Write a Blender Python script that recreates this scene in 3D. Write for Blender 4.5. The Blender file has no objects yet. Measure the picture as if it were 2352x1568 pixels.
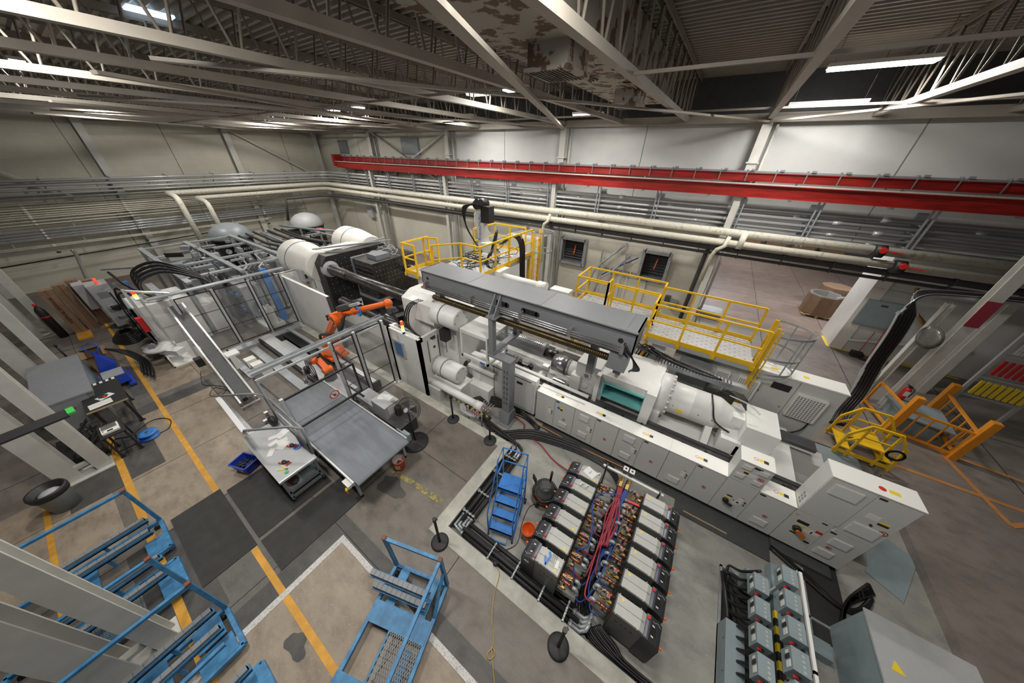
import bpy, bmesh, math, random
from mathutils import Vector, Matrix
random.seed(7)
D = bpy.data; C = bpy.context.scene.collection; SC = bpy.context.scene
PI = math.pi
R = math.radians

# ---------------------------------------------------------------- camera
FPX = 657.6; YAW = R(-32.8646); PITCH = R(33.1); ROLL = R(1.354); CAMZ = 7.0
fw = Vector((math.sin(YAW)*math.cos(PITCH), math.cos(YAW)*math.cos(PITCH), -math.sin(PITCH)))
rt = Vector((math.cos(YAW), -math.sin(YAW), 0)); up = rt.cross(fw)
rt, up = (math.cos(ROLL)*rt + math.sin(ROLL)*up), (-math.sin(ROLL)*rt + math.cos(ROLL)*up)
cam = D.cameras.new('camera'); camo = D.objects.new('camera', cam); C.objects.link(camo)
cam.sensor_width = 36; cam.lens = FPX/2352*36; cam.clip_start = 0.05; cam.clip_end = 200
camo.matrix_world = Matrix(((rt.x, up.x, -fw.x, 0), (rt.y, up.y, -fw.y, 0), (rt.z, up.z, -fw.z, CAMZ), (0, 0, 0, 1)))
SC.camera = camo
# ---------------------------------------------------------------- world, view
w = D.worlds.new('world'); SC.world = w; w.use_nodes = True
w.node_tree.nodes['Background'].inputs[0].default_value = (0.62, 0.68, 0.78, 1)
w.node_tree.nodes['Background'].inputs[1].default_value = 0.35
vs = SC.view_settings; vs.view_transform = 'Standard'; vs.look = 'None'; vs.gamma = 1; vs.exposure = 0.12
SC.cycles.max_bounces = 5; SC.cycles.diffuse_bounces = 3; SC.cycles.glossy_bounces = 3; SC.cycles.transmission_bounces = 4
SC.cycles.transparent_max_bounces = 8; SC.cycles.caustics_reflective = False; SC.cycles.caustics_refractive = False
SC.cycles.sample_clamp_indirect = 4
# ---------------------------------------------------------------- room lamps (the strip and panel lamps are modelled below at these places)
# x, y, z, length along x, watts
LAMPS = [(-7.6, 9.4, 8.6, 0.75, 170), (-6.1, 9.3, 8.6, 0.75, 170), (-17.1, 9.95, 8.6, 0.75, 190), (-14.8, 9.75, 8.6, 0.75, 190),
         (2.0, 11.9, 8.85, 1.8, 290), (1.65, 14.1, 8.4, 1.75, 45), (-5.2, 12.9, 8.3, 1.1, 150), (-11.6, 13.4, 8.5, 0.9, 150),
         (-22.5, 9.8, 8.6, 0.75, 260), (-24.9, 10.0, 8.6, 0.75, 280), (-25.0, 3.5, 8.5, 0.9, 260),
         (-18.0, 1.5, 8.9, 1.2, 170), (-11.2, 1.0, 9.0, 1.2, 210), (-5.6, 0.3, 9.0, 1.6, 260), (1.0, 1.6, 9.0, 1.6, 190), (-1.2, 3.0, 9.1, 1.6, 190)]  # this row: lamps added to light the near hall evenly
for i, (x, y, z, l, wt) in enumerate(LAMPS):
    la = D.lights.new('lamp_light', 'AREA'); la.shape = 'RECTANGLE'; la.size = l; la.size_y = 0.35; la.energy = wt
    la.color = (1.0, 0.965, 0.90)
    lo = D.objects.new('lamp_light', la); C.objects.link(lo); lo.location = (x, y, z - 0.05)
for (x, y, z, wt) in [(4.0, 20.5, 6.2, 330), (9.5, 21.5, 6.2, 180), (2.0, 30.0, 6.2, 300)]:  # unseen lamps added to light the bay behind the opening
    la = D.lights.new('added_bay_light', 'AREA'); la.shape = 'RECTANGLE'; la.size = 2.0; la.size_y = 0.5; la.energy = wt
    la.color = (0.97, 0.98, 1.0)
    lo = D.objects.new('added_bay_light', la); C.objects.link(lo); lo.location = (x, y, z)

# ---------------------------------------------------------------- pixel -> world, for measuring places in the hall
def ray(x, y): return fw*FPX + rt*(x-1176) - up*(y-784)
def P(x, y, z=0.0):
    d = ray(x, y); t = (z-CAMZ)/d.z; return Vector((d.x*t, d.y*t, z))
def PY(x, y, Y):
    d = ray(x, y); t = Y/d.y; return Vector((d.x*t, Y, CAMZ+d.z*t))
def PXX(x, y, X):
    d = ray(x, y); t = X/d.x; return Vector((X, d.y*t, CAMZ+d.z*t))

# ---------------------------------------------------------------- materials
MATS = {}
def mat(name, col, rough=0.5, metal=0.0, noise=0.0, nscale=6.0, bump=0.0, bscale=40.0, col2=None, emit=None, es=1.0, trans=0.0, alpha=1.0, lo=0.4, hi=0.65, spec=0.5, stretch=None):
    m = D.materials.new(name); m.use_nodes = True; nt = m.node_tree; b = nt.nodes['Principled BSDF']
    b.inputs['Roughness'].default_value = rough; b.inputs['Metallic'].default_value = metal
    b.inputs['Specular IOR Level'].default_value = spec
    c4 = (*col, 1)
    b.inputs['Base Color'].default_value = c4
    if noise or col2 or bump:
        tc = nt.nodes.new('ShaderNodeTexCoord'); src = tc.outputs['Object']
        if stretch:
            mp = nt.nodes.new('ShaderNodeMapping'); mp.inputs['Scale'].default_value = stretch
            nt.links.new(src, mp.inputs[0]); src = mp.outputs[0]
    if noise or col2:
        n = nt.nodes.new('ShaderNodeTexNoise'); n.inputs['Scale'].default_value = nscale; n.inputs['Detail'].default_value = 6; n.inputs['Roughness'].default_value = 0.6
        nt.links.new(src, n.inputs['Vector'])
        rp = nt.nodes.new('ShaderNodeValToRGB'); rp.color_ramp.elements[0].position = lo; rp.color_ramp.elements[1].position = hi
        c2 = col2 if col2 else tuple(max(0, v*(1-noise)) for v in col)
        rp.color_ramp.elements[0].color = (*c2, 1); rp.color_ramp.elements[1].color = c4
        nt.links.new(n.outputs['Fac'], rp.inputs[0]); nt.links.new(rp.outputs[0], b.inputs['Base Color'])
    if bump:
        n2 = nt.nodes.new('ShaderNodeTexNoise'); n2.inputs['Scale'].default_value = bscale; nt.links.new(src, n2.inputs['Vector'])
        bp = nt.nodes.new('ShaderNodeBump'); bp.inputs['Strength'].default_value = bump; bp.inputs['Distance'].default_value = 0.02
        nt.links.new(n2.outputs['Fac'], bp.inputs['Height']); nt.links.new(bp.outputs[0], b.inputs['Normal'])
    if emit:
        b.inputs['Emission Color'].default_value = (*emit, 1); b.inputs['Emission Strength'].default_value = es
    if trans: b.inputs['Transmission Weight'].default_value = trans
    if alpha < 1: b.inputs['Alpha'].default_value = alpha
    MATS[name] = m
    return m
def floor_mat(name, c1, c2, c3, s=0.35, rough=0.55):
    m = D.materials.new(name); m.use_nodes = True; nt = m.node_tree; N = nt.nodes; L = nt.links; b = N['Principled BSDF']
    tc = N.new('ShaderNodeTexCoord')
    def nz(sc, det, lo, hi, st=None):
        n = N.new('ShaderNodeTexNoise'); n.inputs['Scale'].default_value = sc; n.inputs['Detail'].default_value = det; n.inputs['Roughness'].default_value = 0.65
        s_ = tc.outputs['Object']
        if st:
            mp = N.new('ShaderNodeMapping'); mp.inputs['Scale'].default_value = st; mp.inputs['Rotation'].default_value = (0, 0, 0.5); L.new(s_, mp.inputs[0]); s_ = mp.outputs[0]
        L.new(s_, n.inputs['Vector'])
        r = N.new('ShaderNodeMapRange'); r.inputs[1].default_value = lo; r.inputs[2].default_value = hi; L.new(n.outputs['Fac'], r.inputs[0]); return r.outputs[0]
    def mix(f, a, bb):
        x = N.new('ShaderNodeMix'); x.data_type = 'RGBA'
        L.new(f, x.inputs[0])
        for i, v in ((6, a), (7, bb)):
            if isinstance(v, tuple): x.inputs[i].default_value = (*v, 1)
            else: L.new(v, x.inputs[i])
        return x.outputs[2]
    a = mix(nz(s, 6, 0.35, 0.65), c1, c2)
    a = mix(nz(2.2, 8, 0.45, 0.75, (1, 1.8, 1)), a, c3)
    sp = nz(45, 3, 0.64, 0.70)
    a = mix(sp, a, tuple(min(1, v*1.5) for v in c2))
    L.new(a, b.inputs['Base Color'])
    r = N.new('ShaderNodeMapRange'); r.inputs[3].default_value = rough-0.15; r.inputs[4].default_value = rough+0.15
    n = N.new('ShaderNodeTexNoise'); n.inputs['Scale'].default_value = 1.5; L.new(tc.outputs['Object'], n.inputs['Vector']); L.new(n.outputs['Fac'], r.inputs[0]); L.new(r.outputs[0], b.inputs['Roughness'])
    MATS[name] = m; return m

mat('white', (0.78, 0.78, 0.76), 0.42, noise=0.08, nscale=1.5)
mat('warmwhite', (0.82, 0.80, 0.75), 0.45, noise=0.06, nscale=2)
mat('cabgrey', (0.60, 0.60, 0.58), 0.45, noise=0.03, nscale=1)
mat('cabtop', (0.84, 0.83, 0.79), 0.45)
mat('lightgrey', (0.42, 0.43, 0.44), 0.5, noise=0.06)
mat('midgrey', (0.22, 0.235, 0.25), 0.5, noise=0.06)
mat('beamgrey', (0.215, 0.225, 0.24), 0.45, noise=0.05, nscale=2)
mat('bluegrey', (0.25, 0.31, 0.33), 0.5, noise=0.1, nscale=3)
mat('darkgrey', (0.07, 0.072, 0.075), 0.5, noise=0.15)
mat('black', (0.018, 0.018, 0.019), 0.5)
mat('rubber', (0.022, 0.022, 0.023), 0.6, noise=0.2, nscale=12)
mat('cable', (0.012, 0.012, 0.013), 0.4)
mat('yellow', (0.86, 0.52, 0.015), 0.4, noise=0.12, nscale=4)
mat('orange', (0.80, 0.30, 0.02), 0.45, noise=0.12, nscale=3)
mat('robotorange', (0.85, 0.15, 0.02), 0.35)
mat('red', (0.55, 0.02, 0.018), 0.4)
mat('craneRed', (0.40, 0.018, 0.012), 0.4, noise=0.45, nscale=2.5, stretch=(0.4, 4, 4))
mat('blue', (0.04, 0.17, 0.48), 0.4, noise=0.1)
mat('ladderblue', (0.05, 0.22, 0.62), 0.4, noise=0.12, nscale=5)
mat('cartblue', (0.07, 0.27, 0.52), 0.5, noise=0.3, nscale=6, col2=(0.045, 0.17, 0.34))
mat('rust', (0.20, 0.07, 0.035), 0.8)
mat('toteblue', (0.02, 0.06, 0.45), 0.4)
mat('teal', (0.18, 0.52, 0.52), 0.45)
mat('steel', (0.60, 0.60, 0.61), 0.25, 0.85, noise=0.25, nscale=3)
mat('darksteel', (0.16, 0.155, 0.15), 0.35, 0.9, noise=0.4, nscale=4)
mat('spindle', (0.12, 0.09, 0.045), 0.35, 0.8)
mat('platen', (0.045, 0.042, 0.04), 0.5, 0.4, noise=0.3, nscale=3)
mat('galv', (0.44, 0.47, 0.49), 0.38, 0.35, noise=0.2, nscale=5)
mat('conduit', (0.56, 0.57, 0.58), 0.3, 0.35)
mat('alu', (0.55, 0.56, 0.57), 0.35, 0.35)
mat('copper', (0.46, 0.17, 0.09), 0.35, 0.8, noise=0.2, nscale=20)
mat('brass', (0.42, 0.27, 0.08), 0.38, 0.8)
mat('redhose', (0.28, 0.03, 0.05), 0.5)
mat('bluehose', (0.015, 0.06, 0.30), 0.45)
mat('creampipe', (0.68, 0.65, 0.55), 0.6, col2=(0.42, 0.40, 0.34), nscale=9, lo=0.32, hi=0.45)
mat('belt', (0.18, 0.20, 0.225), 0.6, noise=0.22, nscale=2, stretch=(0.6, 3, 1))
mat('mat', (0.04, 0.04, 0.038), 0.75, noise=0.2, nscale=4)
mat('lineYellow', (0.72, 0.36, 0.05), 0.6, noise=0.2, nscale=5)
mat('lineWorn', (0.42, 0.34, 0.08), 0.7, col2=(0.16, 0.14, 0.10), nscale=8, lo=0.45, hi=0.6)
mat('lineOrange', (0.62, 0.27, 0.08), 0.6, noise=0.2, nscale=5)
mat('jointAndShade', (0.03, 0.03, 0.03), 0.9)  # floor joints, and the painted dark of the trench hollows
mat('kerb', (0.50, 0.49, 0.43), 0.75, noise=0.25, nscale=3)
mat('whiteiron', (0.60, 0.59, 0.57), 0.6, col2=(0.33, 0.31, 0.30), nscale=45, lo=0.35, hi=0.5)
mat('waysteel', (0.12, 0.12, 0.122), 0.35, 0.4, noise=0.3, nscale=3, stretch=(0.5, 4, 1))
mat('paintedReflection', (0.22, 0.22, 0.205), 0.3, 0.3, noise=0.2, nscale=8)  # grey of the reflected floor put into the mirror's colour
mat('shinyconduit', (0.58, 0.60, 0.62), 0.22, 0.45, noise=0.15, nscale=4)
mat('cardboard', (0.27, 0.17, 0.105), 0.8, noise=0.15, nscale=4)
mat('wood', (0.45, 0.32, 0.18), 0.7, noise=0.2)
mat('paper', (0.72, 0.72, 0.70), 0.6)
mat('plastic', (0.60, 0.62, 0.62), 0.25, alpha=0.35)
mat('glass', (0.75, 0.80, 0.82), 0.05, alpha=0.06)
mat('column', (0.60, 0.59, 0.55), 0.5, noise=0.1, nscale=3)
mat('lightvent', (0.66, 0.67, 0.66), 0.4)
mat('chillertop', (0.46, 0.465, 0.44), 0.4, noise=0.04)
mat('chillerdark', (0.035, 0.036, 0.04), 0.4)
mat('chillerside', (0.17, 0.175, 0.165), 0.4)
mat('silverband', (0.22, 0.23, 0.30), 0.3, 0.5)
mat('labelred', (0.6, 0.03, 0.03), 0.5)
mat('labelyellow', (0.85, 0.62, 0.03), 0.5)
mat('labelblue', (0.03, 0.13, 0.5), 0.5)
mat('green', (0.05, 0.45, 0.08), 0.5)
mat('screen', (0.02, 0.06, 0.15), 0.2, emit=(0.1, 0.2, 0.35), es=0.15)
mat('lampred', (0.7, 0.05, 0.03), 0.3, emit=(1, 0.1, 0.05), es=0.6)
mat('lampamber', (0.9, 0.4, 0.03), 0.3, emit=(1, 0.45, 0.05), es=2.5)
mat('lampgreen', (0.3, 0.8, 0.4), 0.3, emit=(0.4, 1, 0.5), es=2.0)
mat('tube_light', (0.9, 0.9, 0.9), 0.5, emit=(1, 0.99, 0.96), es=14)
mat('skyglow', (0.8, 0.9, 1), 0.5, emit=(0.55, 0.75, 1.0), es=2.2)
mat('deck', (0.26, 0.235, 0.20), 0.6, noise=0.12, nscale=2)
mat('joist', (0.24, 0.212, 0.178), 0.55, noise=0.15, nscale=2)
mat('joistlight', (0.36, 0.33, 0.285), 0.5, noise=0.1, nscale=2)
mat('duct', (0.40, 0.375, 0.325), 0.7, col2=(0.14, 0.085, 0.055), nscale=2.6, lo=0.455, hi=0.475, stretch=(1, 1, 1))
mat('wallwhite', (0.64, 0.64, 0.63), 0.7, noise=0.08, nscale=0.7)
mat('wallgrey', (0.50, 0.51, 0.53), 0.7, noise=0.06, nscale=1)
mat('conecap', (0.72, 0.14, 0.02), 0.5)
mat('tan', (0.3, 0.2, 0.1), 0.8)
mat('tankgrey', (0.26, 0.29, 0.31), 0.4, 0.0, noise=0.1)
mat('seethrough', (0.65, 0.67, 0.66), 0.3, alpha=0.4)
floor_mat('floor_brown', (0.135, 0.118, 0.10), (0.20, 0.175, 0.15), (0.10, 0.092, 0.082))
floor_mat('floor_tan', (0.27, 0.215, 0.16), (0.37, 0.305, 0.235), (0.18, 0.145, 0.115), 0.5)
floor_mat('floor_grey', (0.115, 0.11, 0.10), (0.165, 0.16, 0.148), (0.08, 0.078, 0.072))
floor_mat('floor_dark', (0.06, 0.058, 0.054), (0.10, 0.095, 0.09), (0.045, 0.044, 0.042), 0.8)
floor_mat('floor_pit', (0.255, 0.25, 0.225), (0.34, 0.335, 0.305), (0.20, 0.197, 0.18), 0.8, 0.5)
floor_mat('floor_red', (0.235, 0.175, 0.145), (0.30, 0.23, 0.195), (0.19, 0.145, 0.12), 0.4, 0.4)
floor_mat('floor_bay', (0.20, 0.175, 0.155), (0.27, 0.235, 0.21), (0.16, 0.14, 0.125), 0.5, 0.45)

# block wall: painted masonry with faint courses
def block_wall(name, col, bw=0.4, bh=0.2):
    m = D.materials.new(name); m.use_nodes = True; nt = m.node_tree; N = nt.nodes; L = nt.links; b = N['Principled BSDF']
    tc = N.new('ShaderNodeTexCoord'); sx = N.new('ShaderNodeSeparateXYZ'); L.new(tc.outputs['Object'], sx.inputs[0])
    ad = N.new('ShaderNodeMath'); ad.operation = 'ADD'; L.new(sx.outputs[0], ad.inputs[0]); L.new(sx.outputs[1], ad.inputs[1])
    cb = N.new('ShaderNodeCombineXYZ'); L.new(ad.outputs[0], cb.inputs[0]); L.new(sx.outputs[2], cb.inputs[1])
    br = N.new('ShaderNodeTexBrick'); br.inputs['Scale'].default_value = 1; br.inputs['Brick Width'].default_value = bw; br.inputs['Row Height'].default_value = bh
    br.inputs['Mortar Size'].default_value = 0.006; br.inputs['Mortar Smooth'].default_value = 0.5
    br.inputs['Color1'].default_value = (*col, 1); br.inputs['Color2'].default_value = (*[c*0.97 for c in col], 1); br.inputs['Mortar'].default_value = (*[c*0.82 for c in col], 1)
    L.new(cb.outputs[0], br.inputs['Vector'])
    n = N.new('ShaderNodeTexNoise'); n.inputs['Scale'].default_value = 0.6; n.inputs['Detail'].default_value = 5; L.new(tc.outputs['Object'], n.inputs['Vector'])
    mr = N.new('ShaderNodeMapRange'); mr.inputs[1].default_value = 0.3; mr.inputs[2].default_value = 0.7; mr.inputs[3].default_value = 0.86; mr.inputs[4].default_value = 1; L.new(n.outputs['Fac'], mr.inputs[0])
    mx = N.new('ShaderNodeVectorMath'); mx.operation = 'SCALE'; L.new(br.outputs['Color'], mx.inputs[0]); L.new(mr.outputs[0], mx.inputs['Scale'])
    L.new(mx.outputs[0], b.inputs['Base Color']); b.inputs['Roughness'].default_value = 0.7
    MATS[name] = m
block_wall('wallcream', (0.66, 0.63, 0.54))
block_wall('wallwest', (0.62, 0.59, 0.50), 0.6, 0.3)

# ---------------------------------------------------------------- mesh builder
class B:
    def __init__(s): s.v = []; s.f = []; s.mi = []; s.cur = 0; s.sm = []; s.smooth = False
    def m(s, i): s.cur = i; return s
    def _f(s, idx, sm=False): s.f.append(idx); s.mi.append(s.cur); s.sm.append(sm)
    def box(s, x0, x1, y0, y1, z0, z1):
        n = len(s.v)
        s.v += [Vector(p) for p in ((x0,y0,z0),(x1,y0,z0),(x1,y1,z0),(x0,y1,z0),(x0,y0,z1),(x1,y0,z1),(x1,y1,z1),(x0,y1,z1))]
        for q in ((0,3,2,1),(4,5,6,7),(0,1,5,4),(1,2,6,5),(2,3,7,6),(3,0,4,7)): s._f([n+i for i in q])
        return s
    def cbox(s, cx, cy, cz, sx, sy, sz, rot=None):
        n = len(s.v); s.box(-sx/2, sx/2, -sy/2, sy/2, -sz/2, sz/2)
        M = Matrix.Rotation(rot, 3, 'Z') if isinstance(rot, (int, float)) else (rot if rot is not None else Matrix.Identity(3))
        for i in range(n, len(s.v)): s.v[i] = M @ s.v[i] + Vector((cx, cy, cz))
        return s
    def bar(s, p, q, w_, h=None, upv=(0,0,1)):
        p = Vector(p); q = Vector(q); h = w_ if h is None else h
        d = (q-p).normalized(); u = Vector(upv)
        if abs(d.dot(u)) > 0.98: u = Vector((0,1,0))
        a = d.cross(u).normalized()*w_/2; c = a.cross(d).normalized()*h/2
        n = len(s.v)
        s.v += [p-a-c, p+a-c, p+a+c, p-a+c, q-a-c, q+a-c, q+a+c, q-a+c]
        for k in ((0,1,2,3),(4,7,6,5),(0,4,5,1),(1,5,6,2),(2,6,7,3),(3,7,4,0)): s._f([n+i for i in k])
        return s
    def cyl(s, p, q, r0, r1=None, n=16, cap=True, sm=True):
        p = Vector(p); q = Vector(q); r1 = r0 if r1 is None else r1
        d = (q-p).normalized(); u = Vector((0,0,1)) if abs(d.z) < 0.95 else Vector((1,0,0))
        a = d.cross(u).normalized(); c = d.cross(a)
        k = len(s.v)
        for (o, r) in ((p, r0), (q, r1)):
            for i in range(n):
                t = 2*PI*i/n; s.v.append(o + a*math.cos(t)*r + c*math.sin(t)*r)
        for i in range(n):
            j = (i+1) % n; s._f([k+i, k+n+i, k+n+j, k+j], sm)
        if cap:
            s._f([k+i for i in range(n)]); s._f([k+2*n-1-i for i in range(n)])
        return s
    def tube(s, pts, r, n=6, closed=False):
        pts = [Vector(p) for p in pts]; m = len(pts)
        if m < 2: return s
        k = len(s.v); prev = None
        for i, p in enumerate(pts):
            if closed: d = pts[(i+1) % m] - pts[i-1]
            else: d = pts[min(i+1, m-1)] - pts[max(i-1, 0)]
            if d.length < 1e-9: d = Vector((0,0,1))
            d.normalize()
            if prev is None:
                u = Vector((0,0,1)) if abs(d.z) < 0.9 else Vector((1,0,0)); a = d.cross(u).normalized()
            else:
                a = prev - d*prev.dot(d)
                a = a.normalized() if a.length > 1e-6 else d.orthogonal().normalized()
            prev = a; c = d.cross(a)
            for j in range(n):
                t = 2*PI*j/n; s.v.append(p + a*math.cos(t)*r + c*math.sin(t)*r)
        for i in range(m if closed else m-1):
            i2 = (i+1) % m
            for j in range(n):
                j2 = (j+1) % n; s._f([k+i*n+j, k+i*n+j2, k+i2*n+j2, k+i2*n+j], True)
        if not closed:
            s._f([k+n-1-j for j in range(n)]); s._f([k+(m-1)*n+j for j in range(n)])
        return s
    def lathe(s, c, prof, axis='Z', n=20, cap=True):   # prof: list of (r, h)
        c = Vector(c); k = len(s.v)
        for (r, h) in prof:
            for j in range(n):
                t = 2*PI*j/n; x, y = math.cos(t)*r, math.sin(t)*r
                s.v.append(c + (Vector((x, y, h)) if axis == 'Z' else Vector((h, x, y)) if axis == 'X' else Vector((y, h, x))))
        m = len(prof)
        for i in range(m-1):
            for j in range(n):
                j2 = (j+1) % n; s._f([k+i*n+j, k+i*n+j2, k+(i+1)*n+j2, k+(i+1)*n+j], True)
        if cap and prof[0][0] > 1e-4: s._f([k+n-1-j for j in range(n)])
        if cap and prof[-1][0] > 1e-4: s._f([k+(m-1)*n+j for j in range(n)])
        return s
    def prism(s, poly, a, b, axis='Z'):      # polygon extruded along an axis
        k = len(s.v); n = len(poly)
        for h in (a, b):
            for (x, y) in poly:
                s.v.append(Vector((x, y, h)) if axis == 'Z' else Vector((h, x, y)) if axis == 'X' else Vector((x, h, y)))
        s._f([k+n-1-i for i in range(n)]); s._f([k+n+i for i in range(n)])
        for i in range(n):
            j = (i+1) % n; s._f([k+i, k+j, k+n+j, k+n+i])
        return s
    def quad(s, *p):
        k = len(s.v); s.v += [Vector(q) for q in p]; s._f(list(range(k, k+len(p)))); return s
    def sphere(s, c, r, n=12, sc=(1,1,1)):
        pr = []
        m = n//2+1
        k = len(s.v); c = Vector(c)
        for i in range(m+1):
            a = PI*i/m
            for j in range(n):
                t = 2*PI*j/n
                s.v.append(c + Vector((math.sin(a)*math.cos(t)*r*sc[0], math.sin(a)*math.sin(t)*r*sc[1], -math.cos(a)*r*sc[2])))
        for i in range(m):
            for j in range(n):
                j2 = (j+1) % n; s._f([k+i*n+j, k+i*n+j2, k+(i+1)*n+j2, k+(i+1)*n+j], True)
        return s
    def xf(s, M, start=0):
        for i in range(start, len(s.v)): s.v[i] = M @ s.v[i]
        return s
    def build(s, name, mats, parent=None, world=False, bevel=0.0):
        me = D.meshes.new(name)
        vv = s.v
        if world and parent is not None:
            Mi = parent.matrix_basis.inverted() if parent.parent is None else (parent.parent.matrix_basis @ parent.matrix_basis).inverted()
            vv = [Mi @ v for v in s.v]
        me.from_pydata([tuple(v) for v in vv], [], s.f)
        if isinstance(mats, str): mats = [mats]
        for q in mats: me.materials.append(MATS[q])
        me.polygons.foreach_set('material_index', s.mi); me.polygons.foreach_set('use_smooth', s.sm)
        bm = bmesh.new(); bm.from_mesh(me)
        bmesh.ops.recalc_face_normals(bm, faces=bm.faces)
        bm.to_mesh(me); bm.free(); me.update()
        o = D.objects.new(name, me); C.objects.link(o)
        if parent is not None: o.parent = parent
        if bevel:
            md = o.modifiers.new('bevel', 'BEVEL'); md.width = bevel; md.segments = 2; md.limit_method = 'ANGLE'; md.angle_limit = R(40)
        return o

def tag(o, label=None, cat=None, group=None, kind=None):
    if label: o['label'] = label
    if cat: o['category'] = cat
    if group: o['group'] = group
    if kind: o['kind'] = kind
    return o
def thing(name, label, cat, loc=(0,0,0), rz=0.0, group=None):
    o = D.objects.new(name, None); C.objects.link(o); o.empty_display_size = 0.2
    o.location = loc; o.rotation_euler = (0, 0, rz)
    o.matrix_basis = Matrix.Translation(Vector(loc)) @ Matrix.Rotation(rz, 4, 'Z')
    return tag(o, label, cat, group)
def single(name, mats, b, label, cat, group=None, bevel=0.0, kind=None):
    # one mesh, origin moved to its base
    xs = [v.x for v in b.v]; ys = [v.y for v in b.v]; zs = [v.z for v in b.v]
    c = Vector(((min(xs)+max(xs))/2, (min(ys)+max(ys))/2, min(zs)))
    for i in range(len(b.v)): b.v[i] = b.v[i] - c
    o = b.build(name, mats, None, bevel=bevel); o.location = c
    return tag(o, label, cat, group, kind)
def struct(name, mats, b, label=None, bevel=0.0):
    o = b.build(name, mats, None, bevel=bevel); o['kind'] = 'structure'
    if label: o['label'] = label
    return o
def dup(root, loc, rz, label=None, group=None):
    r = root.copy(); C.objects.link(r)
    r.location = loc; r.rotation_euler = (0, 0, rz)
    if label: r['label'] = label
    if group: r['group'] = group
    for ch in list(root.children):
        c = ch.copy(); C.objects.link(c); c.parent = r
        for g in list(ch.children):
            d = g.copy(); C.objects.link(d); d.parent = c
    return r
def text(body, size, loc, normal, upv, mt, parent, name='lettering', ext=0.002, align='CENTER'):
    # raised lettering: x axis runs along upv x normal
    cu = D.curves.new(name, 'FONT'); cu.body = body; cu.size = size; cu.extrude = ext; cu.align_x = align; cu.align_y = 'CENTER'
    cu.materials.append(MATS[mt]); cu.resolution_u = 2
    o = D.objects.new(name, cu); C.objects.link(o)
    z = Vector(normal).normalized(); y = Vector(upv).normalized(); x = y.cross(z).normalized(); y = z.cross(x)
    M = Matrix(((x.x, y.x, z.x, loc[0]), (x.y, y.y, z.y, loc[1]), (x.z, y.z, z.z, loc[2]), (0,0,0,1)))
    if parent is not None:
        par = parent.matrix_basis if parent.parent is None else parent.parent.matrix_basis @ parent.matrix_basis
        o.parent = parent; M = par.inverted() @ M
    dg = bpy.context.evaluated_depsgraph_get(); me = D.meshes.new_from_object(o.evaluated_get(dg)); me.name = name
    par_ = o.parent; D.objects.remove(o); o = D.objects.new(name, me); C.objects.link(o); o.parent = par_
    o.matrix_basis = M
    return o
def arc(c, r, a0, a1, n, plane='XZ'):
    out = []
    for i in range(n+1):
        t = a0 + (a1-a0)*i/n; x, y = math.cos(t)*r, math.sin(t)*r
        out.append(Vector(c) + (Vector((x, 0, y)) if plane == 'XZ' else Vector((x, y, 0)) if plane == 'XY' else Vector((0, x, y))))
    return out
def smooth(pts, k=6):
    # catmull-rom through the points
    pts = [Vector(p) for p in pts]; out = []
    for i in range(len(pts)-1):
        p0 = pts[max(i-1, 0)]; p1 = pts[i]; p2 = pts[i+1]; p3 = pts[min(i+2, len(pts)-1)]
        for j in range(k):
            t = j/k
            out.append(0.5*((2*p1) + (p2-p0)*t + (2*p0-5*p1+4*p2-p3)*t*t + (3*p1-p0-3*p2+p3)*t**3))
    out.append(pts[-1]); return out
# ================================================================= THE HALL
XW = -30.5; YN = 15.8; YS = -9.0; XE = 15.0
b = B(); b.box(XW, XE, YS, 1.6, -0.6, 0); b.box(XW, -3.12, 1.6, 4.22, -0.6, 0)
b.m(1).box(XW, XE, 9.7, 40.0, -0.6, 0); b.m(1).box(5.9, XE, 1.6, 9.7, -0.6, 0)
struct('floor', ['floor_brown', 'floor_bay'], b)
b = B(); b.box(XW, 5.9, 1.6, 9.7, -0.8, -0.2)
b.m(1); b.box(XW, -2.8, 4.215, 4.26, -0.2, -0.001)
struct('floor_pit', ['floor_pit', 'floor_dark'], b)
b = B()   # pale concrete strip around the pit, its inner face dark
b.box(XW, -2.8, 4.22, 4.50, -0.2, 0.004); b.box(-3.12, -2.8, 1.6, 4.5, -0.2, 0.0045); b.box(-3.12, 5.9, 1.6, 1.88, -0.2, 0.005)
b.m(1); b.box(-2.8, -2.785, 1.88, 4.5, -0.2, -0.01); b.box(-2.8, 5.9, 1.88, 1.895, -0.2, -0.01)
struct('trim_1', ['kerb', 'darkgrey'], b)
# floor patches
def patch(mt, *rects, z=0.003):
    b = B()
    for (x0, x1, y0, y1) in rects: b.box(x0, x1, y0, y1, -0.01, z)
    return struct('floor', mt, b)
patch('floor_tan', (-17.4, -13.75, -0.75, 0.95), (-12.85, -7.75, -1.15, 0.50), (-10.1, -7.75, -1.8, -1.15), (-4.5, -0.2, -2.6, 0.42), (-11.0, -8.2, -3.6, -2.1))
patch('floor_grey', (-20.5, -13.75, 0.95, 1.15), (-13.75, -12.95, -1.1, 1.2), (-7.7, -4.9, -1.5, 0.5), z=0.002)
patch('floor_red', (-8.0, 14.9, 17.4, 39.6), z=0.0045)
patch('floor_dark', (-13.4, -12.85, -1.3, 0.6), (-12.85, -10.1, -1.75, -1.15), (-4.95, -4.5, -2.6, 0.75), (-4.5, -0.2, 0.42, 0.75), (-16.8, -14.2, -1.1, -0.78), (-7.75, -5.2, -2.2, -1.3), (-12.8, -10.0, -2.7, -1.8), z=0.0035)
b = B()
for x in (-20.2, -17.5, -15.0, -12.2, -10.0, -7.72, -5.1, -2.2): b.box(x-0.006, x+0.006, -4, 4.2 if x < -3 else 1.58, -0.01, 0.0055)
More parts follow.
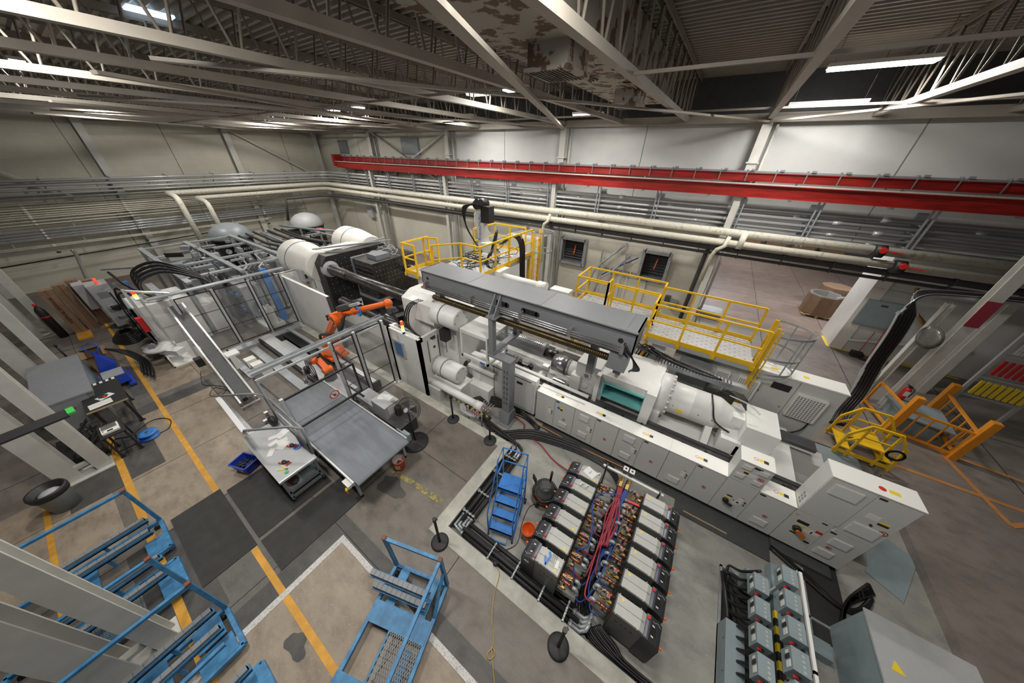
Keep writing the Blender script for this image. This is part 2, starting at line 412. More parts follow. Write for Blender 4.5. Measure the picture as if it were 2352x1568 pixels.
for y in (-1.8, 0.52, 2.9): b.box(-22, -3.15, y-0.006, y+0.006, -0.01, 0.0056)
for x in (1.0, 3.6, 6.2, 8.8): b.box(x-0.01, x+0.01, 9.8, 38, -0.01, 0.0055)
for y in (13.0, 18.0, 22.0): b.box(-8, 14, y-0.01, y+0.01, -0.01, 0.0056)
struct('floor', 'jointAndShade', b)
# painted lines
def line(mt, *segs, w_=0.11, z=0.007):
    b = B()
    for i, (p, q) in enumerate(segs):
        d = (Vector((*q, 0))-Vector((*p, 0))).normalized(); n = Vector((-d.y, d.x, 0))*w_/2; p3 = Vector((*p, z+i*0.0006)); q3 = Vector((*q, z+i*0.0006))
        b.quad(p3-n, q3-n, q3+n, p3+n)
    return struct('floor', mt, b)
line('lineYellow', ((-19.4, -0.7), (-7.75, -0.7)), ((-5.85, -0.7), (-0.6, -0.7)))
line('lineYellow', ((-16.0, -1.83), (-8.5, -1.83)), ((-7.9, -1.83), (-1.0, -1.83)), w_=0.13)
line('lineYellow', ((-24.5, -0.75), (-19.4, -0.70)), ((-11.4, -3.0), (-6.5, -3.0)), ((-11.8, -2.3), (-11.3, -1.85)), w_=0.09)
line('lineWorn', ((-5.0, 2.05), (-3.3, 2.18)), ((-9.2, 1.75), (-7.9, 1.72)), ((-13.2, 1.9), (-12.2, 1.85)), w_=0.13)
line('labelyellow', ((6.1, 18.1), (6.1, 17.0)), ((6.1, 17.0), (8.9, 16.9)), ((6.9, 16.9), (8.2, 17.5)), ((7.4, 16.9), (8.4, 17.4)), ((7.0, 17.6), (8.9, 16.95)), ((8.0, 17.7), (9.4, 17.0)), ((8.9, 16.9), (9.9, 16.85)), w_=0.13)
line('lineOrange', ((5.9, 9.95), (9.5, 9.9)), ((6.5, 11.5), (10.5, 11.0)), ((7.6, 11.3), (8.0, 9.2)), ((8.0, 9.2), (9.6, 10.4)), w_=0.11)
# white angle iron set around the lower tan slab
b = B(); b.box(-4.56, -4.44, -2.6, 0.46, 0, 0.011); b.box(-4.56, -0.2, 0.38, 0.48, 0, 0.012)
struct('trim_2', 'whiteiron', b)
# oil stains
b = B()
for (x, y, r) in ((-4.6, 1.75, 0.34), (-3.6, -0.9, 0.2)):
    pts = []
    for i in range(30):
        a = 2*PI*i/30; q = r*(0.85+0.13*math.sin(3*a+x)+0.08*math.sin(5*a)+random.uniform(-0.04, 0.04)); pts.append((x+math.cos(a)*q*1.4, y+math.sin(a)*q*0.75))
    b.prism(pts, 0.003, 0.0062)
struct('floor', 'floor_dark', b)

# ---------------------------------------------------------------- walls
b = B(); b.box(XW-0.3, XW, YS, 40, -0.6, 10.0)
for y in (2.4, 6.3, 9.6, 13.0): b.m(1).box(XW, XW+0.01, y-0.012, y+0.012, 0, 8.2)
struct('wall_west', ['wallwest', 'darkgrey'], b)
LOU = [(-6.8, -5.45, 1.85, 3.12), (-2.35, -1.2, 1.85, 3.12)]
b = B()
xs = [XW, LOU[0][0], LOU[0][1], LOU[1][0], LOU[1][1], 0.7]
for i in range(5):
    if i in (1, 3):
        b.box(xs[i], xs[i+1], YN, YN+0.3, -0.6, 1.85); b.box(xs[i], xs[i+1], YN, YN+0.3, 3.12, 4.3)
    else: b.box(xs[i], xs[i+1], YN, YN+0.3, -0.6, 4.3)
b.m(1).box(XW, -14.8, YN, YN+0.3, 4.3, 8.3)
b.m(2).box(-14.8, XE, YN, YN+0.3, 4.3, 8.3)
b.m(3).box(XW, XE, YN+0.1, YN+0.4, 8.3, 10.0)
b.m(4)
for x in (-27.5, -24.8, -19.0, -11.0, -3.6, 4.4, 8.2): b.box(x-0.012, x+0.012, YN-0.012, YN, 4.3 if x > -20 else 0, 8.2)
b.m(5).box(XW, XE, YN-0.02, YN+0.05, 8.15, 8.3)
struct('wall_north', ['wallcream', 'wallcream', 'wallwhite', 'darkgrey', 'midgrey', 'joistlight'], b)
b = B(); b.box(XW, XE, YS-0.3, YS, -0.6, 10.0); struct('wall_south', 'wallgrey', b)
b = B(); b.box(XE, XE+0.3, YS, 40, -0.6, 10.0); struct('wall_east', 'wallgrey', b)
b = B(); b.box(-8.3, XE, 39.7, 40.0, 0, 8); b.box(-8.3, XE, YN+0.4, 39.7, 7.6, 7.8); b.box(-8.3, -8, YN+0.3, 39.7, 0, 7.7)
struct('wall_back', 'wallgrey', b)
b = B(); b.box(6.5, XE, 17.05, 17.3, 0, 7.0); b.m(1).box(6.12, 6.55, 17.0, 18.6, 0, 7.0)
b.m(1).bar((6.55, 16.95, 0.55), (9.6, 16.95, 1.2), 0.08)
struct('wall_bay', ['wallwhite', 'warmwhite'], b)
for k, (x0, x1, z0, z1) in enumerate(LOU):
    fr = B()
    for (a0, a1, c0, c1) in ((x0-0.1, x0+0.04, z0-0.1, z1+0.1), (x1-0.04, x1+0.1, z0-0.1, z1+0.1), (x0, x1, z0-0.1, z0+0.04), (x0, x1, z1-0.04, z1+0.1)): fr.box(a0, a1, YN-0.3, YN+0.05, c0, c1)
    o = struct('window_%d' % (k+1), 'galv', fr, 'deep galvanised louvre opening in the cream block wall, ' + ('nearer the ladder platform' if k == 0 else 'above the long yellow platform'))
    lb = B(); n = 9
    for i in range(n):
        z = z0+0.05+(z1-z0-0.1)*i/(n-1); lb.cbox((x0+x1)/2, YN+0.22, z, x1-x0, 0.12, 0.015, Matrix.Rotation(0.7, 3, 'X'))
    lb.box(x0, x1, YN+0.3, YN+0.32, z0, z1)
    l = lb.build('louvre_blades', 'darkgrey', o); 
    s = B(); xm = (x0+x1)/2; s.bar((xm, YN-0.02, z0+0.45), (xm+0.06, YN-0.02, z1-0.3), 0.05, 0.01); s.build('ribbon', 'lampamber' if 0 else 'robotorange', o)
# small high windows in the north wall
for k, (x0, x1, z0, z1) in enumerate(((-27.4, -26.3, 6.9, 7.6), (-19.6, -18.0, 6.95, 7.75))):
    s = B(); s.box(x0-0.08, x1+0.08, YN-0.06, YN+0.01, z0-0.08, z1+0.08); s.m(1).box(x0, x1, YN-0.075, YN-0.05, z0, z1)
    struct('window_%d' % (k+3), ['midgrey', 'tankgrey'], s)
# compressor room double door, wall lettering
dr = B(); dr.box(-3.75, -1.95, YN-0.05, YN+0.02, 0, 1.62); dr.m(1)
for x in (-3.78, -2.85, -1.93): dr.box(x-0.02, x+0.02, YN-0.07, YN-0.02, 0, 1.66)
dr.box(-3.8, -1.9, YN-0.07, YN-0.02, 1.6, 1.66)
o = struct('door_1', ['wallcream', 'lightgrey'], dr, 'cream double door to the compressor room behind the platform')
text('AIR COMPRESSOR ROOM', 0.17, (-3.25, YN-0.006, 1.86), (0,-1,0), (0,0,1), 'black', o)
# blue green enclosure seen behind the upper platform
bb = B(); bb.box(-9.6, -7.6, 14.2, 15.6, 0, 3.2); bb.m(1).box(-9.55, -7.65, 14.17, 14.21, 0.1, 3.1); bb.m(2).box(-9.2, -8.6, 14.15, 14.18, 1.8, 2.3)
single('control_cabinet', ['white', 'seethrough', 'teal'], bb, 'pale green electrical enclosure against the north wall behind the upper yellow platform', 'cabinet')

# ---------------------------------------------------------------- columns and wall bracing
def hcol(b, x, y, z0, z1, s=0.28, rot=False):
    t = 0.03
    if not rot: b.box(x-s/2, x+s/2, y-s/2, y-s/2+t, z0, z1); b.box(x-s/2, x+s/2, y+s/2-t, y+s/2, z0, z1); b.box(x-t/2, x+t/2, y-s/2+t, y+s/2-t, z0, z1)
    else: b.box(x-s/2, x-s/2+t, y-s/2, y+s/2, z0, z1); b.box(x+s/2-t, x+s/2, y-s/2, y+s/2, z0, z1); b.box(x-s/2+t, x+s/2-t, y-t/2, y+t/2, z0, z1)
for i, x in enumerate((-22.7, -15.0, -7.3, 0.5, 8.3)):
    b = B(); hcol(b, x, 15.5, -0.2, 8.25, 0.3); hcol(b, x, 14.95, 0, 5.85, 0.22)
    b.box(x-0.18, x+0.18, 14.8, 15.1, 5.82, 5.86); b.box(x-0.2, x+0.2, 15.3, 15.7, 6.9, 6.95)
    b.cyl((x+0.3, 15.6, 0), (x+0.3, 15.6, 8.2), 0.05, n=8)
    struct('column_north_%d' % i, 'column', b)
for i, (y) in enumerate((-3.0, 3.1, 9.4, 15.3)):
    b = B(); hcol(b, -30.3, y, 0, 8.25, 0.34, True)
    struct('column_west_%d' % i, 'column', b)
for i, x in enumerate((-22.6, -16.9, -11.25, -5.5)):
    b = B(); hcol(b, x, -2.05, 0, 8.3, 0.24, True); hcol(b, x-0.05, -2.55, 0, 8.3, 0.34, True); b.box(x-0.25, x+0.25, -2.9, -1.9, 0, 0.03); b.box(x-0.06, x+0.06, -2.5, -2.1, 0.25, 0.33)
    struct('column_south_%d' % i, 'column', b)
b = B()   # x bracing on the walls
for (p, q) in (((-22.5, 15.6, 4.9), (-15.2, 15.6, 8.1)), ((-22.5, 15.6, 8.1), (-15.2, 15.6, 4.9)), ((-30.2, 9.4, 8.2), (-30.2, 14.8, 5.0)), ((-30.2, 3.1, 3.2), (-30.2, -2.5, 7.5)), ((-14.8, 15.6, 0.6), (-9.0, 15.6, 3.6)), ((-13.0, 15.6, 3.6), (-9.8, 15.6, 0.4))):
    b.bar(p, q, 0.09, 0.09)
struct('beam_brace', 'column', b)

# ---------------------------------------------------------------- roof deck, joists, bracing
b = B()
n = int((XE-XW)/0.1)
y = YS; k = 0; pts = []
while y < 27:
    pts += [(y, 9.62), (y+0.10, 9.62), (y+0.13, 9.54), (y+0.21, 9.54)]; y += 0.24
poly = pts + [(27.2, 9.8), (YS, 9.8)]
for i in range(len(pts)-1):
    (y0, z0), (y1, z1) = pts[i], pts[i+1]
    b.quad((XW, y0, z0), (XE, y0, z0), (XE, y1, z1), (XW, y1, z1))
b.box(XW, XE, YS, 27, 9.72, 9.9)
struct('ceiling', 'deck', b)
def make_joist():
    t = thing('roof_joist', 'x', 'roof joist', (0, 0, 8.2))
    c = B(); c.box(-0.075, 0.075, -8.8, 15.7, 0, 0.022); c.box(-0.075, -0.055, -8.8, 15.7, 0.022, 0.13); c.box(0.055, 0.075, -8.8, 15.7, 0.022, 0.13); c.build('bottom_chord', 'joistlight', t)
    c = B(); c.box(-0.08, 0.08, -8.8, 15.7, 1.31, 1.335); c.box(-0.08, -0.06, -8.8, 15.7, 1.2, 1.31); c.box(0.06, 0.08, -8.8, 15.7, 1.2, 1.31); c.build('top_chord', 'joist', t)
    c = B(); pts = []; y = -8.6
    while y < 15.2:
        pts += [(0, y-0.05, 0.09), (0, y+0.05, 0.09), (0, y+0.36, 1.2), (0, y+0.44, 1.24), (0, y+0.5, 1.2)]; y += 0.82
    c.tube(pts, 0.024, 5); c.build('web_rod', 'joist', t)
    return t
XJ = [-28.1 + 2.6*i for i in range(17)]
jo = make_joist()
def jlab(i, x):
    if x < -8: return 'beige open-web steel roof joist over the west half of the hall'
    return {10: 'open-web roof joist just left of the peeling duct', 11: 'open-web roof joist running along the right side of the peeling duct', 12: 'open-web roof joist meeting the column left of the big strip lamp'}.get(i, 'beige open-web steel roof joist at the east end past the strip lamps' if x > 1 else 'open-web roof joist crossing above the orange robot')
for i, x in enumerate(XJ):
    x = 0.5 + (i-11)*2.57
    o = jo if i == 0 else dup(jo, (x, 0, 8.2), 0)
    if i == 0: o.location = (x, 0, 8.2)
    WN = ['', 'first', 'second', 'third', 'fourth', 'fifth', 'sixth', 'seventh', 'eighth', 'ninth', 'tenth']
    o['label'] = ('beige open-web roof joist, %s towards the far left wall from the double lamps' % WN[8-i] if i < 8 else 'beige open-web roof joist, %s to the right of the column by the strip lamps' % WN[i-11] if i > 11 else
        {11: 'open-web roof joist meeting the column left of the double strip lamp', 10: 'open-web roof joist along the right side of the peeling duct', 9: 'open-web roof joist along the left side of the peeling duct', 8: 'open-web roof joist next left of the pair of lamps nearest the duct'}.get(i, 'x'))
    o['group'] = 'roof joists'
b = B()
for k in range(4):
    x1 = 0.5-k*7.8
    b.bar((x1, 15.3, 8.14), (x1-8.6, 2.0, 8.14), 0.16, 0.05)
    b.bar((x1-7.8, 15.3, 8.08), (x1-2.7, 1.6, 8.08), 0.17, 0.06)
b.bar((0.5, 15.3, 8.14), (6.8, 8.0, 8.14), 0.17, 0.05)
b.bar((XW, 15.4, 8.25), (XE, 15.4, 8.25), 0.2, 0.25)
struct('beam_brace', 'joistlight', b)
b = B()
for y in (6.85, 12.6): b.bar((XW, y, 8.24), (-4.55, y, 8.24), 0.05, 0.05); b.bar((-2.5, y, 8.24), (XE, y, 8.24), 0.05, 0.05)
struct('beam_bridging', 'joist', b)
# rusty peeling duct between two joists
t = thing('air_duct', 'wide cream air duct with rust patches and peeling paint under the roof', 'duct', (-3.6, 7, 8.6))
c = B(); c.box(-4.45, -2.75, -3, 14.2, 8.66, 9.45); c.build('duct_body', 'duct', t, world=True)
for i, (x0, x1, y0, y1) in enumerate(((-3.75, -2.95, 6.1, 7.0), (-3.6, -2.9, 10.8, 11.6))):
    c = B(); c.box(x0, x1, y0, y1, 8.32, 8.66); c.box(x0-0.05, x1+0.05, y0-0.05, y1+0.05, 8.27, 8.33); c.m(1)
    for j in range(9): c.box(x0+0.05+j*(x1-x0-0.1)/9, x0+0.07+j*(x1-x0-0.1)/9, y0, y1, 8.255, 8.275)
    c.build('air_grille', ['duct', 'darkgrey'], t, world=True)
for i in range(26):
    c = B() if i == 0 else c
    x, y = random.uniform(-4.3, -2.85), random.uniform(6.5, 13.0); s = random.uniform(0.08, 0.28)
    c.quad((x, y, 8.655), (x+s, y+0.04, 8.655-random.uniform(0.02, 0.12)), (x+s*0.9, y+s*0.8, 8.655-random.uniform(0.03, 0.16)), (x-0.02, y+s*0.6, 8.655))
c.build('peeling_paint', 'duct', t, world=True)
# dark joist side boards right of the duct
b = B(); b.box(-2.62, -2.55, -3, 14, 8.6, 9.5); single('fascia_board', 'duct', b, 'long stained board standing between the duct and the joist', 'board')
# skylight
b = B(); b.box(-12.95, -11.9, 2.95, 3.7, 9.50, 9.54); struct('window_5', 'skyglow', b)

# ---------------------------------------------------------------- ceiling lamps
def strip_lamp(x, y, z, l, lab, grp=None):
    t = thing('ceiling_lamp', lab, 'lamp', (x, y, z), 0, grp)
    c = B(); c.box(-l/2, l/2, -0.19, 0.19, 0.02, 0.09); c.build('lamp_housing', 'white', t)
    for s in (-0.1, 0.1):
        c = B(); c.box(-l/2+0.03, l/2-0.03, s-0.065, s+0.065, -0.02, 0.02); c.build('lamp_tube', 'tube_light', t)
    for s in (-l/2+0.1, l/2-0.1): c = B(); c.cyl((s, 0, 0.09), (s, 0, 9.54-z), 0.008, n=5); c.build('hanger_rod', 'steel', t)
for i, (x, y, z, l, wt) in enumerate(LAMPS):
    lab = {0: 'hanging double lamp, left of the bright pair by the duct', 1: 'hanging double lamp, right of the bright pair by the duct', 2: 'hanging lamp, left of the far pair at mid hall', 3: 'hanging lamp, right of the far pair at mid hall', 8: 'hanging lamp, right one of the farthest pair', 9: 'hanging lamp, left one of the farthest pair', 10: 'white hanging lamp over the far left machines',
           4: 'largest double-tube strip lamp at the upper right', 5: 'long thin strip lamp near the wall at the upper right', 6: 'strip lamp near the north wall below the duct', 7: 'small strip lamp deep between the far joists'}.get(i, {11: 'added fill lamp high above the white dosing machine', 12: 'added fill lamp high above the slanting conveyor', 13: 'added fill lamp high above the workbench', 14: 'added fill lamp high above the temperature units', 15: 'added fill lamp high above the gantry beam', 16: 'strip lamp high above the orange robot'}.get(i, 'strip lamp'))
    strip_lamp(x, y, z, l, lab, 'ceiling lamps')
for (x, y, z) in ((4.0, 20.5, 6.3), (9.5, 21.5, 6.3)):  # housings for the added bay lamps
    strip_lamp(x, y, z, 2.0, 'added bay lamp above the cartons, out of sight behind the wall opening', 'added bay lamps')
# ================================================================= RED RAIL, PIPES ON THE WALLS
def ibeam(b, x0, x1, y, z0, z1, w_=0.2, t=0.025):
    b.box(x0, x1, y-w_/2, y+w_/2, z0, z0+t); b.box(x0, x1, y-w_/2, y+w_/2, z1-t, z1); b.box(x0, x1, y-t/2, y+t/2, z0+t, z1-t)
t = thing('crane_runway', 'red steel crane rail running along the whole north wall', 'crane rail', (-9, 14.9, 5.86))
b = B(); ibeam(b, -26.8, 9.6, 14.8, 5.86, 6.26, 0.24); b.box(-27.1, -26.8, 14.7, 15.4, 5.95, 6.75); b.build('lower_beam', 'craneRed', t, world=True)
b = B(); b.box(-26.8, 9.6, 14.72, 14.88, 6.262, 6.30); b.build('rail_cap', 'column', t, world=True)
b = B(); ibeam(b, -26.8, 9.6, 15.28, 6.34, 6.62, 0.16); b.build('upper_beam', 'craneRed', t, world=True)
b = B(); b.box(-26.8, 9.6, 15.2, 15.36, 6.625, 6.68)
for i in range(42): x = -26.2+i*0.86; b.box(x, x+0.03, 15.18, 15.38, 6.6, 6.72); b.box(x, x+0.03, 15.19, 15.2, 6.34, 6.62); b.box(x+0.1, x+0.22, 15.15, 15.22, 6.68, 6.74)
b.build('conductor_bar', 'midgrey', t, world=True)
b = B()
for i in range(15): x = -25.5+i*2.5; b.box(x-0.04, x+0.04, 14.66, 14.95, 5.8, 5.86); b.box(x-0.06, x, 14.72, 14.80, 6.30, 6.36)
b.build('beam_clamp', 'steel', t, world=True)
# unistrut hangers under the red rail
for i in range(13):
    UN = B()
    x = -26.0+i*2.62
    if abs(x-0.5) < 0.3 or abs(x+7.3) < .3: x += 0.4
    for (dx) in (0, 0.13):
        b = UN; b.box(x+dx, x+dx+0.045, 14.93, 14.98, 4.35, 5.83)
    UN.box(x-0.05, x+0.25, 15.55, 15.6, 4.3, 5.7)
    for z in (5.45, 5.18, 4.98, 4.78): UN.box(x, x+0.045, 14.95, 15.6, z-0.1, z-0.06)
    single('pipe_hanger', 'galv', UN, 'grey strut hanger below the red rail, %s from the far left corner' % ['first', 'second', 'third', 'fourth', 'fifth', 'sixth', 'seventh', 'eighth', 'ninth', 'tenth', 'eleventh', 'twelfth', 'thirteenth'][i], 'pipe hanger', 'strut hangers under the red rail')
# metal conduits on the north wall
specs = [(5.45, 15.16, 0.075, 'conduit'), (5.22, 15.14, 0.055, 'conduit'), (5.28, 15.28, 0.05, 'conduit'), (5.02, 15.14, 0.06, 'conduit'), (4.84, 15.13, 0.045, 'conduit'), (4.83, 15.26, 0.045, 'conduit'), (4.66, 15.2, 0.035, 'galv'), (5.03, 15.28, 0.04, 'galv')]
for i, (z, y, r, m_) in enumerate(specs):
    b = B(); b.tube([(12, y, z), (-28.6+0.1*i, y, z), (-29.1, y-0.4, z), (-29.3+0.0*i, y-0.9, z), (-29.3-(y-15.1)*1.2, 10, z), (-29.3-(y-15.1)*1.2, -6, z-0.05)], r, 8)
    for k in range(9): x = 9-k*4.3-(i % 3)*1.1; b.cyl((x-0.12, y, z), (x+0.12, y, z), r*1.25, n=8)
    single('wall_conduit', m_, b, 'grey metal conduit along the north wall, ' + ['topmost and thickest of the run', 'second from the top at the front', 'second from the top at the back', 'third from the top', 'near the bottom of the run at the front', 'near the bottom at the back', 'lowest thin one', 'thin one just above the cream pipes'][i], 'conduit', 'conduits along the north wall')
# cream insulated pipes
def ipipe(b, pts, r, n=12): b.tube(pts, r, n)
for i, (z, y) in enumerate(((4.62, 14.5), (4.25, 14.42))):
    b = B(); y2 = 5.0+i*1.2
    ipipe(b, [(11.5, y, z), (-28.4, y, z), (-28.75, y-0.15, z), (-28.9, y-0.5, z), (-28.9, y2, z-0.05), (-28.8, y2-0.2, z-0.05), (-28.5, y2-0.25, z-0.06), (-27.2, y2-0.25, z-0.1), (-26.9, y2-0.25, z-0.2), (-26.8, y2-0.25, z-0.5), (-26.8, y2-0.25, 2.2 if i else 1.3)], 0.14 if i == 0 else 0.125)
    o = single('insulated_pipe', 'creampipe', b, 'cream lagged pipe along the north wall, ' + ('upper of the pair' if i == 0 else 'lower of the pair'), 'pipe', 'cream lagged pipes')
for i, (x, dz) in enumerate(((-7.45, 0), (0.35, 0), (-12.1, 0), (1.15, 1))):
    b = B(); z = 4.62
    if dz: b.tube([(x, 14.4, 4.7), (x-0.03, 14.3, 4.1)], 0.11, 10)
    else: b.tube([(x+0.35, 14.3, 4.5), (x+0.3, 14.2, 4.15), (x+0.1, 14.2, 4.0), (x, 14.3, 3.7), (x-0.02, 14.4, 1.9 if i != 1 else 2.6)], 0.075, 10)
    single('pipe_branch', 'creampipe', b, ['cream lagged branch pipe dropping beside the middle column', 'cream lagged branch pipe dropping beside the column at the wall opening', 'cream branch pipe dropping behind the white robot tower', 'short cream stub hanging under the pipes above the opening'][i], 'pipe')
# black pipes under the cream ones
for i, (z, y, r) in enumerate(((3.95, 14.70, 0.10), (3.72, 14.74, 0.055))):
    b = B(); pts = [(12, y, z), (-20 if i else -13, y, z)] if i else [(12, y, z), (-7.6, y, z), (-12, y, z-0.1), (-24, y, z-0.15), (-28, y-0.2, z-0.2), (-28.6, y-1, z-0.2), (-28.6, 11, z-0.2), (-28.6, 10.6, 2.2)]
    b.tube(pts, r, 10)
    for k in range(14): x = 11-k*1.4; b.box(x, x+0.03, y-r-0.01, y+r+0.01, z-r-0.01, z+r+0.16)
    single('black_pipe', 'darkgrey', b, 'black pipe under the cream lagged pipes, ' + ('thick one with clamps' if i == 0 else 'thinner one behind'), 'pipe')
b = B(); b.tube([(0.2, 15.2, 3.95), (0.15, 15.15, 3.6), (0.12, 15.3, 0.0)], 0.09, 10); single('down_pipe', 'darkgrey', b, 'black downpipe beside the column at the wall opening', 'pipe')
# valves at the far right of the cream pipes
for i, (x, y, z) in enumerate(((4.75, 14.4, 4.62), (5.35, 14.3, 4.25))):
    t = thing('pipe_valve', ['black and red lever valve on the upper cream pipe at the right', 'black and red lever valve on the lower cream pipe at the right'][i], 'valve', (x, y, z))
    b = B(); b.cyl((-0.12, 0, 0), (0.12, 0, 0), 0.2, n=16); b.cyl((-0.02, 0, 0), (-0.02, -0.28, 0.08), 0.07); b.build('valve_body', 'black', t)
    b = B(); b.bar((0, -0.28, 0.08), (0.45, -0.3, 0.06), 0.05, 0.03); b.cyl((0, -0.24, 0.08), (0, -0.3, 0.08), 0.09); b.build('lever', 'red', t)
# conduit bundles low on the west wall
def west_run(zs, mt, r, name, lab, x=-29.9, y0=-6, y1=13.5, drop=0.0):
    for i, z in enumerate(zs):
        b = B(); b.tube([(x, y1-0.3*i, z), (x, y0, z-drop)], r, 7)
        for k in range(5): y = y0+2+k*3.4; b.cyl((x, y, z), (x, y+0.15, z), r*1.3, n=7)
        single(name, mt, b, lab % ['top', 'second', 'third', 'fourth', 'fifth', 'sixth', 'seventh', 'eighth', 'ninth', 'tenth'][i], 'conduit', 'conduits along the west wall')
west_run([4.35, 4.22, 4.11, 4.0, 3.9, 3.8, 3.7, 3.55, 3.4], 'creampipe', 0.034, 'wall_conduit', 'pale painted conduit on the west wall, %s of the painted run', y1=12.5)
west_run([3.1, 2.96, 2.82, 2.68], 'shinyconduit', 0.052, 'wall_conduit', 'shiny steel conduit low on the west wall, %s of the shiny run', y1=12.8)
west_run([2.35, 2.28], 'creampipe', 0.03, 'wall_conduit', 'thin pale conduit under the shiny ones, %s of two', y1=10)
west_run([1.95], 'black', 0.035, 'wall_conduit', 'black pipe crossing the west wall above the cartons, the %s one', y1=7.5, drop=0.5)
for k in range(8):
    b = B(); y = -4+k*2.3; b.box(-30.0, -29.95, y, y+0.05, 2.2, 5.6); b.box(-30.0, -29.2, y, y+0.05, 5.5, 5.54)
    single('pipe_hanger', 'galv', b, 'grey strut holding the conduits on the far left wall, %s from the corner' % ['eighth', 'seventh', 'sixth', 'fifth', 'fourth', 'third', 'second', 'first'][k], 'pipe hanger', 'strut hangers on the far left wall')
# elbow pipe dropping in front of west wall to the machine
b = B(); b.tube(smooth([PXX(165, 575, -27.5), PXX(175, 585, -27.0), P(200, 640, 1.8), P(213, 655, 1.5)], 5), 0.07, 8)
single('steel_pipe', 'steel', b, 'bent shiny pipe dropping from the west wall to the tall grey cabinet', 'pipe')
# grey conduit on the wall behind the platform and blue/red supply lines
for (p, q, mt, r, lab) in (((-6.3, 15.55, 2.3), (-4.25, 15.6, 4.3), 'galv', 0.05, 0), ((-4.9, 15.5, 0.4), (-4.3, 15.6, 1.6), 'galv', 0.06, 0)):
    pass
for i, (pts, mt, r, lab) in enumerate((([(-4.9, 15.3, 0.2), (-4.7, 15.4, 1.6), (-4.35, 15.45, 2.2), (-3.3, 15.7, 3.35)], 'galv', 0.05, 'grey sloping pipe between the two wall openings'),
        ([(-4.5, 15.2, 0.2), (-4.25, 15.3, 1.4), (-3.7, 15.4, 1.9), (-3.0, 15.6, 2.75)], 'galv', 0.045, 'second grey sloping pipe beside the dark blue one'),
        ([(-4.2, 15.4, 1.6), (-3.4, 15.5, 2.2), (-2.6, 15.65, 2.75)], 'bluehose', 0.03, 'thin dark blue pipe sloping up to the second wall opening'))):
    b = B(); b.tube(pts, r, 8); single('supply_pipe', mt, b, lab, 'pipe')
b = B()
for x in (-4.45, -3.2): b.box(x, x+0.06, 15.5, 15.56, 0.2, 2.9)
single('strut_post', 'galv', b, 'pair of slotted grey strut posts before the compressor room door', 'strut')
# wall boxes
for i, (x0, x1, y, z0, z1, lab, mt) in enumerate(((-8.75, -8.35, 15.5, 2.4, 3.2, 'grey electrical box beside the middle column', 'lightgrey'), (-0.85, -0.6, 15.55, 0.85, 1.15, 'small dark isolator switch by the opening, upper one', 'darkgrey'),
     (-0.55, -0.25, 15.5, 0.55, 1.0, 'grey isolator box with red label by the opening', 'midgrey'), (PY(2016, 723, 16.9).x-0.5, PY(2016, 723, 16.9).x+0.5, 16.9, PY(2016, 723, 16.9).z-0.55, PY(2016, 723, 16.9).z+0.55, 'large grey electrical panel on the wall past the opening', 'bluegrey'),
     (-9.6, -9.2, 15.5, 1.3, 2.0, 'grey box low on the wall behind the ladder', 'midgrey'), (-25.2, -24.5, 15.5, 2.2, 3.0, 'grey wall box with red mark behind the domed tanks', 'lightgrey'))):
    b = B(); b.box(x0, x1, y, YN if y < 16 else 17.05, z0, z1); b.m(1).box(x0+0.05, x1-0.05, y-0.012, y, z0+0.05, z1-0.05); b.m(2).box(x0+(x1-x0)*.4, x0+(x1-x0)*.6, y-0.02, y-0.01, z1-0.2, z1-0.12)
    single('electrical_box', [mt, mt, 'labelred' if i in (2, 5) else 'darkgrey'], b, lab, 'electrical box')
# ================================================================= INJECTION MOULDING MACHINE
AY = 7.2   # machine axis
t = thing('moulding_machine', 'huge white injection moulding machine filling the pit along the hall', 'moulding machine', (-6, AY, -0.2))
b = B(); b.box(-16.6, 3.4, 6.05, 8.5, -0.2, 0.55); b.box(-5.6, 3.4, 6.0, 8.5, 0.55, 0.95)
b.box(-5.35, -2.85, 5.78, 6.0, 0.05, 1.42); b.m(1).box(-5.0, -2.9, 5.76, 5.78, 0.15, 1.3)
b.m(2)
for x in (-4.4, -3.6): b.box(x, x+0.015, 5.75, 5.765, 0.1, 1.38)
b.box(-4.5, -3.0, 5.765, 5.775, 1.30, 1.33)
b.m(3).box(-3.95, -3.75, 5.745, 5.76, 1.1, 1.2); b.m(4).box(-3.5, -3.3, 5.745, 5.76, 1.1, 1.17)
b.build('bed', ['white', 'cabgrey', 'darkgrey', 'labelblue', 'black'], t, world=True)
b = B()
b.box(-5.3, 3.9, 6.13, 6.52, 0.95, 1.05); b.box(-5.3, 3.9, 7.9, 8.25, 0.95, 1.05); b.box(-5.3, 3.9, 6.42, 6.52, 1.05, 1.08)
b.box(-5.3, 3.9, 6.0, 6.12, 0.9, 1.0)
for x in range(18): b.m(1).cyl((-4.9+x*0.5, 6.3, 1.06), (-4.9+x*0.5, 6.3, 1.09), 0.03, n=8)
b.build('slide_rail', ['waysteel', 'black'], t, world=True)
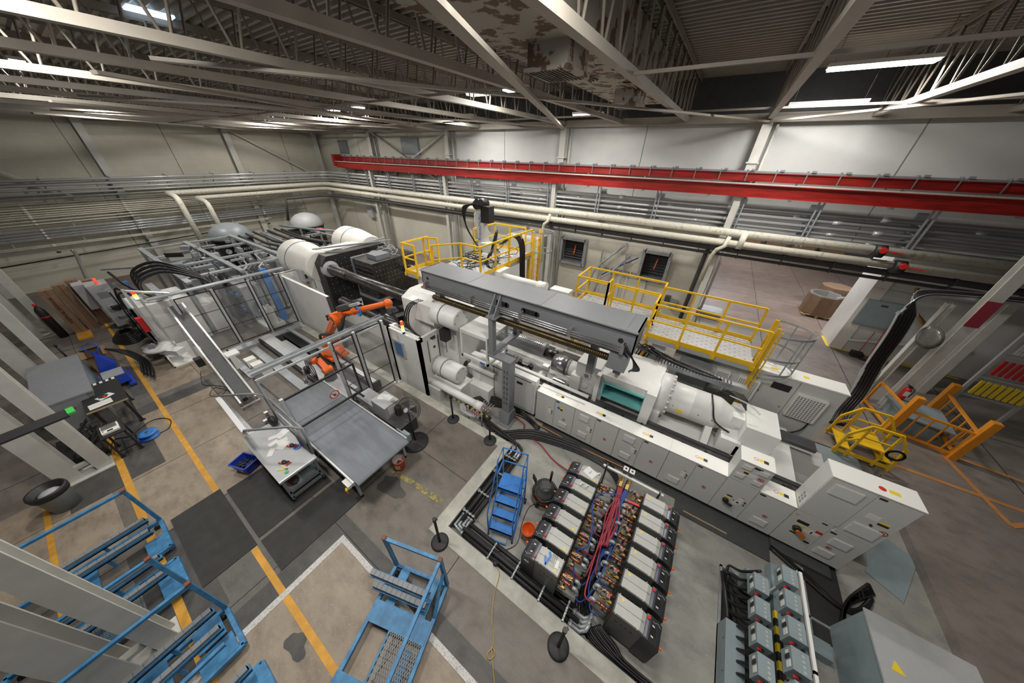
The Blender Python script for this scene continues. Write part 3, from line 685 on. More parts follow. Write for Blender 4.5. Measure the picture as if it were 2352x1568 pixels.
# fixed platen
b = B(); b.prism([(5.55, -0.2), (8.9, -0.2), (8.9, 2.6), (8.5, 3.0), (5.95, 3.0), (5.55, 2.8)], -8.2, -6.9, 'X')
b.prism([(5.6, -0.2), (8.8, -0.2), (8.8, 2.4), (8.3, 2.75), (6.05, 2.75), (5.6, 2.4)], -6.9, -5.75, 'X')
b.m(1).cyl((-5.76, 5.9, 0.75), (-5.735, 5.9, 0.75), 0.12); b.box(-7.9, -7.0, 6.2, 8.3, 3.0, 3.04)
b.m(2)
for z in (0.3, 1.2, 2.1): b.box(-6.3, -6.28, 5.585, 5.6, z, z+0.5)
b.build('fixed_platen', ['white', 'darksteel', 'darkgrey'], t, world=True, bevel=0.03)
b = B(); b.box(-8.35, -8.2, 5.7, 8.7, 0.2, 2.7)
for i in range(10):
    for j in range(12): b.cyl((-8.35, 5.9+j*0.24, 0.4+i*0.24), (-8.37, 5.9+j*0.24, 0.4+i*0.24), 0.03, n=6)
b.build('platen_face', ['platen'], t, world=True)
# moving platen, black with bolt holes, and white cylinder housing
b = B(); b.prism([(5.9, 0.0), (9.5, 0.0), (9.5, 2.6), (9.2, 2.95), (6.2, 2.95), (5.9, 2.6)], -14.9, -14.2, 'X')
b.m(1)
for i in range(13):
    for j in range(15):
        if (i+j) % 2 == 0 or i % 3: b.cyl((-14.2, 6.1+j*0.23, 0.2+i*0.21), (-14.18, 6.1+j*0.23, 0.2+i*0.21), 0.028, n=6)
for i in range(6): b.m(0).box(-14.2, -14.17, 6.0, 9.4, 0.15+i*0.45, 0.18+i*0.45)
b.build('moving_platen', ['platen', 'steel'], t, world=True)
b = B(); b.box(-13.0, -11.6, 6.75, 9.0, 1.3, 2.95); b.m(1)
for i in range(11):
    for j in range(8): b.cyl((-12.93+i*0.125, 6.75, 1.45+j*0.19), (-12.93+i*0.125, 6.73, 1.45+j*0.19), 0.018, n=6)
    for j in range(12): b.cyl((-11.6, 6.9+j*0.18, 1.45+(i % 8)*0.19), (-11.58, 6.9+j*0.18, 1.45+(i % 8)*0.19), 0.018, n=6)
b.m(2).box(-13.1, -11.5, 6.68, 9.1, 1.2, 1.32); b.box(-13.1, -13.0, 6.7, 9.0, 1.3, 3.0); b.box(-12.6, -11.9, 7.2, 7.9, 2.95, 3.15)
b.build('mould_block', ['darksteel', 'steel', 'midgrey'], t, world=True)
b = B(); b.box(-12.9, -11.6, 6.6, 9.0, 0.2, 1.2); b.box(-11.6, -11.4, 7.0, 9.0, 0.3, 1.0); b.box(-10.6, -9.4, 6.9, 8.6, 0.4, 1.2)
for i in range(30):
    x, y, z = random.uniform(-13.4, -8.6), random.uniform(6.2, 8.8), random.uniform(0.3, 1.3)
    b.m(random.choice((0, 1, 2))).cbox(x, y, z, random.uniform(0.1, 0.5), random.uniform(0.1, 0.4), random.uniform(0.08, 0.3), random.uniform(0, 3))
b.build('mould_carrier', ['black', 'darkgrey', 'darksteel'], t, world=True)
b = B()   # white housing with domes
b.prism([(5.7, 0.2), (9.7, 0.2), (9.7, 2.5), (9.3, 3.0), (6.1, 3.0), (5.7, 2.5)], -15.6, -14.9, 'X')
for y, z, q in ((6.2, 2.35, 1.22), (8.95, 2.6, 1.15)):
    b.lathe((-15.2, y, z), [(r*q, h*1.05) for r, h in ((0.55, 0.35), (0.60, 0.2), (0.60, 0.0), (0.66, -0.3), (0.74, -0.9), (0.76, -1.3), (0.76, -1.9), (0.70, -2.05), (0.66, -2.2), (0.30, -2.35), (0.28, -2.6), (0.0, -2.6))], 'X', 28)
b.box(-15.9, -15.0, 6.9, 8.5, 2.2, 2.95)
b.build('clamp_housing', 'warmwhite', t, world=True)
b = B()
for y, z, q in ((6.2, 2.35, 1.22), (8.95, 2.6, 1.15)):
    b = B(); b.lathe((-16.4, y, z), [(0.765*q, -0.02), (0.77*q, 0), (0.765*q, 0.02)], 'X', 28)
    b.build('cylinder_band', 'midgrey', t, world=True)
b = B(); b.box(-15.7, -15.2, 5.35, 5.7, 1.75, 2.3); b.m(1).box(-15.195, -15.19, 5.45, 5.55, 1.9, 2.1); b.build('terminal_box', ['lightgrey', 'black'], t, world=True)
for i, (y, z) in enumerate(((6.25, 2.35), (8.5, 2.35), (6.25, 0.75), (8.5, 0.75))):
    b = B(); b.cyl((-14.6, y, z), (-8.0, y, z), 0.21, n=24)
    for k in range(16): b.lathe((-14.1+k*0.085, y, z), [(0.20, -0.03), (0.235, -0.012), (0.235, 0.012), (0.20, 0.03)], 'X', 20)
    b.build('tie_bar', 'darksteel', t, world=True)
for y in (6.25, 8.5): b = B(); b.lathe((-14.35, y, 2.35), [(0.21, 0.25), (0.36, 0.2), (0.4, 0.1), (0.4, 0)], 'X', 24); b.build('tie_bar_collar', 'lightgrey', t, world=True)
# cable duct and hoses over the housing
b = B(); b.bar((-15.0, 5.75, 1.4), (-15.0, 5.75, 2.7), 0.08, 0.2); b.bar((-15.0, 5.8, 2.8), (-14.6, 9.6, 3.1), 0.12, 0.06); b.bar((-15.3, 6.2, 3.1), (-13.2, 9.0, 3.3), 0.1, 0.06)
b.build('cable_duct', 'galv', t, world=True)
b = B()
for k in range(7):
    a = [(-13.0+random.uniform(-.2, .2), 8.2+random.uniform(-.3, .3), 3.0)]
    for q in range(5): a.append((a[-1][0]+random.uniform(-.1, .5), a[-1][1]+random.uniform(-.35, .35), 3.0+random.uniform(0, .3)))
    b.tube(smooth(a, 5), 0.014, 5)
b.build('loose_cable', 'seethrough', t, world=True)
# outer guard panels
b = B(); b.box(-15.8, -11.65, 4.62, 4.72, -0.2, 2.22); b.box(-15.85, -15.7, 4.62, 5.6, -0.2, 2.22); b.box(-16.0, -15.75, 4.55, 6.3, 2.1, 2.22)
b.m(1).box(-11.66, -11.63, 4.60, 4.74, -0.2, 2.2)
b.build('guard_panel', ['white', 'darkgrey'], t, world=True)
b = B(); b.box(-8.0, -6.45, 4.62, 4.72, -0.2, 2.12); b.box(-6.55, -6.45, 4.62, 5.7, -0.2, 2.14); b.box(-8.0, -7.9, 4.62, 5.0, -0.2, 2.12); b.box(-8.0, -6.45, 4.72, 4.8, 2.0, 2.14)
b.m(1).box(-7.78, -7.22, 4.585, 4.62, 1.1, 1.75); b.m(2).box(-7.68, -7.32, 4.575, 4.59, 1.18, 1.68); b.m(3).box(-6.44, -6.43, 5.0, 5.35, 1.2, 1.9)
b.m(4)
for k in range(2): b.box(-6.445, -6.43, 4.95+k*0.45, 4.965+k*0.45, 1.1, 1.95)
b.cyl((-6.445, 5.2, 1.6), (-6.425, 5.2, 1.6), 0.05); b.box(-6.445, -6.43, 5.1, 5.3, 1.95, 2.0)
b.build('operator_panel', ['white', 'lightgrey', 'screen', 'cabtop', 'black'], t, world=True)
b = B(); b.cyl((-7.15, 4.66, 2.12), (-7.15, 4.66, 2.2), 0.04); b.build('lamp_foot', 'black', t, world=True)
b = B(); b.cyl((-7.15, 4.66, 2.2), (-7.15, 4.66, 2.32), 0.045); b.m(1).cyl((-7.15, 4.66, 2.32), (-7.15, 4.66, 2.44), 0.045); b.m(2).cyl((-7.15, 4.66, 2.44), (-7.15, 4.66, 2.58), 0.045); b.build('signal_lamp', ['lampgreen', 'lampamber', 'lampred'], t, world=True)
# drive motors on the fixed platen
def hmotor(x0, x1, y, z, r, nm):
    b = B(); b.lathe((0, y, z), [(r*0.8, x0), (r, x0+0.03), (r, x0+0.35*(x1-x0)), (r*0.96, x0+0.38*(x1-x0)), (r*0.96, x1-0.04), (r*0.85, x1)], 'X', 20)
    b.m(1)
    for k in range(6): a = k*PI/3; b.cyl((x1-0.01, y+math.cos(a)*r*0.7, z+math.sin(a)*r*0.7), (x1+0.015, y+math.cos(a)*r*0.7, z+math.sin(a)*r*0.7), 0.02, n=6)
    b.lathe((0, y, z), [(r*1.01, x0+0.36*(x1-x0)), (r*1.01, x0+0.39*(x1-x0))], 'X', 20)
    return b.build(nm, ['white', 'midgrey'], t, world=True)
hmotor(-6.4, -5.4, 5.5, 2.78, 0.37, 'drive_motor')
b = B(); b.box(-7.6, -6.4, 5.3, 5.6, 2.35, 3.0); b.m(1).box(-6.1, -5.85, 5.2, 5.45, 1.98, 2.38); b.build('motor_bracket', ['white', 'black'], t, world=True)
hmotor(-6.4, -5.35, 5.25, 0.85, 0.33, 'drive_motor')
b = B(); b.box(-6.45, -5.2, 5.0, 5.6, -0.2, 0.5); b.box(-5.3, -4.4, 5.45, 5.98, -0.2, 0.45); b.m(1).box(-6.5, -5.9, 4.7, 5.0, -0.2, 0.28); b.build('motor_plinth', ['white', 'cabgrey'], t, world=True)
b = B(); b.cyl((-6.45, 4.85, 0.38), (-4.35, 4.85, 0.38), 0.12, n=20); b.cyl((-4.45, 4.85, 0.38), (-4.15, 4.85, 0.38), 0.145, n=20)
b.build('hydraulic_cylinder', 'white', t, world=True)
b = B(); h0 = PY(1172, 638, 9.0); h1 = PY(1250, 655, 9.0); h1.z = h0.z; hd = Vector((1, 0, 0)); b.cyl(h0-hd*0.5, h1, 0.13, n=20); b.cyl(h1-hd*0.25, h1+hd*0.1, 0.17, n=20); b.box(h0.x-1.2, h0.x-0.3, 8.7, 9.4, -0.2, h0.z+0.25); b.box(h1.x+0.15, h1.x+0.9, 9.2, 9.6, h1.z-0.75, h1.z-0.1); b.box(h1.x+0.3, h1.x+0.5, 9.2, 9.5, -0.2, h1.z-0.7); b.build('hydraulic_cylinder', 'white', t, world=True)
b = B()
for k in range(3): b.tube(smooth([(-7.2+k*0.1, 5.5, 3.0), (-7.3+k*0.08, 5.1, 2.9), (-7.4+k*.1, 4.95, 2.3), (-6.9+k*.1, 5.0, 1.95), (-6.3, 5.2, 2.0)], 5), 0.022, 6)
b.build('platen_hose', 'cable', t, world=True)
# nozzle window guard
b = B(); x0, x1 = -5.35, -4.3
b.box(x0, x1, 5.35, 6.4, 2.5, 2.6); b.box(x0, x0+0.06, 5.35, 5.42, 1.6, 2.5); b.box(x1-0.06, x1, 5.35, 5.42, 1.6, 2.5); b.box(x0, x1, 5.35, 5.42, 1.6, 1.7); b.box(x1-0.06, x1, 5.42, 6.4, 1.6, 1.68); b.box(x1-0.06, x1, 6.3, 6.4, 1.6, 2.5)
b.m(1).box(x0+0.06, x1-0.06, 5.38, 5.385, 1.7, 2.5); b.m(0).box(x0, x1, 5.6, 6.4, 1.0, 1.1)
b.m(2).box(x1-0.3, x1-0.12, 5.34, 5.35, 1.62, 1.68)
b.build('nozzle_guard', ['white', 'glass', 'labelblue'], t, world=True)
b = B(); b.cyl((-5.7, AY, 1.55), (-3.3, AY, 1.55), 0.26, n=24); b.m(3)
for k in range(26):
    for j in range(4): b.box(-5.2+k*0.07, -5.17+k*0.07, AY-0.2+j*0.08, AY-0.16+j*0.08, 1.55+math.sqrt(max(0, 0.0686-(-0.18+j*0.08)**2)), 1.56+math.sqrt(max(0, 0.0686-(-0.18+j*0.08)**2)))
b.m(2).cyl((-3.3, AY, 1.5), (-2.9, AY, 1.5), 0.16, n=16); b.m(1).cyl((-2.85, 6.95, 1.45), (-2.3, 6.95, 1.45), 0.27, n=28); b.m(3).cyl((-2.42, 6.95, 1.45), (-2.36, 6.95, 1.45), 0.285, n=28); b.m(4).cyl((-2.3, 6.95, 1.45), (-1.95, 6.95, 1.45), 0.25, n=28)
b.build('plasticising_barrel', ['alu', 'steel', 'darksteel', 'darkgrey', 'white'], t, world=True)
for k in range(34):
    b = B()
    x, y, z = random.uniform(-5.2, -1.9), random.choice((6.5, 6.6, 7.75, 7.95))+random.uniform(-.08, .08), random.uniform(1.1, 1.45)
    b.m(random.choice((0, 1, 2, 3))).cbox(x, y, z, random.uniform(0.08, 0.4), random.uniform(0.06, 0.22), random.uniform(0.05, 0.25))
    b.build('heater_fitting', ['black', 'white', 'midgrey', 'steel'], t, world=True)
b = B(); b.cyl((-5.3, 6.25, 1.3), (-1.4, 6.25, 1.25), 0.05, n=12); b.cyl((-5.3, 6.0, 1.15), (-1.4, 6.0, 1.15), 0.03, n=10); b.build('carriage_cylinder', 'white', t, world=True)
# feed housing with turquoise throat
b = B(); b.box(-2.0, -1.3, 6.6, 7.9, 1.06, 2.05); b.cyl((-1.66, 6.6, 1.7), (-1.66, 6.56, 1.7), 0.13); b.cyl((-1.66, 6.6, 1.3), (-1.66, 6.57, 1.3), 0.08)
b.box(-2.1, -1.8, 6.5, 7.2, 1.06, 1.6)
b.m(1).cyl((-1.66, 6.56, 1.7), (-1.66, 6.54, 1.7), 0.07)
b.build('feed_housing', ['white', 'midgrey'], t, world=True, bevel=0.02)
b = B(); x0, x1, z0, z1 = -1.12, -0.04, 1.36, 1.78
b.box(x0-0.1, x1+0.02, 6.5, 8.0, z1, 2.02); b.box(x0-0.1, x1+0.02, 7.6, 8.0, 1.06, z1); b.box(x0-0.1, x0, 6.5, 7.6, 1.06, z1); b.box(x0-0.1, x1+0.02, 6.7, 7.6, 1.06, 1.25)
b.box(x1, x1+0.24, 6.35, 8.0, 0.95, 2.05); b.box(x0-0.22, x0-0.1, 6.4, 6.9, 1.0, 2.0)
b.m(1).box(x0, x1, 7.58, 7.6, z0, z1); b.box(x0, x1, 6.5, 7.6, 1.25, z0); b.box(x0, x0+0.02, 6.46, 7.6, z0, z1); b.box(x1-0.02, x1, 6.46, 7.6, z0, z1)
for (a0, a1, c0, c1) in ((x0-0.03, x1+0.03, z1-0.01, z1+0.03), (x0-0.03, x1+0.03, z0-0.04, z0)): b.box(a0, a1, 6.44, 6.5, c0, c1)
b.box(x0-0.04, x0+0.02, 6.44, 6.5, z0, z1); b.box(x1-0.02, x1+0.04, 6.44, 6.5, z0, z1)
b.m(2).cyl((x0, 6.9, 1.62), (x1, 6.9, 1.62), 0.012, n=6)
b.build('throat_housing', ['white', 'teal', 'steel'], t, world=True)
# big injection cylinder
b = B(); b.lathe((0, AY, 1.6), [(0.50, 0.18), (0.56, 0.2), (0.57, 0.26), (0.57, 0.46), (0.53, 0.47), (0.46, 0.50), (0.43, 0.56), (0.42, 1.0), (0.425, 1.01), (0.42, 1.02), (0.42, 1.55), (0.40, 1.62), (0.32, 1.78), (0.30, 2.1), (0.0, 2.1)], 'X', 36)
for k in range(20):
    a = 2*PI*k/20; b.cyl((0.44, AY+math.cos(a)*0.545, 1.6+math.sin(a)*0.545), (0.51, AY+math.cos(a)*0.545, 1.6+math.sin(a)*0.545), 0.03, n=8)
b.box(1.85, 2.1, 6.9, 7.5, 1.3, 1.9); b.prism([(6.45, 0.98), (6.6, 0.98), (7.15, 1.4), (6.85, 1.4)], 1.45, 1.6, 'X'); b.box(0.2, 0.4, 6.55, 7.8, 0.95, 1.4)
b.m(1).box(0.72, 0.86, AY-0.428, AY-0.40, 1.5, 1.6)
b.m(2)
for x in (0.62, 1.2, 1.5): b.cyl((x, AY-0.40, 1.65), (x, AY-0.43, 1.65), 0.012, n=6)
b.build('injection_cylinder', ['white', 'labelyellow', 'black'], t, world=True)
b = B(); b.box(1.75, 2.15, 6.5, 7.0, 1.1, 1.5); b.box(2.08, 2.70, 6.6, 7.5, 1.42, 1.98); b.box(2.08, 2.78, 6.5, 7.6, 0.9, 1.42); b.m(1).box(2.2, 2.6, 6.49, 6.5, 1.15, 1.16)
b.build('rear_drive_box', ['white', 'cabgrey'], t, world=True, bevel=0.015)
b = B()
for k in range(6): b.tube(smooth([(1.5+k*0.06, 7.7, 1.85), (1.65+k*.06, 7.6, 2.1), (1.85+k*.04, 7.4, 2.12), (2.05, 7.1+k*0.06, 2.05)], 5), 0.018, 6)
b.tube(smooth([(1.35, 7.3, 2.02), (1.4, 6.9, 2.0), (1.55, 6.72, 1.7), (1.9, 6.75, 1.52)], 5), 0.02, 6)
b.m(1).tube(smooth([(1.7, 7.4, 2.1), (2.0, 7.0, 2.3), (2.25, 6.9, 2.2)], 5), 0.018, 6)
b.build('drive_cable', ['black', 'seethrough'], t, world=True)
b = B(); b.box(0.2, 2.1, 7.9, 8.25, 1.95, 2.03); b.box(0.2, 2.1, 7.9, 7.92, 2.03, 2.1); b.box(-0.4, 0.0, 8.2, 8.8, 0.9, 2.1); b.box(0.5, 1.3, 8.4, 8.9, 0.9, 1.95)
for k in range(24): b.m(1).box(-0.15+k*0.08, -0.12+k*0.08, 7.8, 8.1, 2.131, 2.134)
b.build('cable_tray', ['galv', 'darkgrey'], t, world=True)
b = B()
for k in range(12):
    x = -0.9+random.uniform(-.3, .5); b.tube(smooth([(x, 8.0+random.uniform(0, .5), 1.5), (x+.2, 8.1, 2.2+random.uniform(0, .2)), (x+.6, 7.9+random.uniform(0, .3), 2.25), (x+1.4, 7.85+random.uniform(0, .2), 2.16), (x+2.0, 7.9, 2.15)], 4), 0.02, 5)
b.build('hose_bundle', 'cable', t, world=True)
# machine end frame at the right
b = B(); b.box(2.9, 3.9, 6.35, 6.55, 0.3, 0.9); b.box(2.6, 4.2, 7.8, 8.4, 0.1, 0.7); b.box(3.1, 4.9, 6.6, 7.8, 0.0, 0.25); b.m(1).box(2.9, 4.2, 6.15, 6.4, 0.9, 0.98); b.m(2).cyl((3.2, 6.3, 1.0), (3.2, 6.3, 1.08), 0.05); b.cyl((2.6, 7.9, 0.75), (2.6, 7.9, 0.8), 0.05)
b.build('bed_end', ['cabgrey', 'darksteel', 'black'], t, world=True)

# ---------------------------------------------------------------- grey gantry beam over the injection unit
t = thing('gantry_beam', 'long dark grey steel box beam carried on posts above the injection unit', 'gantry', (-3.6, 5.4, -0.2))
Z0, Z1, Y0, Y1 = 3.42, 4.02, 5.6, 6.4
b = B(); X0, X1 = -7.0, -0.55
b.box(X0, X1, Y0-0.06, Y1+0.06, Z1-0.03, Z1); b.box(X0, X1, Y0-0.06, Y1+0.06, Z0, Z0+0.03); b.box(X0, X1, Y0, Y0+0.03, Z0+0.03, Z1-0.03); b.box(X0, X1, Y1-0.03, Y1, Z0+0.03, Z1-0.03)
b.box(X0, X0+0.03, Y0, Y1, Z0, Z1); b.box(X1-0.03, X1, Y0, Y1, Z0, Z1)
b.m(1)
for x in (-4.0, -3.1): b.box(x-0.2, x+0.2, Y0-0.004, Y0+0.001, Z0+0.22, Z0+0.36); b.cyl((x-0.2, Y0-0.004, Z0+0.29), (x-0.2, Y0+0.001, Z0+0.29), 0.07); b.cyl((x+0.2, Y0-0.004, Z0+0.29), (x+0.2, Y0+0.001, Z0+0.29), 0.07)
b.cyl((-0.85, Y0-0.004, Z0+0.3), (-0.85, Y0+0.001, Z0+0.3), 0.06); b.cyl((-6.75, Y0-0.004, Z0+0.36), (-6.75, Y0+0.001, Z0+0.36), 0.05)
b.m(2)
for x in (-5.2, -2.9, -0.9): b.box(x-0.02, x+0.1, Y0-0.05, Y1+0.05, Z1, Z1+0.006)
b.build('box_beam', ['beamgrey', 'black', 'midgrey'], t, world=True)
b = B()
for z in (3.52, 3.58, 3.64): b.cyl((-6.85, Y0-0.12, z), (-0.75, Y0-0.12, z), 0.02, n=8)
for x in (-6.8, -5.0, -3.35, -2.0, -0.8): b.box(x, x+0.08, Y0-0.16, Y0, 3.48, 3.7)
b.build('steel_tube', 'steel', t, world=True)
b = B(); b.cyl((-6.6, 5.62, 3.2), (-0.75, 5.62, 3.2), 0.08, n=12)
for k in range(110): b.lathe((-6.5+k*0.05, 5.62, 3.2), [(0.08, -0.015), (0.094, 0), (0.08, 0.015)], 'X', 10)
b.build('spindle', 'spindle' if 'spindle' in MATS else 'darksteel', t, world=True)
b = B()
# U frame and post
F0 = PY(1130, 728, 5.3); F1 = PY(1132, 806, 5.3); ux = F0.x; G1z = F1.z
b.box(ux-0.07, ux+0.07, 5.22, 5.38, G1z, 3.45); b.box(ux-0.07, ux+0.07, 6.45, 6.6, G1z, 3.42); b.box(ux-0.09, ux+0.09, 5.22, 6.6, G1z-0.1, G1z)
b.prism([(5.22, 3.42), (5.6, 3.42), (5.6, 4.0)], ux-0.1, ux-0.07, 'X'); b.prism([(5.22, 3.42), (5.6, 3.42), (5.6, 4.0)], ux+0.07, ux+0.1, 'X'); b.box(ux-0.16, ux+0.16, 5.2, 5.62, 3.39, 3.42)
b.box(ux-0.1, -3.4, 5.2, 5.5, G1z-0.16, G1z-0.1)
b.box(-3.68, -3.42, 5.21, 5.49, -0.2, G1z-0.13); b.prism([(5.08, -0.2), (5.6, -0.2), (5.5, 0.25), (5.2, 0.25)], -3.72, -3.38, 'X'); b.box(-3.8, -3.3, 5.02, 5.6, -0.2, -0.17)
b.m(1)
for k in range(7): b.box(-3.61, -3.59, 5.195, 5.2, 0.6+k*0.2, 0.7+k*0.2); b.box(-3.51, -3.49, 5.195, 5.2, 0.6+k*0.2, 0.7+k*0.2)
b.build('post', ['beamgrey', 'darkgrey'], t, world=True)
b = B(); b.box(-1.62, -1.42, 6.2, 6.4, 2.1, 3.5); b.box(-1.0, -0.8, 6.6, 6.8, 2.1, 3.3); b.box(-1.0, -0.6, 5.5, 5.9, 3.0, 3.42); b.box(-6.5, -6.3, 5.6, 5.8, 3.0, 3.42); b.build('support', 'beamgrey', t, world=True)
b = B()
for k in range(5): b.tube(smooth([(-0.75, 5.5, 3.6+0.04*k), (-0.5, 5.4, 3.5), (-0.45+.03*k, 5.6, 3.15), (-0.55, 6.1, 2.7), (-0.6, 6.6, 2.3)], 4), 0.02, 6)
b.build('hose', 'cable', t, world=True)

# ---------------------------------------------------------------- grey machine cabinets in a row
S = [-2.78, -2.17, -1.56, -0.95, -0.34, 0.26, 0.86, 1.45, 2.04, 2.62, 3.23]
YF = 5.75
SUB = []
def flush(o):
    for nm, q in SUB: q.build(nm, CM+['conecap'], o, world=True)
    SUB.clear()
def decal_vent(b, x, z, w_, h): b = B(); SUB.append(('vent_cover', b)); b.m(0).box(x, x+w_, YF-0.018, YF, z, z+h); b.m(1).box(x+0.012, x+w_-0.012, YF-0.022, YF-0.018, z+0.012, z+h-0.012)
def latch(b, x, z):
    b = B(); SUB.append(('latch', b))
    b.m(3).cyl((x, YF-0.02, z), (x, YF, z), 0.018, n=8); b.cyl((x, YF-0.02, z-0.09), (x, YF, z-0.09), 0.014, n=8); b.m(4).box(x-0.13, x-0.04, YF-0.004, YF, z-0.03, z+0.05); b.box(x-0.13, x-0.04, YF-0.004, YF, z-0.12, z-0.05); b.m(5).box(x-0.1, x-0.03, YF-0.004, YF, z+0.1, z+0.11)
def nosign(b, x, z, r=0.045):
    b.m(5)
    for k in range(14):
        a0, a1 = 2*PI*k/14, 2*PI*(k+1)/14; b.quad((x+math.cos(a0)*r, YF-0.005, z+math.sin(a0)*r), (x+math.cos(a1)*r, YF-0.005, z+math.sin(a1)*r), (x+math.cos(a1)*r*.75, YF-0.005, z+math.sin(a1)*r*.75), (x+math.cos(a0)*r*.75, YF-0.005, z+math.sin(a0)*r*.75))
    b.bar((x-r*.6, YF-0.005, z+r*.6), (x+r*.6, YF-0.005, z-r*.6), 0.01, 0.004); b.m(3).box(x-r*.5, x+r*.3, YF-0.004, YF, z-0.008, z+0.01)
CM = ['cabgrey', 'lightvent', 'cabtop', 'black', 'paper', 'labelred', 'labelyellow', 'labelblue']
n = 0
UN = [(0, 2), (2, 4), (4, 6), (6, 8), (8, 9), (9, 10)]
for u, (a, c) in enumerate(UN):
    x0, x1 = S[a]+0.003, S[c]-0.003
    H = 1.16 if u != 4 else 1.80
    t = thing('machine_cabinet', ['low grey machine cabinet at the left end of the row, with a round blue sticker', 'low grey double-door cabinet, second from the left end of the row', 'low grey double-door cabinet in the middle of the row', 'low grey double-door cabinet just left of the taller one',
        'taller grey cabinet with several stickers standing in the low row', 'low single-door cabinet between the taller one and the biggest one'][u], 'cabinet', ((x0+x1)/2, YF+0.18, -0.02), 0, 'grey machine cabinets')
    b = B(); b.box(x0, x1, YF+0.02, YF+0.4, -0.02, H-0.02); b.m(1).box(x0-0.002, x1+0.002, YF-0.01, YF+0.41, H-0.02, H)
    b.m(2).box((x0+x1)/2+0.02, (x0+x1)/2+0.10, YF+0.14, YF+0.20, H, H+0.002); b.m(3).box((x0+x1)/2+0.1, (x0+x1)/2+0.18, YF+0.13, YF+0.21, H, H+0.002)
    b.m(4).cyl(((x0+x1)/2-0.03, YF+0.17, H), ((x0+x1)/2-0.03, YF+0.17, H+0.002), 0.04, n=12); b.m(1).cyl(((x0+x1)/2-0.03, YF+0.17, H), ((x0+x1)/2-0.03, YF+0.17, H+0.003), 0.03, n=12)
    b.build('body', ['cabgrey', 'cabtop', 'labelyellow', 'black', 'labelred'], t, world=True)
    for k in range(a, c):
        d0, d1 = S[k]+0.006, S[k+1]-0.006
        b = B(); zt = 1.13
        b.box(d0, d1, YF, YF+0.02, 0.0, zt)
        if k % 2 == 0 and k < 8: b.m(3).box(d1-0.0, d1+0.0, YF, YF, 0, 0)
        if k in (0, 2, 4, 6, 8): latch(b, d1-0.06, 0.62)
        if k in (1, 2, 4, 6, 9): decal_vent(b, d0+0.18, 0.16, 0.26, 0.2)
        if k in (2, 4): decal_vent(b, d0+0.14, 0.80, 0.28, 0.22)
        if k in (1, 3, 5, 7, 9): nosign(b, d0+0.33, 0.50); b.m(3).box(d0+0.02, d0+0.12, YF-0.004, YF, 1.06, 1.10)
        if k == 1: b.m(7).cyl((d0+0.12, YF-0.004, 0.86), (d0+0.12, YF, 0.86), 0.045, n=14); b.m(6).box(d0+0.17, d0+0.25, YF-0.004, YF, 0.86, 0.9); b.m(3).box(d0+0.17, d0+0.25, YF-0.004, YF, 0.80, 0.86)
        if k == 8:
            r_ = b; b = B(); SUB.append(('rotary_switch', b)); b.m(3).cyl((d0+0.2, YF-0.05, 0.45), (d0+0.2, YF, 0.45), 0.06, n=12); b.bar((d0+0.2, YF-0.06, 0.42), (d0+0.34, YF-0.06, 0.40), 0.03, 0.05); b = r_; b.m(6).box(d0+0.14, d0+0.34, YF-0.004, YF, 0.53, 0.55); b.m(4).box(d0+0.3, d0+0.42, YF-0.004, YF, 0.42, 0.55); b.m(3).box(d0+0.17, d0+0.27, YF-0.004, YF, 0.6, 0.64)
        flush(b.build('door', CM, t, world=True))
    if u == 4:
        b = B(); d0, d1 = S[8]+0.006, S[9]-0.006; b.box(d0, d1, YF, YF+0.02, 1.15, 1.77)
        for (x, z) in ((0.08, 1.58), (0.05, 1.28), (0.36, 1.58), (0.36, 1.26)): decal_vent(b, d0+x, z, 0.16, 0.12)
        b.m(6).box(d0+0.16, d0+0.24, YF-0.004, YF, 1.5, 1.53); b.m(3).box(d0+0.16, d0+0.24, YF-0.004, YF, 1.45, 1.5); b.m(4).box(d0+0.26, d0+0.38, YF-0.004, YF, 1.4, 1.5); nosign(b, d0+0.46, 1.45, 0.055); b.m(3).box(d0+0.26, d0+0.4, YF-0.004, YF, 1.68, 1.73)
        flush(b.build('door', CM, t, world=True))
t = thing('main_cabinet', 'biggest grey control cabinet with an orange rotary switch at the right end of the row', 'cabinet', (3.8, 5.95, -0.02))
x0, x1, H = 3.24, 4.38, 2.28
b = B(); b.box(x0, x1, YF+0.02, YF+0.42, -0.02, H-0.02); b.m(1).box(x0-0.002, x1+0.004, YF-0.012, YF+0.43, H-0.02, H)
b.m(2)
for i in range(2):
    for j in range(3): b.cyl((x0, YF+0.12+i*0.08, 1.25+j*0.09), (x0-0.004, YF+0.12+i*0.08, 1.25+j*0.09), 0.03, n=10)
b.m(3).box(3.98, 4.12, YF+0.12, YF+0.2, H, H+0.002); b.m(4).cyl((3.9, YF+0.16, H), (3.9, YF+0.16, H+0.002), 0.05, n=14)
b.build('body', ['cabgrey', 'cabtop', 'midgrey', 'labelyellow', 'labelred'], t, world=True)
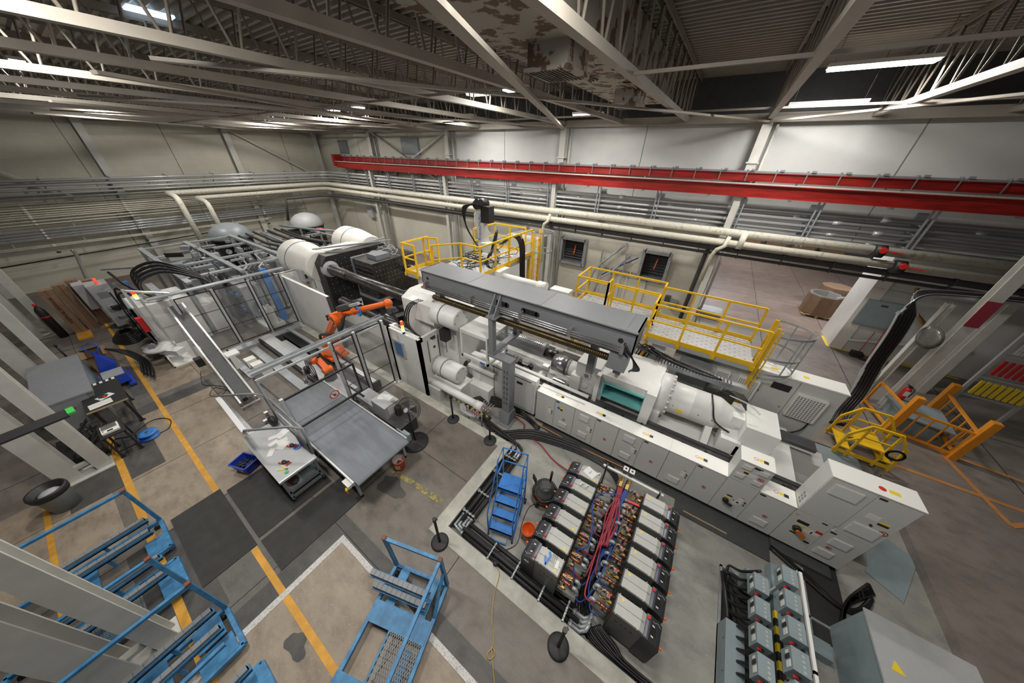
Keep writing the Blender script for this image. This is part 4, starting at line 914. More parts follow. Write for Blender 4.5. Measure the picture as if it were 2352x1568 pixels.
for (d0, d1, z0, z1, q) in ((3.25, 3.84, 1.12, 2.25, 0), (3.85, 4.37, 1.0, 2.25, 1), (3.25, 3.80, 0.0, 1.11, 2), (3.81, 4.37, 0.0, 0.99, 3)):
    b = B(); b.box(d0, d1, YF, YF+0.02, z0, z1)
    if q == 0: decal_vent(b, d0+0.1, 1.85, 0.38, 0.28)
    if q == 1: b.m(3).box(d0+0.02, d0+0.12, YF-0.004, YF, 2.17, 2.21); decal_vent(b, d0+0.06, 1.15, 0.38, 0.30); b.m(4).box(d0+0.1, d0+0.26, YF-0.004, YF, 1.65, 1.78); b.m(3).box(d0+0.28, d0+0.42, YF-0.004, YF, 1.6, 1.65); b.m(6).box(d0+0.28, d0+0.42, YF-0.004, YF, 1.65, 1.68); nosign(b, d0+0.44, 1.45, 0.06); b.m(3).cyl((d0+0.24, YF-0.02, 1.53), (d0+0.24, YF, 1.53), 0.02)
    if q == 2:
        r_ = b; b = B(); SUB.append(('rotary_switch', b)); b.m(3).cyl((d0+0.2, YF-0.06, 0.62), (d0+0.2, YF, 0.62), 0.07, n=12); b.m(8).bar((d0+0.2, YF-0.07, 0.62), (d0+0.36, YF-0.07, 0.52), 0.035, 0.06); b = r_; b.m(6).box(d0+0.14, d0+0.36, YF-0.004, YF, 0.72, 0.74); b.m(4).box(d0+0.3, d0+0.42, YF-0.004, YF, 0.58, 0.72); b.m(3).box(d0+0.12, d0+0.3, YF-0.004, YF, 0.79, 0.87); b.m(5).box(d0+0.02, d0+0.08, YF-0.004, YF, 0.99, 1.0)
        b.m(3).box(d0+0.16, d0+0.26, YF-0.004, YF, 0.42, 0.46); b.m(6).box(d0+0.16, d0+0.26, YF-0.004, YF, 0.46, 0.48); b.m(5).box(d0+0.44, d0+0.54, YF-0.004, YF, 0.72, 0.79); b.m(4).box(d0+0.4, d0+0.52, YF-0.004, YF, 0.62, 0.7); b.m(6).prism([(d0+0.34, 0.32), (d0+0.42, 0.32), (d0+0.38, 0.39)], YF-0.004, YF, 'Y'); b.m(3).box(d0+0.43, d0+0.52, YF-0.004, YF, 0.31, 0.36); b.box(d0+0.4, d0+0.48, YF-0.004, YF, 1.04, 1.07)
    if q == 3: b.m(3).box(d0+0.02, d0+0.11, YF-0.004, YF, 0.91, 0.95); decal_vent(b, d0+0.12, 0.6, 0.28, 0.22); decal_vent(b, d0+0.08, 0.18, 0.26, 0.2); nosign(b, d0+0.2, 0.48)
    flush(b.build('door', CM+['conecap'], t, world=True))
# dark plinth plates under and before the cabinets
b = B(); b.box(-2.8, 4.3, 5.85, 6.1, -0.2, -0.02); b.box(1.4, 3.3, 5.25, 5.85, -0.2, -0.17); b.m(1).box(1.6, 2.5, 5.35, 5.38, -0.17, -0.155); b.m(0).box(3.3, 4.3, 5.55, 5.85, -0.2, -0.1)
b.box(-2.5, 1.4, 5.6, 5.85, -0.2, -0.18)
single('plinth_plate', ['darkgrey', 'wood'], b, 'dark metal plate along the foot of the cabinets', 'floor plate')

# ---------------------------------------------------------------- rear cabinets
t = thing('rear_cabinet', 'long white cabinet with perforated vents behind the injection unit', 'cabinet', (2.4, 9.3, 0.3))
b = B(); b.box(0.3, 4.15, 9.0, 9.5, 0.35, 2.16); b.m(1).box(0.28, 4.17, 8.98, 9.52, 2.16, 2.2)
b.m(2)
for x in (1.1, 2.35, 3.25): b.box(x, x+0.01, 8.99, 9.0, 0.4, 2.16)
for (x, z) in ((2.55, 1.5), (2.6, 0.6), (3.15, 1.2)): b.box(x, x+0.03, 8.985, 9.0, z, z+0.05)
b.m(3).box(2.75, 3.15, 8.985, 9.0, 1.75, 1.95)
b.m(4).box(2.6, 2.75, 9.2, 9.3, 2.2, 2.205); b.box(3.3, 3.42, 9.2, 9.3, 2.2, 2.205)
b.build('body', ['cabgrey', 'cabtop', 'midgrey', 'black', 'labelyellow'], t, world=True)
for x in (1.45, 2.0, 3.3):
    b = B(); w_ = 0.35 if x < 3 else 0.62; w_ = 0.5 if x == 2.0 else w_
    b.box(x, x+w_, 8.88, 9.0, 1.1, 1.85); b.m(1)
    for i in range(9):
        for j in range(12): b.box(x+0.03+i*(w_-0.06)/9, x+0.03+(i+0.6)*(w_-0.06)/9, 8.875, 8.88, 1.13+j*0.058, 1.165+j*0.058)
    b.build('vent_hood', ['cabtop', 'midgrey'], t, world=True)
b = B(); b.tube(smooth([(3.1, 9.0, 0.8), (3.2, 8.8, 0.6), (3.5, 8.8, 0.55), (3.8, 8.9, 0.75), (3.9, 9.0, 1.0)], 5), 0.02); b.build('cable', 'cable', t, world=True)
b = B(); b.box(3.0, 5.5, 8.0, 9.65, -0.2, 0.0); b.m(1).box(4.5, 4.62, 8.5, 8.6, 0, 0.004); b.box(4.2, 4.205, 8.0, 9.6, 0, 0.003)
single('platform_plate', ['bluegrey', 'labelyellow'], b, 'blue-grey painted deck plate behind the big cabinet', 'floor plate')
# ================================================================= YELLOW PLATFORMS
def rail_parts(t, runs, z, h=1.07, sp=0.95, w_=0.05, mt='yellow', toe=True, split=True):
    for pts in runs:
        hr = B(); mr = B(); tb = B(); n = len(pts)
        for i in range(n-1):
            p = Vector((*pts[i], 0)); q = Vector((*pts[i+1], 0)); e = Vector((0,0,1))
            hr.bar(p+e*(z+h), q+e*(z+h), w_); mr.bar(p+e*(z+h*0.52), q+e*(z+h*0.52), w_*0.8)
            if toe: tb.bar(p+e*(z+0.05), q+e*(z+0.05), 0.02, 0.14)
            L = (q-p).length; k = max(1, round(L/sp))
            for j in range(k+1):
                if j == 0 and i > 0: continue
                o = p.lerp(q, j/k); pb = B(); pb.bar(o+e*(z-0.1), o+e*(z+h), w_*1.15, w_*1.15, (1, 0, 0)); pb.box(o.x-0.05, o.x+0.05, o.y-0.05, o.y+0.05, z-0.12, z+0.0); pb.build('rail_post', mt, t, world=True)
        hr.build('hand_rail', mt, t, world=True); mr.build('mid_rail', mt, t, world=True)
        if toe: tb.build('toe_board', mt, t, world=True)
def treads(b, x0, x1, y0, y1, z):
    b.m(0).box(x0, x1, y0, y1, z-0.03, z); b.m(1)
    nx, ny = int((x1-x0)/0.12), int((y1-y0)/0.12)
    for i in range(nx):
        for j in range(ny):
            if (i+j) % 2: b.cbox(x0+0.06+i*0.12, y0+0.06+j*0.12, z+0.001, 0.07, 0.015, 0.004, 0.7 if i % 2 else -0.7)
    b.m(2).box(x0, x1, y0, y0+0.05, z-0.16, z-0.03); b.box(x0, x1, y1-0.05, y1, z-0.16, z-0.03)
    b.box(x0, x0+0.05, y0, y1, z-0.16, z-0.03); b.box(x1-0.05, x1, y0, y1, z-0.16, z-0.03)
Z2 = 2.35
t = thing('access_platform', 'long yellow-railed maintenance platform with a checker plate deck and caged ladder, over the rear cabinet', 'platform', (1, 10, 0))
b = B(); treads(b, -0.65, 2.1, 8.7, 10.3, Z2); treads(b, -3.4, -0.65, 9.55, 10.75, Z2); b.build('deck', ['alu', 'steel', 'lightgrey'], t, world=True)
rail_parts(t, [[(-0.65, 9.55), (-0.65, 8.7), (2.1, 8.7)], [(2.1, 10.3), (-0.65, 10.3), (-0.65, 10.75), (-3.4, 10.75), (-3.4, 9.55), (-2.3, 9.55)], [(-2.3, 9.55), (-2.3, 10.0)], [(-2.1, 9.55), (-0.65, 9.55)]], Z2)
b = B()
for (x, y) in ((-3.3, 9.65), (-3.3, 10.65), (-0.7, 10.65), (1.9, 9.65), (2.0, 10.2), (0.6, 10.2)): b.box(x-0.06, x+0.06, y-0.06, y+0.06, 0, Z2-0.16)
b.build('support_leg', 'yellow', t, world=True)
def ladder(t, x, y0, y1, z0, z1, nx=1):
    b = B()
    for y in (y0, y1): b.bar((x, y, z0), (x, y, z1), 0.04, 0.09, (1, 0, 0)); b.bar((x+0.1, y, z0+0.9), (x+0.1, y, z1-0.1), 0.025, 0.03, (1,0,0))
    b.build('ladder_rail', 'yellow', t, world=True)
    b = B(); z = z0+0.25
    while z < z1-0.2: b.box(x-0.02, x+0.02, y0, y1, z-0.015, z+0.015); z += 0.28
    b.build('rung', 'yellow', t, world=True)
ladder(t, 2.22, 8.85, 9.4, 0.0, 3.5)
b = B()
for z in (2.3, 2.75, 3.4):
    pts = [Vector((2.25+0.75*math.sin(a), 9.12-0.55*math.cos(a), z)) for a in [PI*i/14 for i in range(15)]]
    for i in range(14): b.bar(pts[i], pts[i+1], 0.012, 0.06)
for a in [PI*i/5 for i in range(1, 5)]: b.bar((2.25+0.74*math.sin(a), 9.12-0.54*math.cos(a), 2.28), (2.25+0.74*math.sin(a), 9.12-0.54*math.cos(a), 3.4), 0.03, 0.012)
b.build('safety_cage', 'galv', t, world=True)
# upper platform
Z1p = 3.2
t = thing('access_platform', 'raised yellow-railed platform full of looped cables around the white robot tower', 'platform', (-7.6, 9, 0))
b = B(); treads(b, -8.6, -6.5, 7.85, 11.6, Z1p); treads(b, -9.1, -7.4, 6.6, 7.85, Z1p); b.build('deck', ['alu', 'steel', 'lightgrey'], t, world=True)
rail_parts(t, [[(-8.0, 7.0), (-7.4, 7.85), (-6.5, 7.85), (-6.5, 11.5)], [(-8.6, 10.0), (-8.6, 11.6), (-6.9, 11.6)], [(-9.1, 7.85), (-9.1, 6.6), (-8.45, 6.6)], [(-9.1, 7.6), (-8.6, 7.85)]], Z1p)
b = B()
for (x, y) in ((-6.6, 11.5), (-8.5, 11.5), (-6.6, 9.1), (-8.5, 9.1)): b.box(x-0.06, x+0.06, y-0.06, y+0.06, 0, Z1p-0.16)
b.build('support_leg', 'yellow', t, world=True)
ladder(t, -6.2, 11.1, 11.65, 0.0, 4.3)
b = B()
for z in (3.5, 4.3):
    pts = [Vector((-6.15+0.7*math.sin(a), 11.37-0.5*math.cos(a), z)) for a in [PI*i/12 for i in range(13)]]
    for i in range(12): b.bar(pts[i], pts[i+1], 0.012, 0.05)
for a in (0.7, 1.57, 2.4): b.bar((-6.15+0.7*math.sin(a), 11.37-0.5*math.cos(a), 1.9), (-6.15+0.7*math.sin(a), 11.37-0.5*math.cos(a), 4.3), 0.03, 0.012)
b.build('safety_cage', 'galv', t, world=True)
# cables lying on and hanging over the upper platform
b = B()
for k in range(16):
    a = [(random.uniform(-8.2, -7.0), random.uniform(8.0, 10.8), Z1p+0.02)]
    for q in range(6): a.append((min(-6.6, max(-8.4, a[-1][0]+random.uniform(-.6, .6))), min(11.4, max(7.95, a[-1][1]+random.uniform(-.7, .7))), Z1p+random.uniform(0.02, .25)))
    b.tube(smooth(a, 5), 0.016, 5)
for k in range(5):
    c = (-6.62, 8.6+0.06*k, Z1p+0.42); b.tube([(c[0]+0.03*math.sin(i), c[1]+math.cos(i*PI/10)*(0.28+.02*k), c[2]+math.sin(i*PI/10)*(0.30+.02*k)) for i in range(20)], 0.012, 5, closed=True)
for k in range(9):
    y = 10.3+k*0.05; b.tube(smooth([(-7.0, y-.6, Z1p+0.7), (-6.7, y-.2, Z1p+1.0), (-6.42, y, Z1p+0.7), (-6.4, y+.1, Z1p-0.4), (-6.35, y+0.1, 1.6)], 5), 0.016, 5)
single('cable_loops', 'cable', b, 'tangle of black and grey cables lying on the upper yellow platform and hanging off its side', 'cables', kind='stuff')
# white linear robot standing behind the upper platform
t = thing('white_robot', 'white six-axis robot with a raised arm and blue lettering on the upper platform', 'robot', (-7.6, 9.9, Z1p))
b = B(); b.lathe((-7.5, 9.6, Z1p), [(0.38, 0), (0.38, 0.12), (0.3, 0.15), (0.27, 0.35)]); b.box(-7.75, -7.25, 9.4, 9.8, Z1p+0.3, Z1p+0.75); b.build('base', 'white', t, world=True, bevel=0.03)
b = B(); b.prism([(-8.0, 3.9), (-7.6, 3.8), (-7.72, 5.3), (-7.8, 5.55), (-8.05, 5.5), (-8.1, 5.3)], 9.55, 9.85, 'Y'); b.build('upper_arm', 'white', t, world=True, bevel=0.05)
b = B(); b.cyl((-7.85, 9.35, 5.35), (-7.85, 10.0, 5.35), 0.17); b.cyl((-7.65, 9.5, 5.45), (-7.65, 9.15, 5.5), 0.11); b.cyl((-7.45, 9.5, 5.45), (-7.45, 9.15, 5.5), 0.11); b.box(-7.75, -7.35, 9.5, 9.85, 4.7, 5.3); b.build('wrist_motor', 'black', t, world=True)
b = B()
for k in range(5): b.tube(smooth([(-7.9, 9.4-.05*k, 5.4), (-8.3-.05*k, 9.3, 5.2), (-8.4, 9.3, 4.6), (-8.1, 9.4, 4.0), (-7.6, 9.3, 3.6)], 5), 0.03, 6)
b.tube(smooth([(-7.2, 9.7, 3.9), (-6.9, 9.4, 4.5), (-6.85, 9.2, 4.3), (-7.0, 9.1, 3.6)], 6), 0.05, 6)
b.build('dress_pack', 'cable', t, world=True)
text('KraussMaffei', 0.2, (-7.86, 9.545, 4.5), (0, -1, 0.0), (-1, 0, 0.05), 'labelblue', t)
# yellow step stool at the right end
t = thing('yellow_stair', 'yellow steel crossover steps with handrails and a coiled cable at the right', 'steps', (5.45, 9.9, 0))
for k, (x0, x1, z) in enumerate(((4.95, 5.2, 0.28), (5.2, 5.75, 0.55), (5.75, 6.0, 0.28))): b = B(); b.box(x0, x1, 9.55, 10.35, z-0.03, z); b.build('step', 'yellow', t, world=True)
for y in (9.55, 10.35):
    b = B(); pts = [(4.95, y, 0.0), (4.95, y, 0.75), (5.2, y, 1.2), (5.75, y, 1.2), (6.0, y, 0.8), (6.05, y, 0.0)]
    for i in range(5): b.bar(pts[i], pts[i+1], 0.055, 0.055)
    b.bar((5.2, y, 0), (5.2, y, 1.2), 0.045); b.bar((5.75, y, 0), (5.75, y, 1.2), 0.045); b.bar((4.95, y, 0.45), (5.2, y, 0.75), 0.04); b.bar((5.2, y, 0.8), (5.75, y, 0.8), 0.04); b.bar((5.75, y, 0.75), (6.0, y, 0.45), 0.04); b.bar((4.9, y, 0.12), (6.05, y, 0.12), 0.04, 0.1)
    b.build('side_frame', 'yellow', t, world=True)
b = B()
for k in range(6): b.tube([(5.9+math.cos(i*PI/8)*(0.13+k*.008), 9.5, 0.6+math.sin(i*PI/8)*(0.13+k*.008)) for i in range(16)], 0.01, 5, closed=True)
single('cable_coil', 'cable', b, 'coiled black cable hanging on the yellow crossover steps', 'cable')
# orange dock barrier
t = thing('dock_barrier', 'orange steel dock guard with two thick posts and a barred gate at the far right', 'barrier', (7.3, 12, 0))
for (p, q) in (((6.5, 11.45, 0), (6.5, 11.45, 1.45)), ((7.75, 11.2, 0), (7.75, 11.2, 1.45)), ((7.9, 13.3, 0), (7.9, 13.3, 1.3))):
    b = B(); b.bar(p, q, 0.16, 0.16, (1, 0, 0)); b.build('post', 'orange', t, world=True)
b = B()
for z in (0.15, 0.95): b.bar((6.5, 11.45, z), (7.75, 11.2, z), 0.06); b.bar((6.3, 12.8, z), (6.5, 11.5, z), 0.06); b.bar((7.75, 11.2, z), (7.9, 13.3, z), 0.06)
for k in range(1, 5): b.bar((6.5+k*0.25, 11.45-k*0.05, 0.15), (6.5+k*0.25, 11.45-k*0.05, 0.95), 0.03)
for k in range(1, 6): b.bar((7.75+k*0.025, 11.2+k*0.35, 0.15), (7.75+k*0.025, 11.2+k*0.35, 0.95), 0.03)
b.bar((6.3, 12.8, 0), (6.3, 12.8, 0.95), 0.06)
b.build('gate', 'orange', t, world=True)
b = B(); b.prism([(6.65, 11.7), (7.65, 11.5), (7.75, 12.72), (6.55, 12.72)], 0.55, 0.6); b.box(6.7, 7.6, 11.8, 12.6, 0, 0.55)
single('lift_table', 'bluegrey', b, 'grey lift table inside the orange guard', 'lift table')
# cable tray coming down beside the opening, with black cables
t = thing('cable_ladder', 'tall curved steel cable tray full of thick black cables at the right', 'cable tray', (5.2, 11.5, 0))
path = smooth([(5.3, 11.0, 0.05), (5.55, 11.7, 0.12), (5.8, 12.3, 0.6), (5.75, 12.6, 1.6), (5.66, 12.6, 2.6), (5.55, 12.6, 3.3), (5.5, 12.7, 3.65), (5.6, 12.9, 3.85), (6.0, 13.1, 3.92), (7.0, 13.4, 3.95), (9.0, 13.9, 3.95)], 5)
def toff(i, s):
    q = min(1, max(0, (path[i].z-3.3)/0.55)); return Vector((s*(1-q), s*(0.35*(1-q)+q), 0))
for s in (-0.2, 0.2):
    b = B()
    for i in range(len(path)-1): b.bar(path[i]+toff(i, s), path[i+1]+toff(i+1, s), 0.015, 0.12)
    b.build('tray_side', 'galv', t, world=True)
b = B()
for i in range(0, len(path)-1, 2):
    b.bar(path[i]+toff(i, -0.2)+Vector((0, 0.04, 0)), path[i]+toff(i, 0.2)+Vector((0, 0.04, 0)), 0.04, 0.02)
b.build('tray_rung', 'galv', t, world=True)
for k in range(9):
    b = B(); s = -0.16+k*0.04
    b.tube([p+toff(i, s)+Vector((0, -0.03-0.02*(k % 2), 0.03)) for i, p in enumerate(path)], 0.024, 6)
    single('power_cable', 'cable', b, 'thick black power cable lying in the curved tray at the right', 'cable', 'power cables in the curved tray')
# mirror, extinguisher, broom
t = thing('convex_mirror', 'round convex mirror beside the white column at the right', 'mirror', (6.3, 12.75, 2.0))
mc = PY(2135, 775, 12.6); b = B(); b.lathe((0, 0, 0), [(0.0, -0.05), (0.2, -0.035), (0.34, 0.0), (0.0, 0.01)], 'Y', 28); b.xf(Matrix.Translation(mc) @ Matrix.Rotation(R(-68), 4, 'Z')); b.build('mirror_face', 'paintedReflection', t, world=True)
b = B(); b.bar(mc+Vector((0.01, 0.01, 0)), (6.35, 13.05, mc.z), 0.04); b.build('bracket', 'darkgrey', t, world=True)
for (cx, cy, lab) in ((6.75, 13.75, 0),):
    b = B(); hcol(b, 6.35, 13.1, 0, 3.7, 0.16, True); hcol(b, 6.85, 12.95, 0, 8.2, 0.25)
    struct('column_east_1', 'column', b)
    b = B(); b.box(6.72, 6.98, 12.79, 12.82, 3.25, 4.0); single('crane_sign', 'redhose', b, 'dark red panel high on the white column at the right', 'sign')
t = thing('fire_extinguisher', 'red fire extinguisher hanging on the white column at the right', 'fire extinguisher', (6.85, 12.7, 0.6))
b = B(); b.lathe((6.85, 12.72, 0.6), [(0.08, 0), (0.09, 0.02), (0.09, 0.38), (0.06, 0.44), (0.03, 0.46)]); b.build('body', 'red', t, world=True)
b = B(); b.box(6.82, 6.88, 12.69, 12.75, 1.06, 1.12); b.bar((6.85, 12.72, 1.12), (6.75, 12.7, 1.16), 0.02); b.tube([(6.9, 12.72, 1.1), (6.97, 12.68, 1.0), (6.96, 12.68, 0.75)], 0.012, 5); b.build('valve', 'black', t, world=True)
b = B(); b.box(6.8, 6.9, 12.62, 12.632, 0.78, 0.95); b.build('label_plate', 'paper', t, world=True)
t = thing('broom', 'red-handled broom leaning on the wall past the opening', 'broom', (7.15, 16.6, 0))
b = B(); b.bar((7.0, 16.45, 0.0), (7.4, 16.3, 0.0), 0.1, 0.16); b.build('bristle_head', 'black', t, world=True); b = B(); b.cyl((7.2, 16.4, 0.1), (7.25, 16.95, 1.45), 0.014, n=6); b.build('handle', 'red', t, world=True)
t = thing('dust_pan', 'black long-handled dust pan beside the red broom', 'dust pan', (6.9, 16.6, 0))
b = B(); b.box(6.75, 7.1, 16.5, 16.8, 0.0, 0.2); b.build('pan', 'black', t, world=True); b = B(); b.cyl((6.95, 16.7, 0.2), (7.05, 16.95, 1.1), 0.012, n=6); b.build('handle', 'red', t, world=True)
# cartons behind the opening
def octo(b, x, y, r, z0, z1, open_=False):
    pts = [(x+math.cos(PI/8+k*PI/4)*r, y+math.sin(PI/8+k*PI/4)*r) for k in range(8)]
    if not open_: b.prism(pts, z0, z1)
    else:
        inn = [(x+(p[0]-x)*0.95, y+(p[1]-y)*0.95) for p in pts]
        for i in range(8):
            j = (i+1) % 8; b.quad((*pts[i], z0), (*pts[j], z0), (*pts[j], z1), (*pts[i], z1)); b.quad((*inn[i], z0+.1), (*inn[j], z0+.1), (*inn[j], z1), (*inn[i], z1)); b.quad((*pts[i], z1), (*pts[j], z1), (*inn[j], z1), (*inn[i], z1))
        b.prism(inn, z0+.1, z0+.12)
for i, (x, y, r, z1, op, lab) in enumerate(((6.15, 20.9, 0.68, 1.15, True, 'open brown octagonal carton with a clear plastic liner on a pallet'), (7.0, 22.9, 0.7, 1.15, False, 'closed brown octagonal carton behind the open one'), (7.6, 21.5, 0.5, 0.9, False, 'closed brown octagonal carton half hidden by the white wall end'))):
    t = thing('octagonal_carton', lab, 'carton', (x, y, 0.12), 0, 'cartons behind the opening')
    b = B(); octo(b, x, y, r, 0.13, z1, op); b.build('box', 'cardboard', t, world=True)
    if op: b = B(); octo(b, x, y, r*0.93, 0.3, z1+0.06, True); b.build('liner', 'plastic', t, world=True)
    b = B()
    for k in range(5): b.box(x-0.62, x+0.62, y-0.62+k*0.28, y-0.52+k*0.28, 0.1, 0.125)
    for k in range(3): b.box(x-0.62+k*0.57, x-0.52+k*0.57, y-0.62, y+0.62, 0.0, 0.1)
    single('pallet', 'wood', b, ['wooden pallet under the open carton', 'wooden pallet under the rear closed carton', 'wooden pallet under the carton by the wall end'][i], 'pallet')
b = B(); b.tube(smooth([(6.6, 20.8, 1.1), (6.9, 20.4, 1.3), (6.8, 20.0, 0.8), (7.0, 19.6, 0.3), (6.4, 19.2, 0.05)], 6), 0.05, 8); single('suction_hose', 'seethrough', b, 'clear suction hose hanging out of the open carton', 'hose')
t = thing('wrapped_pallet', 'low white pallet load wrapped in clear film just past the opening', 'pallet load', (1.3, 17.4, 0))
b = B(); b.box(0.8, 1.9, 16.9, 17.8, 0.0, 0.14); b.build('pallet_base', 'wood', t, world=True); b = B(); b.box(0.85, 1.85, 16.95, 17.75, 0.14, 0.32); b.build('load', 'wallgrey', t, world=True); b = B(); b.box(0.84, 1.86, 16.94, 17.76, 0.14, 0.35); b.build('film', 'plastic', t, world=True)
for i in range(4):
    b = B(); b.box(2.6+i*1.8, 4.0+i*1.8, 33.5, 34.8, 0, 1.3); single('carton', 'cardboard', b, 'brown carton far behind the opening, %s of the row from the left' % ['first', 'second', 'third', 'fourth'][i], 'carton', 'far cartons')
# supply rack at the far right
t = thing('pipe_rack', 'tall rack with rows of red, yellow and white tubes at the far right edge', 'rack', (9, 13.5, 0))
b = B()
for x in (8.4, 9.6): b.bar((x, 13.9, 0), (x, 13.9, 4.6), 0.08, 0.08, (1, 0, 0))
for z in (0.8, 1.5, 2.3, 3.0, 3.8, 4.4): b.bar((8.4, 13.9, z), (9.6, 13.9, z), 0.06, 0.06)
b.build('frame', 'lightgrey', t, world=True)
for r in range(4):
    b = B(); b.m([2, 0, 1, 1][r])
    for k in range(8): x = 8.52+k*0.135; b.box(x, x+0.07, 13.8, 13.86, 0.9+r*0.75, 1.4+r*0.75); 
    b.build('tube_row', ['red', 'seethrough', 'labelyellow'], t, world=True)
b = B(); b.tube(smooth([(7.0, 16.5, 3.2), (7.1, 16.2, 2.6), (7.5, 16.0, 2.2), (7.9, 16.2, 1.9), (8.3, 16.5, 1.8)], 5), 0.06, 8); single('yellow_hose', 'brass', b, 'yellow corrugated hose behind the curved cable tray', 'hose')
# ================================================================= PIT: TEMPERATURE UNITS, HOSES, LADDER
PF = -0.2
def make_unit():
    # control end towards -x, pipe end towards +x
    t = thing('temperature_unit', 'x', 'temperature control unit', (0, 0, PF))
    L, W, H = 0.74, 0.30, 0.98
    b = B(); b.prism([(-0.10, 0.08), (0.37, 0.08), (0.37, H-0.01), (-0.02, H-0.01), (-0.10, H-0.05)], -W/2, W/2, 'Y'); b.m(1)
    for k in range(4): b.box(0.02+k*0.08, 0.06+k*0.08, -W/2-0.003, -W/2, 0.72, 0.75); b.box(0.02+k*0.08, 0.06+k*0.08, W/2, W/2+0.003, 0.72, 0.75)
    b.box(0.0, 0.12, -W/2-0.002, -W/2, 0.55, 0.56)
    for k in range(8): b.box(-0.05+k*0.05, -0.02+k*0.05, -W/2-0.002, -W/2, 0.14, 0.17)
    b.build('side_casing', ['chillerside', 'black'], t)
    b = B(); b.prism([(-0.10, H-0.04), (-0.03, H), (0.365, H), (0.365, H+0.012), (-0.03, H+0.012), (-0.10, H-0.028)], -W/2+0.01, W/2-0.01, 'Y'); b.m(1).box(-0.08, 0.36, -0.003, 0.003, H+0.010, H+0.0135)
    b.m(2).prism([(0.25, -0.11), (0.31, -0.11), (0.28, -0.06)], H+0.012, H+0.0145, 'Z')
    for (x, y) in ((0.34, -0.15), (0.34, 0.15), (0.0, -0.15), (0.0, 0.15)): b.m(3).box(x-0.006, x+0.006, y-0.006, y+0.006, H+0.012, H+0.014)
    b.build('top_cover', ['chillertop', 'darkgrey', 'labelyellow', 'paper'], t)
    b = B(); pr = [(-0.10, 0.06), (-0.10, H-0.02), (-0.17, H-0.015), (-0.30, H-0.07), (-0.365, H-0.16), (-0.37, 0.12), (-0.34, 0.06)]
    b.prism(pr, -W/2-0.018, W/2+0.018, 'Y'); b.m(1).prism([(-0.105, H-0.018), (-0.145, H-0.014), (-0.145, H-0.004), (-0.105, H-0.008)], -W/2-0.005, W/2+0.005, 'Y')
    b.m(2).quad((-0.19, -0.03, H-0.0155), (-0.19, 0.06, H-0.0155), (-0.27, 0.06, H-0.049), (-0.27, -0.03, H-0.049))
    b.m(3)
    for y in (-0.06, 0.08): b.quad((-0.2, y, H-0.017), (-0.2, y+0.02, H-0.017), (-0.24, y+0.02, H-0.034), (-0.24, y, H-0.034))
    b.box(-0.3, -0.2, -W/2-0.022, -W/2-0.017, 0.72, 0.77); b.m(4).box(-0.28, -0.24, -W/2-0.022, -W/2-0.017, 0.60, 0.65); b.m(3)
    for q in range(8): a = q*0.09; b.bar((-0.20-0.016*q, -0.11+0.012*math.sin(q), H-0.012-0.0065*q), (-0.216-0.016*q, -0.11+0.012*math.sin(q+1), H-0.0185-0.0065*q), 0.004, 0.003)
    b.build('control_panel', ['chillerdark', 'silverband', 'black', 'paper', 'labelblue'], t, bevel=0.01)
    b = B(); b.cyl((-0.125, -0.1, H-0.01), (-0.125, -0.1, H+0.02), 0.012, n=8); b.cyl((-0.125, -0.1, H+0.02), (-0.125, -0.1, H+0.045), 0.024, n=12); b.build('emergency_button', 'red', t)
    b = B(); b.cyl((-0.37, 0.1, 0.78), (-0.41, 0.1, 0.78), 0.02, n=8); b.build('main_switch', 'robotorange', t)
    b = B()
    for x in (-0.3, 0.28):
        for y in (-0.14, 0.14): b.cyl((x, y-0.02, 0.04), (x, y+0.02, 0.04), 0.04, n=10)
    b.build('caster', 'black', t)
    b = B(); b.box(0.37, 0.385, -W/2, W/2, 0.1, H); b.box(0.385, 0.6, -0.15, -0.12, 0.45, 0.48); b.build('rear_plate', 'darkgrey', t)
    # copper pipework
    for (y, z) in ((-0.09, 0.86), (0.08, 0.72)):
        b = B(); b.cyl((0.38, y, z), (0.66, y, z), 0.026, n=10); b.cyl((0.44, y, z), (0.47, y, z), 0.034, n=8); b.cyl((0.56, y, z), (0.6, y, z), 0.034, n=8); b.cyl((0.5, y, z), (0.5, y, z-0.16), 0.02, n=8)
        b.build('copper_pipe', 'copper', t)
        b = B(); b.tube([(0.64, y, z), (0.70, y, z), (0.725, y, z-0.03), (0.725, y, z-0.12)], 0.033, 8); b.cyl((0.725, y, z-0.11), (0.725, y, z-0.15), 0.037, n=10)
        b.build('elbow', 'galv', t)
    b = B(); b.cyl((0.38, 0.0, 0.8), (0.52, 0.0, 0.8), 0.015, n=8); b.box(0.42, 0.47, -0.02, 0.02, 0.78, 0.84); b.tube([(0.5, 0.04, 0.8), (0.58, 0.02, 0.78), (0.63, -0.01, 0.8)], 0.016, 6); b.cyl((0.4, -0.14, 0.7), (0.55, -0.14, 0.7), 0.014, n=8); b.box(0.47, 0.52, -0.16, -0.12, 0.68, 0.75); b.bar((0.52, 0.0, 0.85), (0.6, 0.03, 0.86), 0.015)
    b.build('brass_valve', 'brass', t)
    b = B(); b.cbox(0.5, -0.03, 0.9, 0.055, 0.05, 0.06); b.m(1).box(0.485, 0.515, -0.045, -0.015, 0.93, 0.935); b.build('solenoid', ['bluegrey', 'red'], t)
    b = B(); b.tube(smooth([(0.54, -0.05, 0.9), (0.56, -0.06, 0.97), (0.6, -0.05, 0.95), (0.62, -0.04, 0.82), (0.6, -0.05, 0.72)], 4), 0.010, 5); b.build('braided_hose', 'alu', t)
    return t
u0 = make_unit()
ln = ['farthest', 'second from the far end', 'third from the far end', 'fourth from the far end', 'second from the near end', 'nearest']
